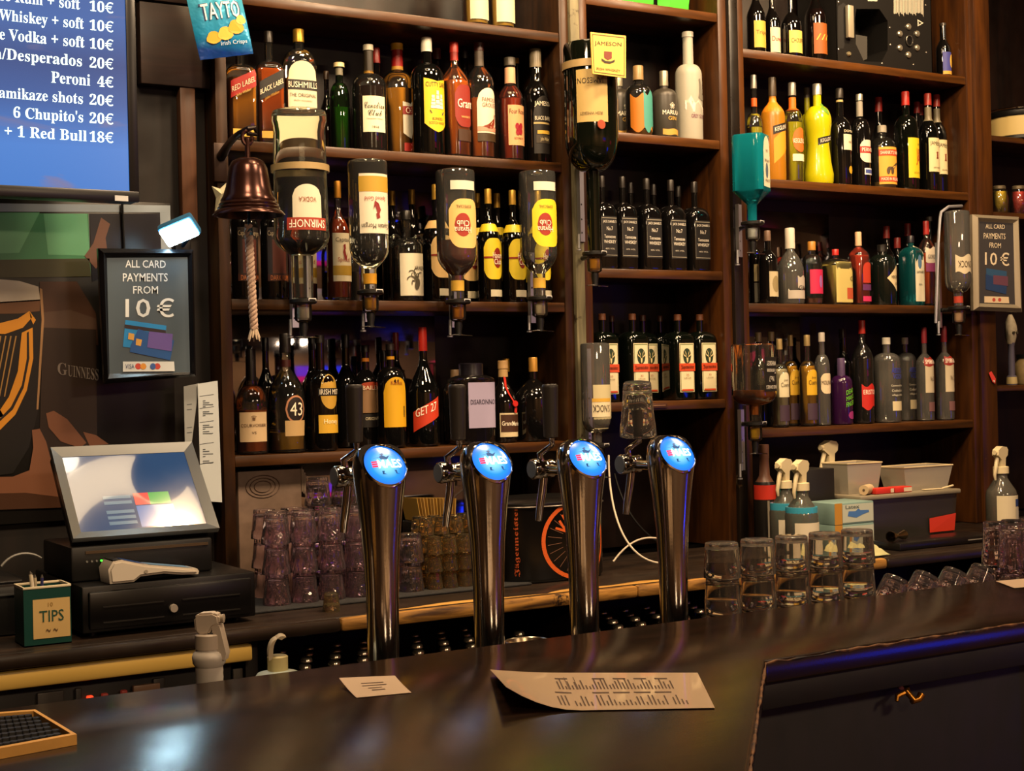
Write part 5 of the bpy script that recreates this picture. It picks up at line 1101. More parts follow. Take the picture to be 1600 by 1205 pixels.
def foil():
    m = bpy.data.materials.new('crisp_foil'); m.use_nodes = True; nt = m.node_tree; b = nt.nodes['Principled BSDF']; N = nt.nodes.new; L = nt.links.new
    tc = N('ShaderNodeTexCoord'); sp = N('ShaderNodeSeparateXYZ'); L(tc.outputs['Object'], sp.inputs[0]); mr = N('ShaderNodeMapRange'); mr.inputs[1].default_value = -.10; mr.inputs[2].default_value = .10; L(sp.outputs[2], mr.inputs[0])
    cr = N('ShaderNodeValToRGB'); e = cr.color_ramp.elements; e[0].position = .12; e[0].color = (*s2l('#123a86'), 1); e[1].position = .30; e[1].color = (*s2l('#1c86b8'), 1); x = e.new(.9); x.color = (*s2l('#4fb4d6'), 1)
    L(mr.outputs[0], cr.inputs[0]); L(cr.outputs[0], b.inputs['Base Color']); b.inputs['Roughness'].default_value = .25; b.inputs['Metallic'].default_value = .25
    n_ = N('ShaderNodeTexNoise'); n_.inputs['Scale'].default_value = 40; L(tc.outputs['Object'], n_.inputs[0]); bp = N('ShaderNodeBump'); bp.inputs['Distance'].default_value = .004; bp.inputs['Strength'].default_value = .6; L(n_.outputs[0], bp.inputs['Height']); L(bp.outputs[0], b.inputs['Normal'])
    return m
mk('foil_body', vs, fs, foil(), cp)
def onbag(u, v, off):
    p = bil(u, v); bul = .020*(math.sin(PI*min(1, max(0, u)))**.6)*(math.sin(PI*min(1, max(0, (v-.03)/.94)))**.5)
    return at(p.x, p.y, CY) - cc + Vector((0, -bul - .0025 - off, 0))
tv_, tf_, _ = tgeo(sansb('TAYTO'))
for off, sc, col, nm in ((0, 1.08, '#16305e', 'lettering_outline'), (.0012, 1.0, '#e4e6e6', 'lettering')):
    mk(nm, [onbag(.52 + u*.70*sc, .655 - v_*.125*sc - u*.0, off) for u, v_ in tv_], tf_, mat(col, .35), cp, False)
for k, (u, v_, r) in enumerate(((.30, .85, .13), (.52, .83, .14), (.74, .79, .15), (.86, .74, .10))):
    mk('crisp_print', [onbag(u + r*math.cos(a)*(1 + .15*math.sin(3*a)), v_ + r*.36*math.sin(a), .001 + .0003*k) for a in [i*2*PI/14 for i in range(14)]], [tuple(range(13, -1, -1))], mat(['#c9a23a', '#d6b04a', '#c49a2e', '#d9b85a'][k], .4), cp, False)
tv_, tf_, _ = tgeo('Irish Crisps'); mk('maker_lettering', [onbag(.66 + u*.5, .905 - v_*.04, .001) for u, v_ in tv_], tf_, mat('#c9d6e4', .35), cp, False)
G().tube([onbag(.5, .01, -.004), onbag(.5, .01, -.004) + Vector((0, .03, .02)), Vector((0, LW - CY - .004, .21))], .002, 6).make('hanging_wire', ALU, cp)

# ---------------------------------------------------------------- bell
BY = 3.16; bt_ = at(388, 247, BY); bb = at(389, 337, BY); Hb = bt_.z - bb.z; Rb = 56*depth(bb)/FPX
be = thing('bar_bell', 'brown bronze bar bell with plaited rope beside the shelves', 'bell', (bb.x, BY, bb.z))
BRZ = mat('#38201a', .22, .75, 'bronze', noise=.3, bscale=25)
pr = [(Rb, 0), (Rb*1.0, Hb*.015), (Rb*.93, Hb*.07), (Rb*.86, Hb*.10), (Rb*.87, Hb*.13), (Rb*.82, Hb*.16), (Rb*.83, Hb*.19), (Rb*.77, Hb*.23), (Rb*.775, Hb*.26), (Rb*.70, Hb*.34), (Rb*.62, Hb*.50), (Rb*.57, Hb*.68), (Rb*.53, Hb*.83), (Rb*.44, Hb*.94), (Rb*.28, Hb*.99), (Rb*.02, Hb)]
inn = [(Rb*.02, Hb*.95), (Rb*.40, Hb*.88), (Rb*.55, Hb*.5), (Rb*.70, Hb*.2), (Rb*.95, 0)]
G().lathe(pr[::-1] + inn[::-1], 40, cap0=False, cap1=False).make('dome', BRZ, be)
G().tube([(0, 0, Hb*.99), (0, 0, Hb + .03), (0, .002, Hb + .045)], .006, 10).tube([(math.cos(a)*.012, 0, Hb + .045 + math.sin(a)*.016) for a in [i*2*PI/14 for i in range(14)]], .004, 8, True).make('hanger', BRZ, be)
P0 = at(398, 202, BY) - Vector(be.location); mp_ = at(343, 240, YF - .004) - Vector(be.location); mp_.y = YF - .014 - BY
G().tube(bez(mp_ + Vector((0, 0, -.01)), mp_ + Vector((.01, -.03, .02)), P0 + Vector((-.05, .02, -.02)), P0 + Vector((-.015, 0, .0)), 10) + [P0 + Vector((0, 0, .004)), P0 + Vector((.004, 0, -.012)), Vector((0, 0, Hb + .055))], [.012, .012, .011, .010, .009, .009, .008, .008, .008, .007, .007, .006, .006, .005], 10).make('arm', mat('#1d130f', .4, .6), be)
G().box(mp_.x - .018, mp_.x + .016, mp_.y + .0, mp_.y + .012, mp_.z - .07, mp_.z + .025, .003).make('mount_plate', mat('#2a1c15', .4, .6), be)
G().lathe([(.009, -.045), (.009, -.03), (.003, -.02), (.002, Hb*.8)], 12).make('clapper', mat('#2c4a58', .4, .6), be)
# plaited rope: a braid of strands
r0 = at(388, 352, BY) - Vector(be.location); r1 = at(397, 515, BY) - Vector(be.location)
for s in range(3):
    pts = []
    for i in range(49):
        t = i/48; c_ = r0.lerp(r1, t); a = t*46 + s*2*PI/3; pts.append(c_ + Vector((math.sin(a)*.0055, math.cos(a)*.0045, 0)))
    G().tube(pts, .0052, 7).make('rope_strand', mat('#a08878', .85, 0, 'rope', bump=.6, bscale=300), be)
for k in range(9):
    a = k*2*PI/9; G().tube([r1 + Vector((math.cos(a)*.004, math.sin(a)*.004, .004)), r1 + Vector((math.cos(a)*.009, math.sin(a)*.006, -.010)), r1 + Vector((math.cos(a)*.014, math.sin(a)*.009, -.019 - .004*(k % 3)))], [.003, .003, .0012], 6).make('tassel', mat('#b5a28a', .85, 0, 'rope', bump=.6, bscale=300), be)
# loose pale tag on the post behind the bell
q0 = at(346, 300, YF - .012)
tg = thing('crumpled_tag', 'small crumpled pale foil tag on the post behind the bell', 'tag', q0)
tpx = [(331, 291), (344, 295), (360, 280), (357, 300), (345, 322), (336, 332), (338, 310)]
cpt = at(346, 303, YF - .026) - q0
pp = [at(x, y, YF - .008 - .006*(i % 2)) - q0 for i, (x, y) in enumerate(tpx)]
mk('foil', pp + [cpt] + [p + Vector((0, .003, 0)) for p in pp], [(i, (i+1) % 7, 7) for i in range(7)] + [(i, (i+1) % 7, 8 + (i+1) % 7, 8 + i) for i in range(7)], mat('#b9b59a', .4, .1), tg, False)
# drinks price sheets taped on the post
def sheet(name, desc, quad, Y, c, lines, group):
    o0 = at(*quad[0], Y); t = thing(name, desc, 'paper', o0, group=group); P = [at(x, y, Y) - o0 for x, y in quad]
    mk('paper', P + [p + Vector((0, .0006, 0)) for p in P], [(3, 2, 1, 0), (4, 5, 6, 7), (0, 1, 5, 4), (1, 2, 6, 5), (2, 3, 7, 6), (3, 0, 4, 7)], mat(c, .7), t, False)
    pxflat('printed_lines', lines, Y - .0005, mat('#4a5056', .7), t, o0); return t
ln = []
for y in (619, 638, 660, 694, 725): ln.append([(312, y), (334, y - 3), (334, y - 2.2), (312, y + .8)])
for k, y in enumerate((626, 629, 632, 635, 643, 646, 649, 664, 667, 670, 674, 677, 702, 705, 709, 713, 720, 723)): ln.append([(317, y), (317 + 4 + 6*(k % 3), y - .4), (317 + 4 + 6*(k % 3), y + 1), (317, y + 1.4)])
sheet('price_sheet', 'tall white price sheet pinned behind the till', [(309, 600), (340, 595), (347, 785), (314, 783)], 3.44, '#b4bcc0', ln, 'price sheets')
sheet('price_sheet', 'shorter grey sheet partly under the white price sheet', [(287, 604), (311, 599), (300, 690), (289, 692)], 3.445, '#8a8f90', [[(292, y), (300, y - 1), (300, y), (292, y + 1)] for y in (632, 640, 668, 676)], 'price sheets')
# thin cable from the television down the wall
tag(G().tube([at(191, 318, LW - .018), at(192, 345, LW - .018), at(194, 388, LW - .018)], .003, 8).make('black_cable', BLK), 'thin black cable running down the wall below the television', 'cable')
# ---------------------------------------------------------------- till
GM = mat('#8c8f90', .28, .85, 'brushed_metal')
Yb, Yt = 3.13, 3.30
BL, BR, TL, TR = at(113, 845, Yb), at(340, 831, Yb), at(78, 701, Yt), at(300, 697, Yt)
xl = (BL.x + TL.x)/2; xr = (BR.x + TR.x)/2; zb = (BL.z + BR.z)/2; zt = (TL.z + TR.z)/2; W_ = xr - xl; Hh = math.hypot(zt - zb, Yt - Yb); ta = math.atan2(Yt - Yb, zt - zb)
till = thing('till', 'touch screen till with a brushed metal rim tilted back on its base', 'till', (xl + W_/2, Yb + .12, 0))
DRZ = at(128, 918, 3.04).z; till.location.z = DRZ
Mx = Matrix.Translation(Vector((xl + W_/2, Yb, zb)) - Vector(till.location)) @ Matrix.Rotation(-ta, 4, 'X')
G().box(-W_/2 + .004, W_/2 - .004, .003, .035, .004, Hh - .004, .004).xf(Mx).make('monitor_back', BLK, till)
bz = .022
for nm, q in (('rim_bar', [(-W_/2, 0), (W_/2, 0), (W_/2 - bz, bz), (-W_/2 + bz, bz)]), ('rim_bar', [(W_/2, 0), (W_/2, Hh), (W_/2 - bz, Hh - bz), (W_/2 - bz, bz)]), ('rim_bar', [(W_/2, Hh), (-W_/2, Hh), (-W_/2 + bz, Hh - bz), (W_/2 - bz, Hh - bz)]), ('rim_bar', [(-W_/2, Hh), (-W_/2, 0), (-W_/2 + bz, bz), (-W_/2 + bz, Hh - bz)])):
    vs = [(x, -.010 if i < 2 else -.001, z) for i, (x, z) in enumerate(q)] + [(x, .004, z) for x, z in q]
    vs = [Mx @ Vector(v) for v in vs]; mk(nm, vs, [(0, 1, 2, 3), (0, 4, 5, 1), (7, 6, 5, 4)], GM, till, False)
sc_ = [(-W_/2 + bz, bz), (W_/2 - bz, bz), (W_/2 - bz, Hh - bz), (-W_/2 + bz, Hh - bz)]
scr = mk('touch_screen', [Mx @ Vector((x, 0, z)) for x, z in sc_], [(0, 1, 2, 3)], mat('#223a5e', .10, 0, 'touch_screen', emit='#2f5088', es=.28, coat=1.), till, False)
def ui(name, rects, c, es=.5):
    V = []; Fs = []
    for x0, z0_, x1_, z1_ in rects:
        k = len(V); V += [Mx @ Vector((-W_/2 + W_*x, -.0006, Hh*z)) for x, z in ((x0, z0_), (x1_, z0_), (x1_, z1_), (x0, z1_))]; Fs.append((k, k+1, k+2, k+3))
    mk(name, V, Fs, mat(c, .12, emit=c, es=es, coat=1.), scr, False)
ui('red_button', [(.48, .34, .585, .47)], '#a8323a', .35); ui('green_button', [(.585, .34, .73, .47)], '#2f8a4a', .3); ui('blue_panel', [(.48, .10, .74, .33)], '#2a5aa8', .3)
ui('list_rows', [(.27, z, .46, z + .035) for z in (.14, .20, .26, .36, .42)], '#4a6a8a', .3)
V = [Mx @ Vector((x*W_, -.0018, z)) for x, z in ((-.03, .006), (.06, .006), (.06, .017), (-.03, .017))]; mk('maker_badge', V, [(0, 1, 2, 3)], mat('#a8303a', .4, emit='#a8303a', es=.2), till, False)
bx0, bx1 = at(116, 880, 3.10).x, at(338, 865, 3.10).x; o_ = Vector(till.location)
G().box(bx0 - o_.x, bx1 - o_.x, 3.125 - o_.y, 3.36 - o_.y, .0005, zb - DRZ - .012, .005).make('base_unit', BLK, till)
G().box(bx0 - o_.x + .03, bx1 - o_.x - .01, 3.122 - o_.y, 3.125 - o_.y, zb - DRZ - .028, zb - DRZ - .022).make('base_trim', mat('#5a4a3a', .35, .6), till, False)
for k in range(5):
    p = at(136 + k*7.6, 878 - k*.6, 3.123) - o_; G().lathe([(.0022, -.001), (.0022, .002)], 10, 'y', p).make('indicator', mat('#6a6a66', .4) if k < 3 else mat('#2ad02a', .4, emit='#3aff2a', es=4), till)
G().box(-.04, .04, .0, .10, zb - DRZ - .02, zb - DRZ + .05, .006).make('monitor_stand', BLK, till)
# cash drawer
dx0, dx1 = at(130, 940, 3.04).x, at(402, 930, 3.04).x
dr = thing('cash_drawer', 'black metal cash drawer with a keyhole under the till', 'cash drawer', ((dx0+dx1)/2, 3.24, 1.0))
w2 = (dx1 - dx0)/2
G().box(-w2, w2, -.19, .20, .0105, DRZ - 1.0 - .0005, .004).make('casing', mat('#070606', .35, .1), dr)
G().box(-w2 + .012, w2 - .012, -.20, -.189, .018, DRZ - 1.012, .004).make('drawer_front', mat('#080707', .3, .1), dr)
for z in (.03, .062): G().box(-w2 + .04, -.02, -.2025, -.20, z, z + .0025).box(.02, w2 - .04, -.2025, -.20, z, z + .0025).make('pressed_line', mat('#2a2826', .3, .4), dr, False)
G().lathe([(.008, -.208), (.009, -.204), (.009, -.198)], 18, 'y', (0, 0, .047)).make('keyhole', mat('#b8aea2', .35, .6), dr)
for sx in (-1, 1):
    for sy in (-1, 1): G().lathe([(.010, 0), (.010, .011)], 12, 'z', (sx*(w2 - .03), sy*.15, .0002)).make('foot', BLK, dr)
# payment terminal
tp = at(236, 902, 3.07); tm = thing('payment_terminal', 'white handheld card terminal lying face up on the cash drawer', 'terminal', (tp.x, 3.08, DRZ + .0006), .03)
prf = [(-.095, .0), (-.085, -.0), (-.045, 0), (-.030, .010), (.02, .012), (.06, .006), (.096, .004), (.098, .010), (.094, .016), (-.02, .034), (-.070, .048), (-.088, .046), (-.098, .030)]
bm = bmesh.new(); f = bm.faces.new([bm.verts.new((x, -.036, z)) for x, z in prf]); r = bmesh.ops.extrude_face_region(bm, geom=[f])
for v in [e for e in r['geom'] if isinstance(e, bmesh.types.BMVert)]: v.co.y = .036
bmesh.ops.recalc_face_normals(bm, faces=bm.faces[:]); bmesh.ops.bevel(bm, geom=[e for e in bm.edges if abs(e.verts[0].co.y - e.verts[1].co.y) < 1e-6], offset=.005, segments=2, affect='EDGES')
bm.verts.index_update(); G().add([v.co.copy() for v in bm.verts], [[v.index for v in f.verts] for f in bm.faces]).make('casing', mat('#b9b0a2', .4), tm); bm.free()
sl = (.034 - .016)/(-.02 - .094)
mk('screen', [(-.062, -.028, .0475), (-.015, -.028, .0345), (-.015, .028, .0345), (-.062, .028, .0475)], [(0, 1, 2, 3)], mat('#2a4a78', .15, emit='#3a6ab0', es=.25), tm, False)
mk('keypad', [(-.010, -.028, .0335), (.085, -.028, .0182), (.085, .028, .0182), (-.010, .028, .0335)], [(0, 1, 2, 3)], mat('#5a7a9a', .4), tm, False)
G().lathe([(.004, -.0375), (.004, -.035)], 12, 'y', (-.02, 0, .02)).make('side_button', mat('#8a8276', .4), tm)
G().box(-.088, -.07, -.030, .030, .0475, .0495, .001).make('paper_slot', BLK, tm)
# tips tin
tx0, tx1 = at(38, 955, 3.02).x, at(112, 950, 3.02).x; tc_ = (tx0+tx1)/2; hw = (tx1-tx0)/2; tz = at(60, 920, 3.02).z - 1.0
tn = thing('tips_tin', 'dark green square tips tin with pens beside the cash drawer', 'tin', (tc_, 3.065, 1.0008))
g = G(); g.box(-hw, hw, -.04, -.0385, 0, tz).box(-hw, hw, .0385, .04, 0, tz).box(-hw, -hw + .0015, -.0385, .0385, 0, tz).box(hw - .0015, hw, -.0385, .0385, 0, tz).box(-hw, hw, -.04, .04, 0, .002)
g.make('tin_walls', mat('#0f3a34', .35, .1), tn, False)
mk('label', [(-hw*.62, -.0408, tz*.12), (hw*.95, -.0408, tz*.12), (hw*.95, -.0408, tz*.80), (-hw*.62, -.0408, tz*.80)], [(0, 1, 2, 3)], mat('#b79a62', .6), tn, False)
for s_, xc_, zc, w_, h_, c_ in ((sansb('TIPS'), .16, .50, 1.04, .20, '#17402f'), ('10', .12, .70, .2, .07, '#8a6a2a'), ('~ ~', .16, .25, .5, .06, '#5a4426')):
    tv_, tf_, _ = tgeo(s_); mk('lettering', [(hw*(xc_ + u*w_), -.0414, tz*(zc + v*h_)) for u, v in tv_], tf_, mat(c_, .6), tn, False)
G().box(-hw - .001, hw + .001, -.041, -.0375, tz - .002, tz + .003, .001).box(-hw - .001, hw + .001, .0375, .041, tz - .002, tz + .003, .001).box(-hw - .001, -hw + .0025, -.0375, .0375, tz - .002, tz + .003).box(hw - .0025, hw + .001, -.0375, .0375, tz - .002, tz + .003).make('rim', mat('#c9bda0', .4), tn)
for k, (x, y, dx, c_, h_) in enumerate(((-.6, -.4, -.25, '#b9ae98', .022), (-.45, .1, -.2, '#c9bfae', .018), (-.3, .3, -.1, '#a89a80', .012), (-.1, 0, .05, '#2a2a5a', .012))):
    pn = thing('pen', ['pale pencil leaning out of the tips tin corner', 'cream pen leaning in the tips tin', 'tan pencil low in the tips tin', 'dark blue pen in the tips tin'][k], 'pen', (tc_ + hw*x*.5, 3.065 + y*.03, 1.004), group='pens in the tips tin')
    G().tube([(0, 0, 0), (hw*dx, 0, tz + h_)], .0032, 8).make('barrel', mat(c_, .45), pn); G().tube([(hw*dx, 0, tz + h_), (hw*dx*1.06, 0, tz + h_ + .006)], [.0032, .0012], 8).make('tip', mat('#3a342c', .45), pn)
# grey box unit behind the till at the far side of the counter
bxx = at(60, 860, 3.25).x
bx_ = thing('printer_box', 'low black receipt printer behind the tips tin', 'printer', (bxx - .20, 3.32, 1.0008))
G().box(-.22, .19, -.13, .15, 0, .105, .01).make('casing', BLK, bx_); G().box(-.2, .16, -.1, .1, .1055, .112, .003).make('lid', mat('#191919', .3), bx_)
G().box(-.22, .19, -.1335, -.1305, .085, .089).make('trim_line', GM, bx_, False)
tag(G().tube(bez(at(2, 885, 3.16), at(20, 860, 3.16), at(50, 862, 3.16), at(64, 872, 3.17), 14), .0025, 6).make('grey_cable', mat('#7a7a76', .5)), 'short grey cable looped over the receipt printer', 'cable')
# ---------------------------------------------------------------- appliance rail under the counter
ap = thing('undercounter_washer', 'glass washer under the counter with a cream rail and red lights', 'glass washer', (.4, 3.0, .12))
ax0, ax1 = -1.14, min(1.147, at(408, 1010, 2.975).x); zr1 = .966; zr0 = .930
G().box(ax0 - .4, ax1 - .4, -.035, .02, zr0 - .12, zr1 - .12, .006).make('top_rail', mat('#b5954a', .4, 0, 'cream_plastic'), ap)
G().box(ax0 - .4, ax1 - .43, .012, .40, .002, zr0 - .122, .004).make('body', mat('#1d1a18', .4, .3), ap)
for x0, x1_, c_ in ((58, 100, '#3a3430'), (118, 128, '#2b2725'), (240, 258, '#2b2725'), (365, 380, '#55504a')):
    a = at(x0, 1085, 3.005).x; b2 = at(x1_, 1080, 3.005).x; G().box(a - .4, b2 - .4, .004, .013, zr0 - .35, zr0 - .14, .002).make('front_panel', mat(c_, .4, .3), ap)
for x, y, c_ in ((140, 1091, '#ff3a1a'), (163, 1087, '#8a2a1a'), (193, 1082, '#7a2418')):
    p = at(x, y, 3.008) - Vector((.4, 3.0, .12)); G().box(p.x - .006, p.x + .006, -.001, .012, p.z - .005, p.z + .005, .002).make('indicator', mat(c_, .4, emit=c_, es=2.0 if x == 140 else .3), ap)
p = at(228, 1078, 3.008) - Vector((.4, 3.0, .12)); G().box(p.x - .028, p.x + .028, .0, .012, p.z - .012, p.z + .012, .002).make('display', mat('#8a6a54', .4), ap)
# ---------------------------------------------------------------- bottles racked under the counter
cm = None; k = 0
crate_z = .655
tag(board('trim_7', 1.19, 3.88, 3.05, 3.44, crate_z - .02, crate_z, W_BACK, None), kind='structure')
def mini():
    r = thing('small_beer_bottle', 'x', 'bottle', (0, 0, 0), group='capped beer bottles racked under the counter')
    b = Bt(.029, .225, profile(.52, .80, .40, 'slope', .04), 2, 1); mk('body', *b.body(b.p, 12), mat('#0b0706', .1, 0, 'dark_beer_glass'), r)
    G().lathe([(.0125, .216), (.0145, .217), (.0140, .223), (.011, .227), (.001, .2275)], 14, cap0=True, cap1=True).make('crown_cap', mat('#d8ccb8', .2, .9, 'crown_cap'), r)
    return r
proto = mini(); first = True
ORD = 'first second third fourth fifth sixth seventh eighth ninth tenth eleventh twelfth thirteenth fourteenth fifteenth sixteenth seventeenth eighteenth nineteenth twentieth twenty-first twenty-second twenty-third twenty-fourth twenty-fifth twenty-sixth'.split()
rown = ['front', 'second', 'third', 'rear']
for j in range(4):
    for i in range(26):
        x = 1.25 + i*.072 + (j % 2)*.036
        if x > 2.82 or (j == 0 and 1.96 < x < 2.06) or (1.94 < x < 2.08): continue
        o = proto if first else copy_tree(proto); first = False
        o.location = (x, 3.10 + j*.075, crate_z + .0005)
        o['label'] = 'capped dark beer bottle racked under the counter, %s row, %s from the washer' % (rown[j], ORD[i])
# ---------------------------------------------------------------- rubber mat and stacked tumblers
mt = tag(G().box(1.22, 1.955, 3.14, 3.42, 1.0004, 1.006, .002).make('bar_mat', mat('#16171a', .7, 0, 'rubber', bump=.8, bscale=260)), 'black ribbed rubber mat under the stacked tumblers', 'mat')
gname = 'ribbed tumblers stacked mouth down on the rubber mat'
lev = ['bottom', 'second', 'third', 'top', 'topmost']
H1 = .070; tmesh = glass_mesh('tumbler', H1 - .0006, .0335, .0265, .002, .010, 10, .11, 40)
RIB = thick_glass('#faf4f8', .02)  # faint lavender of the room's light put into the tumbler glass colour
for rj, (y, nx, nl, x0, who) in enumerate(((3.215, 6, [3, 3, 3, 3, 3, 2], 1.305, 'front'), (3.285, 5, [3, 3, 3, 3, 3], 1.335, 'middle'), (3.355, 5, [3, 3, 4, 4, 4], 1.335, 'rear'))):
    for i in range(nx):
        for l in range(nl[i]):
            put('tumbler', tmesh, (x0 + i*.0695 + random.uniform(-.001, .001), y, 1.0064 + l*H1), 'ribbed tumbler, %s layer, %s row of the stack left of the taps, column %s' % (lev[l], who, 'one two three four five six'.split()[i]), 'glass', gname, RIB, random.uniform(0, 1))
H2 = .043; smesh = glass_mesh('shot_glass', H2 - .0005, .0205, .0155, .0018, .009, 8, .07, 32)
YEL = thick_glass('#faf2d8', .025)  # yellow tint of the warm light put into the shot glass colour
for rj, (y, nl, who) in enumerate(((3.20, [3, 3, 3, 3, 2], 'front'), (3.246, [4, 4, 4, 4, 3], 'middle'), (3.292, [4, 4, 4, 4, 4], 'rear'))):
    for i in range(5):
        for l in range(nl[i]):
            put('shot_glass', smesh, (1.712 + i*.0425 + rj*.003, y, 1.0064 + l*H2), 'small shot glass, %s layer, %s row between first two taps, column %s' % (lev[l], who, 'one two three four five six'.split()[i]), 'glass', 'shot glasses stacked between the first two taps', YEL, random.uniform(0, 1))
put('shot_glass', smesh, Vector(atH(518, 955, 1.0005)), 'single small glass standing alone at the front of the counter', 'glass', None, YEL)
# printed carton behind the tumblers
cx = at(400, 780, 3.56).x; ct = thing('printed_carton', 'cream printed carton of paper mats behind the stacked tumblers', 'carton', (cx + .015, 3.56, 1.001))
G().box(-.085, .085, -.06, .06, 0, .30, .003).make('carton_body', mat('#6e5a4c', .6, noise=.3, bscale=40), ct)
for k in range(5): G().box(.086 + k*.004, .0885 + k*.004, -.06, .06, .24 - k*.004, .305 - k*.008, .0008).make('loose_mat', mat('#9a8878', .6), ct)
for k in range(3): G().tube([(-.02 + .045*math.cos(a)*(1 - .25*k), -.0612, .26 + .028*math.sin(a)*(1 - .25*k)) for a in [i*2*PI/20 for i in range(20)]], .0012, 5, True).make('printed_ring', mat('#5a4436', .6), ct)
# fan of beer mats in a holder
fx = at(672, 790, 3.50).x; fz = at(672, 812, 3.50).z
mh = thing('beer_mat_holder', 'black holder with a fan of tan beer mats standing on edge', 'beer mats', (fx, 3.50, 1.001))
G().box(-.062, .062, -.045, .045, 0, fz - 1.0 - .002, .003).make('holder_box', BLK, mh)
for k in range(13):
    x = -.052 + k*.0085; t_ = -.012 + .0012*k
    vs = [(x + t_*0, -.045, fz - 1.0), (x + .0014, -.045, fz - 1.0), (x + .0014, .045, fz - 1.0), (x, .045, fz - 1.0)] + [(x + t_, -.047, fz - 1.0 + .062 - .0006*k), (x + .0014 + t_, -.047, fz - 1.0 + .062 - .0006*k), (x + .0014 + t_, .047, fz - 1.0 + .06 - .0006*k), (x + t_, .047, fz - 1.0 + .06 - .0006*k)]
    mk('beer_mat', vs, [(3, 2, 1, 0), (4, 5, 6, 7), (0, 1, 5, 4), (1, 2, 6, 5), (2, 3, 7, 6), (3, 0, 4, 7)], mat(['#a8843a', '#8f6f30', '#b08c48'][k % 3], .7), mh, False)
# ---------------------------------------------------------------- drinks cooler
ca = at(792, 850, 3.17).x; cb = at(955, 850, 3.17).x; rc = (cb - ca)/2; ctop = at(870, 782, 3.17).z - 1.0
co = thing('drinks_cooler', 'black drum shaped drinks cooler with orange stag emblem', 'cooler', ((ca+cb)/2, 3.28, 1.0008))
CB = mat('#0c0b0b', .3, 0, 'black_drum')
def sup(th, z, off=0):   # rounded-square drum
    e = 3.2; c_, q_ = math.sin(th), math.cos(th); f_ = (abs(c_)**e + abs(q_)**e)**(-1/e); return ((rc + off)*f_*c_, -(rc*.85 + off)*f_*q_, z)
vs = []; fs = []; n = 48; zz = [0, .006, .01, ctop - .02, ctop - .012, ctop - .004, ctop]
rr = [-.006, -.001, 0, 0, .003, .002, -.005]
for z, o_ in zip(zz, rr):
    for i in range(n): vs.append(sup(2*PI*i/n, z, o_))
for j in range(len(zz)-1):
    for i in range(n): q = (i+1) % n; fs.append((j*n+i, j*n+q, (j+1)*n+q, (j+1)*n+i))
fs.append(tuple(range(n))); fs.append(tuple((len(zz)-1)*n + i for i in range(n))); mk('drum', vs, fs, CB, co)
OR = mat('#c2541a', .5, 0, 'orange_print')
def on(x, z, off=.0012): return sup(math.atan2(x, rc*.85), z, off)
def strokes(name, lines, wd, m):
    V = []; Fs = []
    for pts in lines:
        for (x0, z0_), (x1_, z1_) in zip(pts, pts[1:]):
            dx, dz = x1_-x0, z1_-z0_; L_ = math.hypot(dx, dz) or 1; nx, nz = -dz/L_*wd/2, dx/L_*wd/2; k = len(V)
            V += [on(x0-nx, z0_-nz), on(x1_-nx, z1_-nz), on(x1_+nx, z1_+nz), on(x0+nx, z0_+nz)]; Fs.append((k, k+1, k+2, k+3))
    mk(name, V, Fs, m, co, False)
cx_, cz_, RR = .035, ctop*.5, ctop*.47
ring = [(cx_ + RR*.95*math.cos(a), cz_ + RR*math.sin(a)) for a in [i*2*PI/40 for i in range(41)]]
strokes('emblem_ring', [ring], .010, OR)
an = lambda s: [[(cx_ + s*.004, cz_ - .01), (cx_ + s*.02, cz_ + .012), (cx_ + s*.034, cz_ + .024), (cx_ + s*.05, cz_ + .052)], [(cx_ + s*.018, cz_ + .010), (cx_ + s*.017, cz_ + .040), (cx_ + s*.026, cz_ + .062)], [(cx_ + s*.028, cz_ + .02), (cx_ + s*.033, cz_ + .048), (cx_ + s*.042, cz_ + .066)], [(cx_ + s*.034, cz_ + .024), (cx_ + s*.06, cz_ + .034)]]
strokes('antlers', an(1) + an(-1), .006, OR)
strokes('stag_head', [[(cx_, cz_ - .005), (cx_, cz_ - .04)], [(cx_ - .006, cz_ - .02), (cx_ + .006, cz_ - .02)]], .014, OR)
strokes('emblem_rays', [[(cx_ + .045*math.cos(a), cz_ + .045*math.sin(a)), (cx_ + RR*.84*math.cos(a), cz_ + RR*.88*math.sin(a))] for a in [i*2*PI/24 + .1 for i in range(24)]], .0014, mat('#6a4a38', .5))
tv_, tf_, _ = tgeo(frak('Jägermeister'))
V = [on(-rc*.86 - v*.024, ctop*.52 + u*ctop*.86) for u, v in tv_]; mk('lettering', V, tf_, mat('#a8481e', .5), co, False)
G().tube([on(rc*.9*math.cos(a), ctop + .004 + .0*a) if 0 else sup(a, ctop - .012, .004) for a in [i*2*PI/48 for i in range(48)]], .002, 6, True).make('lid_seam', mat('#5a544c', .3, .6), co)
# cables beside the cooler
tag(G().tube(bez(at(951, 712, 3.43), at(951, 780, 3.34), at(965, 872, 3.2), at(1030, 880, 3.18), 20), .0028, 8).make('white_cable', mat('#b5aa98', .5)), 'thin white cable hanging from the shelf and sweeping behind the last tap', 'cable')
tag(G().tube(bez(at(958, 878, 3.25), at(985, 840, 3.3), at(1010, 838, 3.3), at(1030, 842, 3.3), 16), .0026, 8).make('white_cable', mat('#b5aa98', .5)), 'short white cable looping up from the drinks cooler', 'cable')
tag(G().tube(bez(at(960, 740, 3.42), at(975, 800, 3.40), at(1000, 832, 3.36), at(1040, 855, 3.38), 16), .003, 8).make('black_cable', BLK), 'black cable hanging behind the drinks cooler', 'cable')
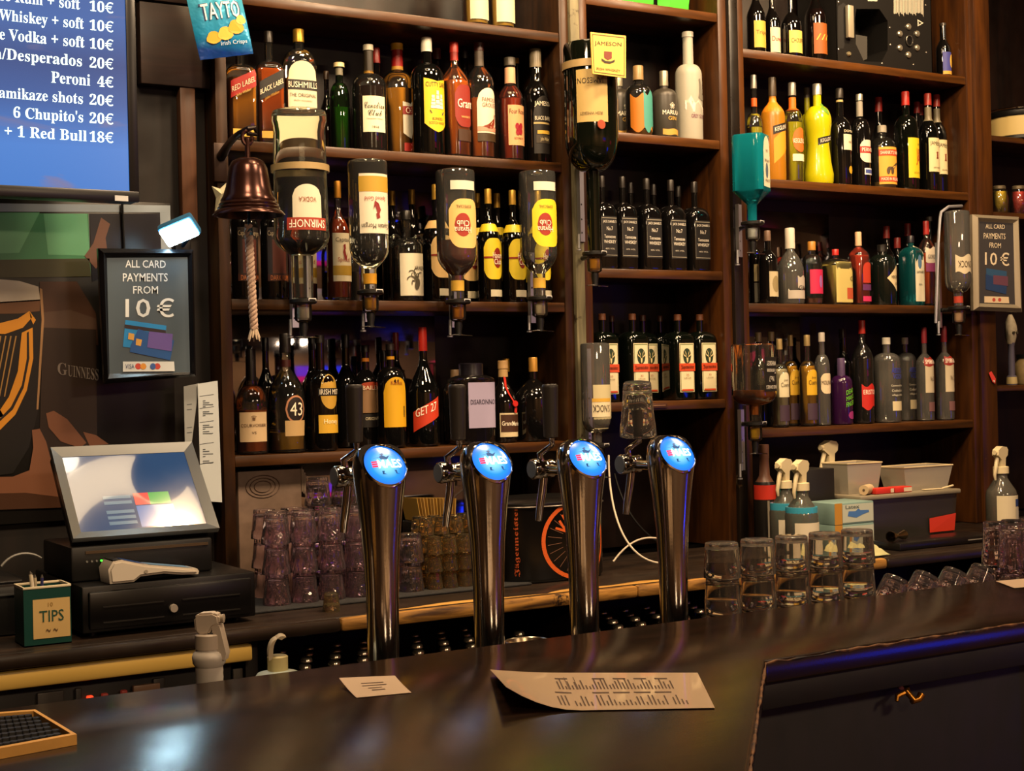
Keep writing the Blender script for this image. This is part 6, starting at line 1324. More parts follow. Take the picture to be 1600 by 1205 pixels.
# ---------------------------------------------------------------- spray bottles and goods at the wide bay's counter
WHP = mat('#c4b694', .4, 0, 'white_plastic'); 
def onc(px, Y):   # a point on the back counter in picture column px
    lo, hi = 500, 1200
    for _ in range(40):
        m_ = (lo+hi)/2
        if at(px, m_, Y).z > 1.0: lo = m_
        else: hi = m_
    return at(px, lo, Y)
def spray(desc, px, Y, ytop, w, liqc, lev, labels, group='trigger spray cleaner bottles', z0=1.0008, plastic='#cfc8b0', head='#c9bc98', rz=.3, tl=None):
    b0 = onc(px, Y) if z0 > .9 and z0 < 1.01 else at(px, 600, Y); H = at(px, ytop, Y).z - z0; R = w*depth(b0)/FPX/2
    s = thing('spray_bottle', desc, 'spray bottle', (b0.x, Y, z0), rz, group)
    bh = H*.70
    pr = [(R*.0, 0), (R*.92, 0), (R, .006), (R, bh*.62), (R*.92, bh*.70), (R*.55, bh*.84), (R*.42, bh*.90), (R*.40, bh*.98), (R*.46, bh*.985), (R*.44, bh)]
    G().lathe(pr, 28, cap0=False).make('bottle_body', thin_glass(plastic, 1.25, .12, .10), s)
    if liqc: G().lathe([(R*.90, .004), (R*.965, .008), (R*.965, lev*bh), (.001, lev*bh)], 24).make('cleaning_liquid', mat('#3fa0c0', .2, 0, 'cleaner', trans=.15), s)
    bb = Bt(R, bh, [(0, 0, 1), (.9, 0, 1), (1, .01, 1), (1, .02, 1), (1, .66, 1), (.9, .8, 1)], 2, 1)
    for k, (z0_, z1_, w_, c_, phi) in enumerate(labels): mk('label', *bb.patch(z0_, z1_, w_, phi, 'rect', .0012 + .0005*k), mat(c_, .6), s)
    zt = bh
    G().lathe([(R*.50, zt - .004), (R*.50, zt + H*.06), (R*.40, zt + H*.065)], 22).make('collar', mat(head, .45), s)
    hz = zt + H*.06
    hd = [(-.034, .036), (-.030, .052), (-.004, .062), (.022, .058), (.030, .050), (.027, .034), (.014, .026), (.012, 0), (-.010, 0), (-.012, .022)]
    k_ = (H - hz)/.062
    G().prism([(x*k_, hz + z*k_) for x, z in hd], 'y', -.010*k_, .010*k_).make('trigger_head', mat(head, .45), s)
    G().tube([(-.030*k_, 0, hz + .044*k_), (-.040*k_, 0, hz + .044*k_)], .007*k_, 10).make('nozzle', mat(head, .45), s)
    G().tube([(-.018*k_, 0, hz + .034*k_), (-.028*k_, 0, hz + .012*k_), (-.040*k_, 0, hz - .022*k_), (-.036*k_, 0, hz - .038*k_)], [.006*k_, .006*k_, .005*k_, .003*k_], 8).make('trigger', mat(head, .45), s)
    return s
BLU = '#3a8ea8'
spray('blue cleaner spray bottle in front, beside the black box', 1254, 3.12, 718, 52, BLU, .74, [(.06, .52, 1.3, '#c4bca6', -.2), (.30, .40, .35, '#2a3f7a', .75)], rz=.35)
spray('blue cleaner spray bottle half hidden behind the front one', 1228, 3.23, 716, 48, BLU, .76, [(.06, .52, 1.3, '#c4bca6', -.2)], rz=.35)
spray('spray bottle behind the white tub with only its head showing', 1298, 3.49, 688, 46, None, 0, [], rz=.2)
spray('cleaner spray bottle with blue and white label standing alone by the end post', 1566, 3.20, 697, 48, BLU, .14, [(.10, .62, 1.4, '#c2b89c', 0), (.44, .56, .62, '#23386e', .5), (.20, .42, .60, '#b0ab9c', .5), (.17, .20, .62, '#23386e', .5)], rz=.25)
# black and red tall canister
p = onc(1197, 3.38); H_ = at(1197, 695, 3.38).z - 1.0; R_ = 17*depth(p)/FPX
cn = thing('tall_canister', 'tall black canister with red band behind the spray bottles', 'canister', (p.x, 3.38, 1.0008))
G().lathe([(R_*.9, 0), (R_, .005), (R_, H_*.60), (R_*.9, H_*.64)], 24).make('body', mat('#141210', .35), cn)
G().lathe([(R_*1.01, H_*.47), (R_*1.01, H_*.61)], 24, cap0=False, cap1=False).make('red_band', mat('#a82a1c', .4), cn)
G().lathe([(R_*.86, H_*.63), (R_*.5, H_*.70), (R_*.42, H_*.86), (R_*.46, H_*.87), (R_*.46, H_), (R_*.3, H_)], 20).make('nozzle_cap', mat('#55382a', .4), cn)
pp = [(math.sin(t)*R_*1.02, -math.cos(t)*R_*1.02) for t in (-.5, -.3, .2, .4)]
mk('print_stripe', [(pp[0][0], pp[0][1], H_*.08), (pp[1][0], pp[1][1], H_*.08), (pp[1][0], pp[1][1], H_*.46), (pp[0][0], pp[0][1], H_*.46)], [(0, 1, 2, 3)], mat('#6a6458', .5), cn, False)
# black box
def cbox(name, desc, cat, x0, x1, ytop, Y, dep, col, z0=1.0008, group=None, rough=.5, bev=.002):
    a, b2 = at(x0, 800, Y).x, at(x1, 800, Y).x; zt = at((x0+x1)/2, ytop, Y).z
    t = thing(name, desc, cat, ((a+b2)/2, Y + dep/2, z0), group=group)
    G().box(-(b2-a)/2, (b2-a)/2, -dep/2, dep/2, 0, zt - z0, bev).make('box_body', mat(col, rough), t); return t, (b2-a)/2, zt - z0
t, hw, hh = cbox('black_box', 'upright matt black box with a temperature figure behind the sprays', 'box', 1258, 1305, 733, 3.32, .10, '#0f0d0c')
tv_, tf_, _ = tgeo(sansb('18°C')); mk('lettering', [(hw*(.55 + u*.75), -.0508, hh*(.20 + v*.09)) for u, v in tv_], tf_, mat('#8f877a', .5), t, False)
# glove boxes
ztop = None
for k, (yt, desc) in enumerate(((819, 'lower disposable glove box of the two stacked beside the storage box'), (785, 'upper disposable glove box with blue glove picture'))):
    z0_ = 1.0008 if k == 0 else ztop + .0006
    t, hw, hh = cbox('glove_box', desc, 'box', 1304, 1365, yt, 3.18, .12, '#6f8a86', z0_, 'stacked glove boxes'); ztop = z0_ + hh
    mk('pale_panel', [(-hw*.6, -.0606, hh*.08), (hw*.98, -.0606, hh*.08), (hw*.98, -.0606, hh*.92), (-hw*.6, -.0606, hh*.92)], [(0, 1, 2, 3)], mat('#a9b0a4', .6), t, False)
    mk('glove_print', [(hw*x, -.061, hh*z) for x, z in ((-.35, .38), (.1, .28), (.45, .42), (.75, .5), (.74, .6), (.3, .62), (.2, .7), (.05, .58), (-.3, .6))], [tuple(range(9))], mat('#3f6aa8', .6), t, False)
    tv_, tf_, _ = tgeo(sansb('Latex')); mk('lettering', [(hw*(-.1 + u*.7), -.0612, hh*(.80 + v*.16)) for u, v in tv_], tf_, mat('#3a4a4a', .6), t, False)
    mk('side_strip', [(-hw, -.0606, 0.001), (-hw*.62, -.0606, 0.001), (-hw*.62, -.0606, hh), (-hw, -.0606, hh)], [(0, 1, 2, 3)], mat('#a8782a', .6), t, False)
# storage box with lid
SBY = 3.24; a, b2 = at(1355, 800, SBY).x, at(1496, 800, SBY).x; zl = at(1420, 776, SBY).z
sb = thing('storage_box', 'large clear plastic storage box with a pale lid full of bar tools', 'storage box', ((a+b2)/2, SBY + .09, 1.0008)); hw = (b2-a)/2; hh = zl - 1.0
PL = thin_glass('#b5ada0', 1.2, .15, .04)
def trough(x, y, z0_, z1_, tp):
    vs = [(sx*x*tp, sy*y*tp, z0_) for sx, sy in ((-1, -1), (1, -1), (1, 1), (-1, 1))] + [(sx*x, sy*y, z1_) for sx, sy in ((-1, -1), (1, -1), (1, 1), (-1, 1))]
    ivs = [(vx*.975, vy*.97, vz + (.003 if i < 4 else 0)) for i, (vx, vy, vz) in enumerate(vs)]
    return vs + ivs, [(3, 2, 1, 0), (0, 1, 5, 4), (1, 2, 6, 5), (2, 3, 7, 6), (3, 0, 4, 7), (8, 9, 10, 11), (12, 13, 9, 8), (13, 14, 10, 9), (14, 15, 11, 10), (15, 12, 8, 11), (4, 5, 13, 12), (5, 6, 14, 13), (6, 7, 15, 14), (7, 4, 12, 15)]
mk('tub', *trough(hw, .09, 0, hh - .002, .93), PL, sb, False)
G().box(-hw - .035, hw + .008, -.10, .10, hh - .002, hh + .012, .004).make('lid', mat('#8f8672', .4, 0, 'frosted_lid', trans=.3), sb)
mk('red_sticker', [(hw*.35, -.0915, hh*.12), (hw*.92, -.0905, hh*.12), (hw*.95, -.0925, hh*.52), (hw*.35, -.0915, hh*.45)], [(0, 1, 2, 3)], mat('#b5301c', .5), sb, False)
for k, (x, z, c_) in enumerate(((-.62, .012, '#6a5a4a'), (-.02, .014, '#4a3f36'), (.55, .012, '#7a6a54'))):
    it = thing('bar_tool', ['brown bar tool lying inside the storage box near the glove boxes', 'dark bowl shaped strainer in the middle of the storage box', 'tan bar tool inside the storage box behind its red sticker'][k], 'bar tool', (sb.location.x + hw*x, SBY + .085, 1.006), group='tools inside the storage box')
    G().lathe([(.02, 0), (.034, .006), (.040, .022), (.037, .024), (.030, .010), (.001, .006)], 20).make('bowl', mat(c_, .4, .3), it); G().tube([(.036, 0, .022), (.048, .02, .045)], .004, 8).make('handle', mat(c_, .4, .3), it)
ZL = 1.0008 + hh + .0125
def tub(desc, x0, x1, ytop, Y, z0_):
    a, b2 = at(x0, 740, Y).x, at(x1, 740, Y).x; t = thing('plastic_tub', desc, 'tub', ((a+b2)/2, Y, z0_), group='empty plastic food tubs')
    h_ = at((x0+x1)/2, ytop, Y).z - z0_; mk('tub_walls', *trough((b2-a)/2, .055, 0, h_, .84), thin_glass('#d9ccae', 1.25, .2, .4), t, False)
    hw = (b2-a)/2; G().tube([(-hw, -.055, h_), (hw, -.055, h_), (hw, .055, h_), (-hw, .055, h_)], .0025, 6, True).make('rolled_rim', mat('#b5a684', .4), t)
tub('empty plastic tub near the far end of the storage box lid', 1392, 1468, 728, 3.33, ZL)
tub('empty plastic tub above the glove boxes', 1304, 1358, 723, 3.36, ZL)
p = at(1352, 757, 3.27); rl = thing('paper_roll', 'small till paper roll lying on the storage box lid', 'paper roll', (p.x, 3.265, ZL + .0155), .5)
G().lathe([(.004, -.03), (.015, -.03), (.015, .03), (.004, .03), (.004, -.03)], 20, 'x', cap0=False, cap1=False).make('roll', mat('#b09a78', .7), rl); G().lathe([(.0038, -.031), (.0038, .031)], 12, 'x').make('core', mat('#4a3a2a', .7), rl)
for k, (x0, x1, d) in enumerate(((1368, 1396, 'red packet lying on the storage box lid by the roll'), (1398, 1424, 'red and white packet beside the other on the lid'))):
    a, b2 = at(x0, 762, 3.245).x, at(x1, 762, 3.245).x; t = thing('red_packet', d, 'packet', ((a+b2)/2, 3.26, ZL), group='red packets on the lid')
    G().box(-(b2-a)/2, (b2-a)/2, -.018, .018, .0005, .018, .002).make('packet_body', mat('#b52a1e', .5), t)
    mk('white_panel', [((b2-a)*(.0 if k else .3), -.0184, .003), ((b2-a)*.48, -.0184, .003), ((b2-a)*.48, -.0184, .015), ((b2-a)*(.0 if k else .3), -.0184, .015)], [(0, 1, 2, 3)], mat('#c4b49c', .6), t, False)
p = at(1460, 765, 3.25); t = thing('plastic_spatula', 'cream plastic spatula resting across the lid edge', 'spatula', (p.x, 3.25, ZL), -.1)
G().box(-.045, .03, -.008, .008, .001, .004, .001).make('blade', WHP, t); G().tube([(.03, 0, .003), (.075, 0, .010)], .003, 8).make('handle', WHP, t)
# black tray under the tools, jigger and cloth
a, b2 = at(1400, 850, 3.06).x, at(1545, 850, 3.06).x
tr = thing('black_tray', 'flat black tray at the counter edge under the steel jigger', 'tray', ((a+b2)/2, 3.10, 1.0008)); hw = (b2-a)/2
G().box(-hw, hw, -.055, .055, 0, .022, .004).make('tray_body', mat('#0f0e0e', .3), tr)
mk('printed_line', [(hw*.45, -.0556, .010), (hw*.8, -.0556, .010), (hw*.8, -.0556, .013), (hw*.45, -.0556, .013)], [(0, 1, 2, 3)], mat('#7a766c', .5), tr, False)
jg = thing('jigger', 'steel double jigger lying on its side on the black tray', 'jigger', (at(1400, 828, 3.09).x, 3.085, 1.0008 + .0228 + .0165), .25)
G().lathe([(.016, -.038), (.0165, -.036), (.006, -.002), (.006, .002), (.0145, .034), (.014, .036), (.012, .034), (.004, .004)], 24, 'x', cap0=False, cap1=True).make('cups', mat('#b5a88a', .2, 1., 'steel'), jg)
# crumpled cloth
p = onc(1335, 3.04); n = 22; vs = []; fs = []; rnd = random.Random(3)
clo = thing('bar_cloth', 'crumpled pale green bar cloth at the counter edge', 'cloth', (p.x, 3.045, 1.0012))
for j in range(n+1):
    for i in range(n+1):
        u, v = i/n - .5, j/n - .5
        h_ = .032*math.exp(-((u+.2)*3.2)**2 - (v*2.4)**2) + .020*math.exp(-((u-.3)*4)**2 - ((v+.1)*2.5)**2) + .006*abs(math.sin(9*u + 4*v)) + .005*abs(math.sin(13*v - 6*u)); ed = min(1, (0.5 - abs(u))*8 + .1, (0.5 - abs(v))*6 + .1)
        vs.append((u*.185*(1 + .08*math.sin(7*v)) , v*.085*(1 + .15*math.sin(9*u)) - u*.03, max(.0006, h_*max(.15, ed)) + .0012))
N1 = len(vs); vs += [(x, y, z - .0012) for x, y, z in vs]
for j in range(n):
    for i in range(n):
        a = j*(n+1) + i; fs += [(a, a+1, a+n+2, a+n+1), (N1+a, N1+a+n+1, N1+a+n+2, N1+a+1)]
mk('fabric', vs, fs, mat('#a8a678', .85, 0, 'cloth', bump=.5, bscale=400), clo, True, 180)
hem = [vs[j*(n+1)] for j in range(n+1)]; G().tube([(x, y, z + .001) for x, y, z in hem], .0016, 6).make('hem', mat('#8f8e66', .85), clo)

# ---------------------------------------------------------------- glasses on the ledge behind the bar
HG = .0635; tall = glass_mesh('tumbler', HG - .0005, .0335, .0295, .0022, .008, 0, 0, 40)
gl = 'plain tumblers stacked mouth down behind the bar'
LZ = BT - .08 + .0006
cx0 = at(1128, 880, 2.075).x; cx1 = at(1340, 880, 2.075).x
for i in range(5):
    for l in range(3):
        put('tumbler', tall, (cx0 + (cx1-cx0)*i/4, 2.075, LZ + l*HG), 'plain tumbler, %s layer, front row behind the bar beside the last tap, column %s' % (lev[l], 'one two three four five'.split()[i]), 'glass', gl, SOLIDGLASS, i*.3)
        if l < 3 and i < 5: pass
# tilted ribbed glasses heaped on the ledge
rmesh = glass_mesh('tumbler', .078, .033, .026, .002, .010, 10, .07, 30)
x0_ = at(1392, 905, 2.06).x; ang_ = math.radians(33)
for i in range(4):
    put('ribbed_glass', rmesh, (x0_ + i*.0825, 2.085, LZ + .034*math.sin(ang_)), 'ribbed glass leaning over behind the bar, number %s from the stacked tumblers' % 'one two three four'.split()[i], 'glass', 'ribbed glasses leaning behind the bar', RIB, rot=(0, ang_, 0))
xs = [at(x, 880, 2.09).x for x in (1546, 1574, 1602, 1630, 1658)]
tall2 = glass_mesh('tumbler', .088, .0265, .0225, .002, .010, 10, .07, 30)
for j in range(2):
    for i, x in enumerate(xs):
        for l in range(2):
            put('ribbed_glass', tall2, (x + j*.02, 2.035 + j*.058, LZ + l*.0885), 'ribbed glass standing mouth down at the bar end, %s layer, %s row, column %s' % (('lower', 'upper')[l], ('front', 'rear')[j], 'one two three four five'.split()[i]), 'glass', 'ribbed glasses at the bar end', RIB, i*.2)
# steel bowl behind the second tap
p = at(832, 1004, 2.09); t = thing('steel_bowl', 'shallow steel bowl behind the bar between the middle taps', 'bowl', (p.x, 2.105, LZ))
G().lathe([(.014, 0), (.026, .004), (.036, p.z - LZ - .003), (.038, p.z - LZ), (.035, p.z - LZ), (.024, .008), (.001, .006)], 30).make('basin', mat('#b5a68a', .25, 1., 'steel'), t)
G().tube([(.037*math.cos(a), .037*math.sin(a), p.z - LZ) for a in [i*2*PI/30 for i in range(30)]], .0016, 6, True).make('rim', mat('#c9bda4', .25, 1.), t)
# ---------------------------------------------------------------- white spray and squeeze bottle behind the bar
WT = mat('#b5a898', .45, 0, 'white_plastic2'); 
Yw = 2.06; p = at(327, 1040, Yw); H_ = at(333, 955, Yw).z - LZ; R_ = 21*depth(p)/FPX
s = thing('white_spray', 'white trigger spray bottle standing behind the near end of the bar', 'spray bottle', (p.x, Yw, LZ), -.65)
zb_ = at(333, 1030, Yw).z - LZ
G().lathe([(R_*.95, 0), (R_*1.05, .004)] + [(R_*(1.0 + .025*(i % 2)), .010 + (zb_ - .02)*i/14) for i in range(15)] + [(R_*1.22, zb_ - .004), (R_*1.26, zb_ + .004), (R_*1.18, zb_ + .010), (R_*.95, zb_ + .014), (R_*.9, zb_ + .018)], 28).make('bottle_body', mat('#b9b2a8', .4), s)
G().lathe([(R_*1.0, zb_ + .016), (R_*1.0, zb_ + .036), (R_*.9, zb_ + .038)], 24).make('collar', WT, s)
hz = zb_ + .034; hh_ = H_ - hz; sc2 = hh_/.05
bm = bmesh.new(); prf = [(-.024, .012), (-.026, .040), (-.018, .048), (.014, .050), (.026, .044), (.028, .026), (.014, .020), (.004, .004), (-.016, .002)]
f = bm.faces.new([bm.verts.new((x*sc2, -.016*sc2, hz + z*sc2)) for x, z in prf]); r = bmesh.ops.extrude_face_region(bm, geom=[f])
for v in [e for e in r['geom'] if isinstance(e, bmesh.types.BMVert)]: v.co.y = .016*sc2
bmesh.ops.recalc_face_normals(bm, faces=bm.faces[:]); bmesh.ops.bevel(bm, geom=bm.edges[:], offset=.003, segments=2, affect='EDGES'); bm.verts.index_update()
G().add([v.co.copy() for v in bm.verts], [[v.index for v in f.verts] for f in bm.faces]).make('trigger_head', WT, s); bm.free()
G().lathe([(.0055, .024*sc2), (.0065, .033*sc2), (.004, .034*sc2)], 14, 'x', (0, 0, hz + .036*sc2)).make('nozzle', mat('#a39684', .45), s)
G().prism([(.010*sc2, hz + .022*sc2), (.027*sc2, hz + .024*sc2), (.040*sc2, hz - .034*sc2), (.036*sc2, hz - .048*sc2), (.026*sc2, hz - .044*sc2)], 'y', -.010, .010).make('trigger', WT, s)
Yw = 2.07; p = at(434, 1040, Yw); t = thing('squeeze_bottle', 'pale squeeze bottle with its flip cap open behind the bar', 'bottle', (p.x, Yw, LZ), -.3)
zc = at(434, 1026, Yw).z - LZ; R_ = 16*depth(p)/FPX
zsh = at(434, 1047, Yw).z - LZ
G().lathe([(.034, 0), (.036, .004), (.036, max(.01, zsh - .012)), (.030, zsh - .004), (.015, zsh), (.013, zsh + .003)], 28).make('bottle_body', mat('#a8b5ae', .35), t)
G().lathe([(R_, zsh - .001), (R_, zc), (R_*.85, zc + .002)], 24).make('cap', mat('#c9bc84', .45), t)
fl = bez((-R_*.9, 0, zc - .004), (-R_*1.15, 0, zc + .02), (-R_*.3, 0, zc + .034), (R_*.35, 0, zc + .026), 10); V = []; Fs = []
for k, q in enumerate(fl):
    w_ = .012 + .003*math.sin(PI*k/10)
    V += [q + Vector((0, -w_, 0)), q + Vector((0, w_, 0)), q + Vector((.007, w_, .004)), q + Vector((.007, -w_, .004))]
for k in range(len(fl)-1):
    a = 4*k
    for e in range(4): e2 = (e+1) % 4; Fs.append((a+e, a+e2, a+4+e2, a+4+e))
Fs += [(0, 1, 2, 3), (4*len(fl)-1, 4*len(fl)-2, 4*len(fl)-3, 4*len(fl)-4)]; mk('flip_lid', V, Fs, mat('#bcae92', .45), t)
# ---------------------------------------------------------------- papers on the bar
def lay(name, desc, quad, curl, c, group, lines, w_text=()):
    P = [atH(x, y, BT + .0004) for x, y in quad]; o = thing(name, desc, 'paper', P[0], group=group); n = 14; vs = []; fs = []
    def S(u, v): q = P[0].lerp(P[1], u).lerp(P[3].lerp(P[2], u), v) - P[0]; return q + Vector((0, 0, curl(u, v) + .0006))
    for j in range(n+1):
        for i in range(n+1): vs.append(S(i/n, j/n))
    N1 = len(vs); vs += [v - Vector((0, 0, .0004)) for v in vs]
    for j in range(n):
        for i in range(n): a = j*(n+1)+i; fs += [(a, a+n+1, a+n+2, a+1), (N1+a, N1+a+1, N1+a+n+2, N1+a+n+1)]
    mk('paper', vs, fs, mat(c, .45, coat=.5 if name == 'menu_card' else 0), o, True, 180)
    V = []; Fs = []
    for u0, v0, u1, v1 in lines:
        k = len(V); V += [S(u, v) + Vector((0, 0, .0005)) for u, v in ((u0, v0), (u1, v0), (u1, v1), (u0, v1))]; Fs.append((k, k+1, k+2, k+3))
    if V: mk('printed_lines', V, Fs, mat('#4a3526', .6), o, False)
    return o, S
lay('small_note', 'small white note lying on the bar before the first tap', [(530, 1067), (617, 1061), (643, 1083), (557, 1091)], lambda u, v: .006*(1-u)*(1-v)**2 + .004*u*(1-v)**2, '#b09a82', None, [(.3, .3, .7, .33), (.28, .42, .72, .45), (.35, .55, .6, .58), (.38, .66, .62, .70)])
rl_ = random.Random(5); L_ = []
for k in range(34):
    u = .30 + k*.0165; L_.append((u, .46 - rl_.uniform(.06, .28), u + .007, .48)); 
    if rl_.random() < .85: u = .27 + k*.019; L_.append((u, .88 - rl_.uniform(.05, .24), u + .007, .90))
for u0 in (.30, .48, .58, .68, .78): L_.append((u0, .17, u0 + .06, .20)); L_.append((u0 - .03, .56, u0 + .05, .59))
L_ += [(.345, .14, .348, .48), (.39, .14, .393, .48)]
o, S = lay('menu_card', 'long laminated drinks menu lying on the bar', [(766, 1053), (1090, 1053), (1117, 1108), (792, 1114)], lambda u, v: .030*max(0, 1 - u/.36)**2*(.15 + .85*v) + .0008, '#b0977a', None, L_)
# ribbed change tray at the near end
q = [(-60, 1118), (55, 1109), (120, 1148), (-10, 1172)]
P = [atH(x, y, BT + .012) for x, y in q]; c_ = sum(P, Vector())/4; tr = thing('change_tray', 'wooden rimmed change tray with black rubber bristles at the bar end', 'tray', (c_.x, c_.y, BT + .0004))
P = [p - c_ for p in P]
for k in range(4):
    A_, B_ = P[k], P[(k+1) % 4]; ins_ = lambda p: p*.90
    vs = [Vector((v.x, v.y, z)) for z in (.0, .012) for v in (A_, B_, ins_(B_), ins_(A_))]
    mk('rim_bar', vs, [(0, 1, 2, 3), (7, 6, 5, 4), (0, 4, 5, 1), (1, 5, 6, 2), (2, 6, 7, 3), (3, 7, 4, 0)], mat('#c9984c', .45, 0, 'tray_wood', noise=.2, bscale=30), tr, False)
mk('base', [Vector((p.x*.9, p.y*.9, .002)) for p in P], [(3, 2, 1, 0)], BLK, tr, False)
for i in range(9):
    for j in range(7):
        u, v = (i + .5 + .5*(j % 2))/9.6, (j + .5)/7; q_ = P[0].lerp(P[1], u).lerp(P[3].lerp(P[2], u), v)*.84
        G().tube([(q_.x, q_.y, .002), (q_.x, q_.y, .011)], [.0065, .005], 6).make('rubber_stud', mat('#0f0f10', .5), tr)
# far paper at the end of the bar
lay('bar_flyer', 'pale flyer lying at the far end of the bar', [(1556, 909), (1640, 902), (1650, 914), (1585, 920)], lambda u, v: .0006, '#a8927a', None, [])
# brass hook under the bar
hp = at(1408, 1066, 1.668); hk = thing('coat_hook', 'small brass coat hook under the bar edge', 'hook', hp)
BRS = mat('#a8722a', .3, .9, 'brass')
G().lathe([(.012, .0), (.012, .003), (.008, .005)], 16, 'y', (0, -.003, 0)).make('back_plate', BRS, hk)
h1 = at(1410, 1080, 1.655) - hp; G().tube([(0, 0, .004), (0, -.012, -.006), h1 + Vector((0, -.01, 0)), h1 + Vector((.006, -.018, -.012)), at(1424, 1096, 1.64) - hp, at(1436, 1092, 1.635) - hp, at(1440, 1085, 1.635) - hp], [.004, .0045, .005, .005, .005, .0055, .006], 10).make('hook_arm', BRS, hk)
G().tube([h1 + Vector((0, -.008, 0)), at(1402, 1088, 1.65) - hp, at(1401, 1096, 1.648) - hp], [.004, .004, .003], 8).make('lower_prong', BRS, hk)

# ---------------------------------------------------------------- black machine on the wide bay's top shelf
MY = YF + .035; mx0, mx1 = at(1307, 60, MY).x, at(1456, 60, MY).x; mz0 = SH['RT'] + .0008; mc = thing('black_machine', 'black boxed machine with octagonal opening and six silver bolts on the top shelf', 'machine', ((mx0+mx1)/2, MY, mz0)); hw = (mx1-mx0)/2
MB = mat('#191817', .35, .1, 'black_panel'); Hm = .40
oc = [(1338, 14), (1374, 14), (1387, 33), (1387, 78), (1377, 97), (1350, 96), (1336, 66), (1336, 28)]
o0 = Vector(mc.location)
O3 = [at(x, y, MY) - o0 for x, y in oc]
# front panel with the octagonal hole: bridge outer rectangle to octagon
bm = bmesh.new(); outer = [bm.verts.new(v) for v in ((-hw, 0, 0), (hw, 0, 0), (hw, 0, Hm), (-hw, 0, Hm))]; inner = [bm.verts.new((v.x, 0, v.z)) for v in O3]
ee = [bm.edges.new((outer[i], outer[(i+1) % 4])) for i in range(4)] + [bm.edges.new((inner[i], inner[(i+1) % 8])) for i in range(8)]
bmesh.ops.triangle_fill(bm, edges=ee, use_beauty=True); bm.verts.index_update()
G().add([v.co.copy() for v in bm.verts], [[v.index for v in f.verts] for f in bm.faces]).make('front_panel', MB, mc, False); bm.free()
dp = .13
vs = [(v.x, 0, v.z) for v in O3] + [(v.x, dp, v.z) for v in O3]; mk('opening_walls', vs, [(i, (i+1) % 8, 8+(i+1) % 8, 8+i) for i in range(8)] + [tuple(range(8, 16))], mat('#0c0b0a', .5), mc, False)
G().box(-hw, -hw + .003, 0, .18, 0, Hm).box(hw - .003, hw, 0, .18, 0, Hm).box(-hw, hw, .177, .18, 0, Hm).box(-hw, hw, 0, .18, Hm - .003, Hm).box(-hw, hw, 0, .18, 0, .003).make('casing', mat('#141312', .4), mc, False)
a_ = at(1323, 8, MY - .012) - o0; b_ = at(1333, 60, MY - .012) - o0; G().box(a_.x, b_.x, -.018, -.004, b_.z, a_.z, .002).make('steel_handle', mat('#a8a18c', .35, .4), mc)
for q_ in ([(1309, 10), (1318, 4), (1323, 8), (1322, 58), (1318, 76), (1309, 76)],): pxflat('side_recess', [q_], MY - .0008, mat('#0a0909', .6), mc, o0)
for k in range(6):
    a = k*PI/3 + PI/6; p = at(1419 + 15.5*math.cos(a), 64 + 22*math.sin(a), MY) - o0; G().lathe([(.0105, 0), (.0105, -.004), (.007, -.0075), (.001, -.008)], 18, 'y', p, cap0=False).make('bolt', mat('#b5ae9c', .25, .8), mc)
p = at(1420, 64, MY) - o0; G().tube([(p.x + .0145*math.cos(a), -.003, p.z + .0165*math.sin(a)) for a in [i*2*PI/24 for i in range(24)]], .0028, 8, True).make('socket_ring', mat('#4a4844', .3, .7), mc); G().lathe([(.012, -.001), (.012, -.002)], 20, 'y', p).make('socket', mat('#050505', .4), mc)
rn = random.Random(9)
pxflat('printed_bars', [[(1396.5 + k*2.35, -40), (1398.2 + k*2.35, -40), (1398.2 + k*2.35, 21 + rn.uniform(-3, 6)), (1396.5 + k*2.35, 21)] for k in range(20)], MY - .001, mat('#a39f90', .5), mc, o0)
tri = [(1433.5, 30), (1443, 36), (1434, 41.5)]; pxflat('warning_triangle', [tri], MY - .001, mat('#b5b0a0', .5), mc, o0); pxflat('triangle_centre', [[(1435.3, 33), (1440, 36), (1435.6, 38.7)]], MY - .0014, MB, mc, o0)
for x, y in ((1310, 77), (1390, 43), (1391, 70), (1378, 99), (1427, 101), (1447, 82), (1446, 8), (1310, 3)):
    p = at(x, y, MY) - o0; G().lathe([(.0028, 0), (.0028, -.0015), (.001, -.0025)], 10, 'y', p, cap0=False).make('panel_screw', mat('#c9c4b4', .25, .8), mc)
p = at(1328, 84, MY - .006) - o0; G().lathe([(.008, .004), (.008, -.003), (.004, -.008)], 16, 'y', (p.x, 0, p.z), cap0=False).make('brass_knob', mat('#a39a7c', .3, .7), mc)
pxflat('grey_block', [[(1337, 54), (1355, 57), (1355, 92), (1346, 96), (1337, 80)]], MY + .03, mat('#3a3936', .5), mc, o0)
pxflat('white_plate', [[(1356, -6), (1371, -6), (1371, 2), (1356, 2)]], MY - .001, mat('#b5ae9c', .5), mc, o0)
# ---------------------------------------------------------------- things on the corner shelf
def cz(i): return rec.children[i].matrix_world
cs = [at(1575, 221, 3.55).z, at(1575, 337, 3.55).z, at(1575, 602, 3.55).z]
dy = 3.58; p0 = at(1552, 200, dy).x
dm = thing('cream_drum', 'cream drum with a black rim on the corner shelf', 'drum', (p0 + .14, 3.565, cs[0] - .02 - .075 + 0*.1))
zt_, zb2 = at(1575, 187, dy).z, at(1575, 213, dy).z; dm.location.z = cs[0] + .013; zb2 = cs[0] + .013
rec.children[0].location.z += 0
hgt = zt_ - zb2
G().lathe([(.14*.999, 0), (.14, .004), (.14, hgt)], 40).make('shell', mat('#b5a26a', .5), dm)
G().lathe([(.143, hgt - .002), (.145, hgt + .002), (.145, hgt + .016), (.140, hgt + .02)], 40).make('rim', BLK, dm)
G().lathe([(.1405, -.012), (.143, -.010), (.143, 0), (.1402, .002)], 40).make('lower_rim', BLK, dm)
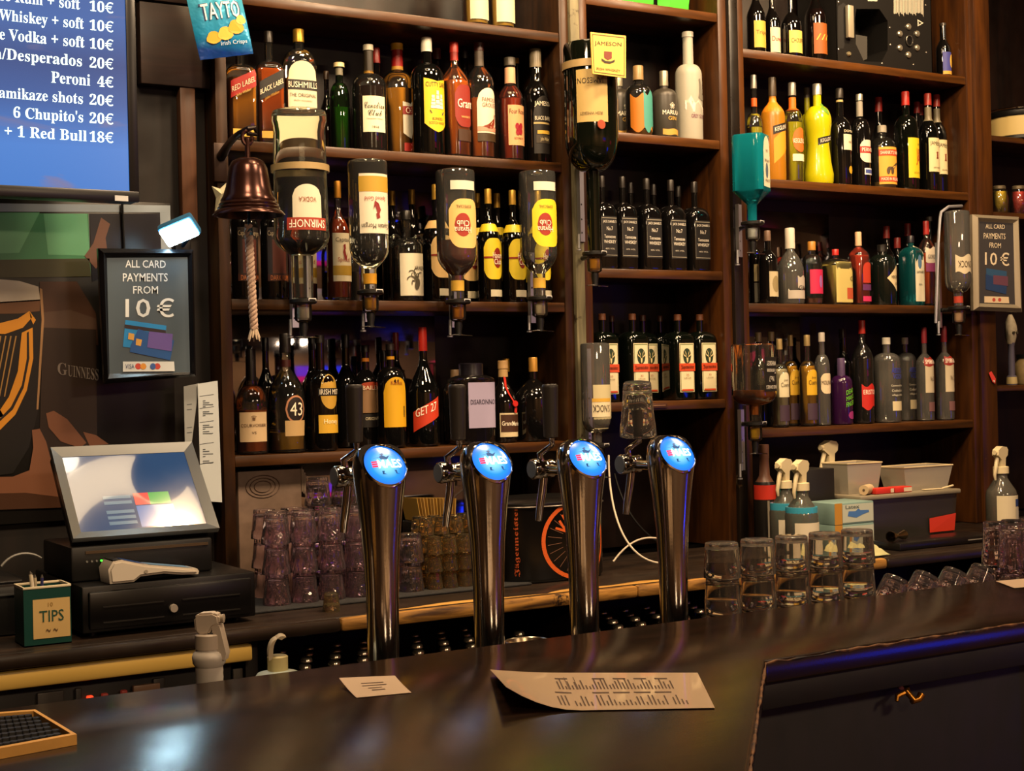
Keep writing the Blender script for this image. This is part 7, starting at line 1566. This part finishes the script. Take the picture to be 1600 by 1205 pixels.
G().tube([(.146*math.cos(a), .146*math.sin(a), hgt + .024) for a in [i*2*PI/40 for i in range(40)]], .0022, 6, True).make('chrome_hoop', CHROME, dm)
for k, (x, c_, d) in enumerate(((1562, '#c2a01a', 'jar of yellow sweets on the corner shelf above the silver notice'), (1592, '#b0281c', 'jar of red sweets on the corner shelf above the silver notice'))):
    p = at(x, 330, 3.52); jr = thing('sweet_jar', d, 'jar', (p.x, 3.52, cs[1] + .0008), group='sweet jars on the corner shelf')
    rj = 13*depth(p)/FPX; hj = at(x, 291, 3.52).z - cs[1]
    G().lathe([(rj*.9, 0), (rj, .004), (rj*1.05, hj*.5), (rj*.9, hj*.8), (rj*.7, hj*.88), (rj*.7, hj*.9)], 24).make('jar_glass', CLEAR, jr)
    G().lathe([(rj*.86, .003), (rj*.95, .006), (rj*1.0, hj*.5), (rj*.86, hj*.78), (.001, hj*.8)], 20).make('sweets', mat(c_, .4, 0, 'sweets', bump=1., bscale=140), jr)
    G().lathe([(rj*.76, hj*.88), (rj*.76, hj*.97), (rj*.66, hj)], 22).make('lid', mat('#6a604c', .35, .5), jr)
p = at(1581, 590, 3.52); ft = thing('tap_figure', 'old tap handle with a pale head on the corner shelf', 'figure', (p.x, 3.52, cs[2] + .0008))
hf = at(1578, 492, 3.52).z - cs[2]
G().lathe([(.018, 0), (.019, .004), (.017, .03), (.012, .034), (.011, hf*.55), (.013, hf*.6)], 20).make('stem', mat('#4a4858', .4), ft)
G().lathe([(.019, .004), (.0195, .006), (.0175, .028)], 20, cap0=False, cap1=False).make('stem_band', mat('#a39468', .5), ft)
vs = []; fs = []
for j in range(9):
    t_ = j/8; z_ = hf*(.58 + .42*t_); r_ = .024*math.sin(PI*(.15 + .8*t_))**.7
    for i in range(14): a = 2*PI*i/14; vs.append((r_*math.cos(a)*(1 + .1*math.sin(3*a + j)), r_*.8*math.sin(a), z_))
for j in range(8):
    for i in range(14): q = (i+1) % 14; fs.append((j*14+i, j*14+q, (j+1)*14+q, (j+1)*14+i))
fs += [tuple(range(13, -1, -1)), tuple(8*14 + i for i in range(14))]; mk('head', vs, fs, mat('#a39a84', .6, noise=.4, bscale=60), ft)
for s_ in (-1, 1): G().lathe([(.005, -.0225), (.005, -.017)], 12, 'y', (s_*.008, 0, hf*.74)).make('eye_socket', mat('#3a342a', .6), ft)
p = at(1600, 595, 3.6); gb = thing('patterned_jar', 'dim patterned jar beside the old tap handle', 'jar', (p.x + .01, 3.60, cs[2] + .0008))
G().lathe([(.035, 0), (.038, .004), (.038, .075), (.03, .085), (.03, .095)], 24).make('jar_body', mat('#7a6a4a', .5, noise=.6, bscale=50), gb); G().lathe([(.032, .094), (.032, .108)], 24).make('lid', BLK, gb)
p = at(1551, 590, YF - .012); rt = thing('red_tag', 'small red tag hanging on the end post', 'tag', p)
mk('tag_body', [at(x, y, YF - .016) - p for x, y in ((1545, 583), (1549, 580), (1556, 592), (1555, 600), (1551, 597))] + [at(x, y, YF - .012) - p for x, y in ((1545, 583), (1549, 580), (1556, 592), (1555, 600), (1551, 597))], [(4, 3, 2, 1, 0), (5, 6, 7, 8, 9)] + [(i, (i+1) % 5, 5+(i+1) % 5, 5+i) for i in range(5)], mat('#c23a34', .5), rt, False)
mk('paper_plaque_print', [at(x, y, YF - .0175) - p for x, y in ((1552, 594), (1554.5, 594), (1554.5, 598), (1552, 596))], [(3, 2, 1, 0)], mat('#c9b49c', .5), rt, False)
# little painted name plate on the column's lower shelf edge
p = at(1030, 634, YF - .002); npl = thing('name_plate', 'small ornate brown name plate on the column shelf edge', 'plate', p)
G().box(-.028, .028, -.002, .001, -.007, .007, .001).make('plate', mat('#4a2f24', .4, .4), npl); G().box(-.022, .022, -.003, -.0018, -.002, .002, .0004).make('relief', mat('#7a5a44', .4, .4), npl)

# ---------------------------------------------------------------- the room behind the viewer, seen only in mirrors and chrome
CRM = mat('#fff0d8', .5, emit='#ffdca8', es=9.0)
rl2 = thing('ring_ceiling_lamp', 'round ring shaped ceiling lamp over the till', 'ceiling lamp', (1.558, 2.70, 3.36))
G().lathe([(.17, -.03), (.17, 0), (.31, 0), (.31, -.03), (.17, -.03)], 48, cap0=False, cap1=False).make('diffuser_ring', CRM, rl2)
G().lathe([(.05, .0), (.05, .039)], 20).make('mount', BLK, rl2)
G().tube([(-.06, 0, -.012), (.06, 0, -.012)], .001, 6)
dl = thing('ceiling_downlight', 'small recessed ceiling downlight beside the ring lamp', 'ceiling lamp', (1.37, 3.0, 3.385))
G().lathe([(.055, -.012), (.055, .012), (.04, .014)], 28).make('bezel', mat('#8a8478', .4, .5), dl); G().lathe([(.001, -.0135), (.045, -.0135), (.046, -.0125)], 28, cap0=False).make('lens', mat('#fff4e0', .4, emit='#fff0d8', es=16), dl)
# big blue screen on the far side wall and a magenta one on the wall behind the viewer
def wscreen(desc, loc, rz, w_, h_, blocks):
    t = thing('wall_screen', desc, 'television', loc, rz, group='wall screens of the room')
    G().box(-w_/2, w_/2, 0, .05, 0, h_, .01).make('casing', BLK, t)
    for nm, x0, x1, z0, z1, c, es in blocks: mk(nm, [(x0*w_/2, -.002, z0*h_), (x1*w_/2, -.002, z0*h_), (x1*w_/2, -.002, z1*h_), (x0*w_/2, -.002, z1*h_)], [(0, 1, 2, 3)], mat(c, .3, emit=c, es=es), t, False)
wscreen('low blue lit display cabinet along the side wall of the room', (6.14, -1.0, .05), -PI/2, .9, .80, [('blue_glow', -.96, .96, .04, .96, '#1f36f0', 5.0)])
wscreen('magenta and blue screen on the wall behind the viewer', (5.0, -3.94, 1.55), PI, 2.0, .85, [('blue_picture', -.96, .1, .36, .96, '#2a30c8', 2.6), ('magenta_picture', -.96, .96, .04, .34, '#b01a5a', 1.8), ('violet_picture', .12, .96, .36, .96, '#5a2ab0', 2.2)])
wscreen('red lit sign board on the side wall of the room', (6.14, .45, 1.68), -PI/2, .95, .48, [('red_glow', -.95, .95, .05, .95, '#b0183a', 1.6)])
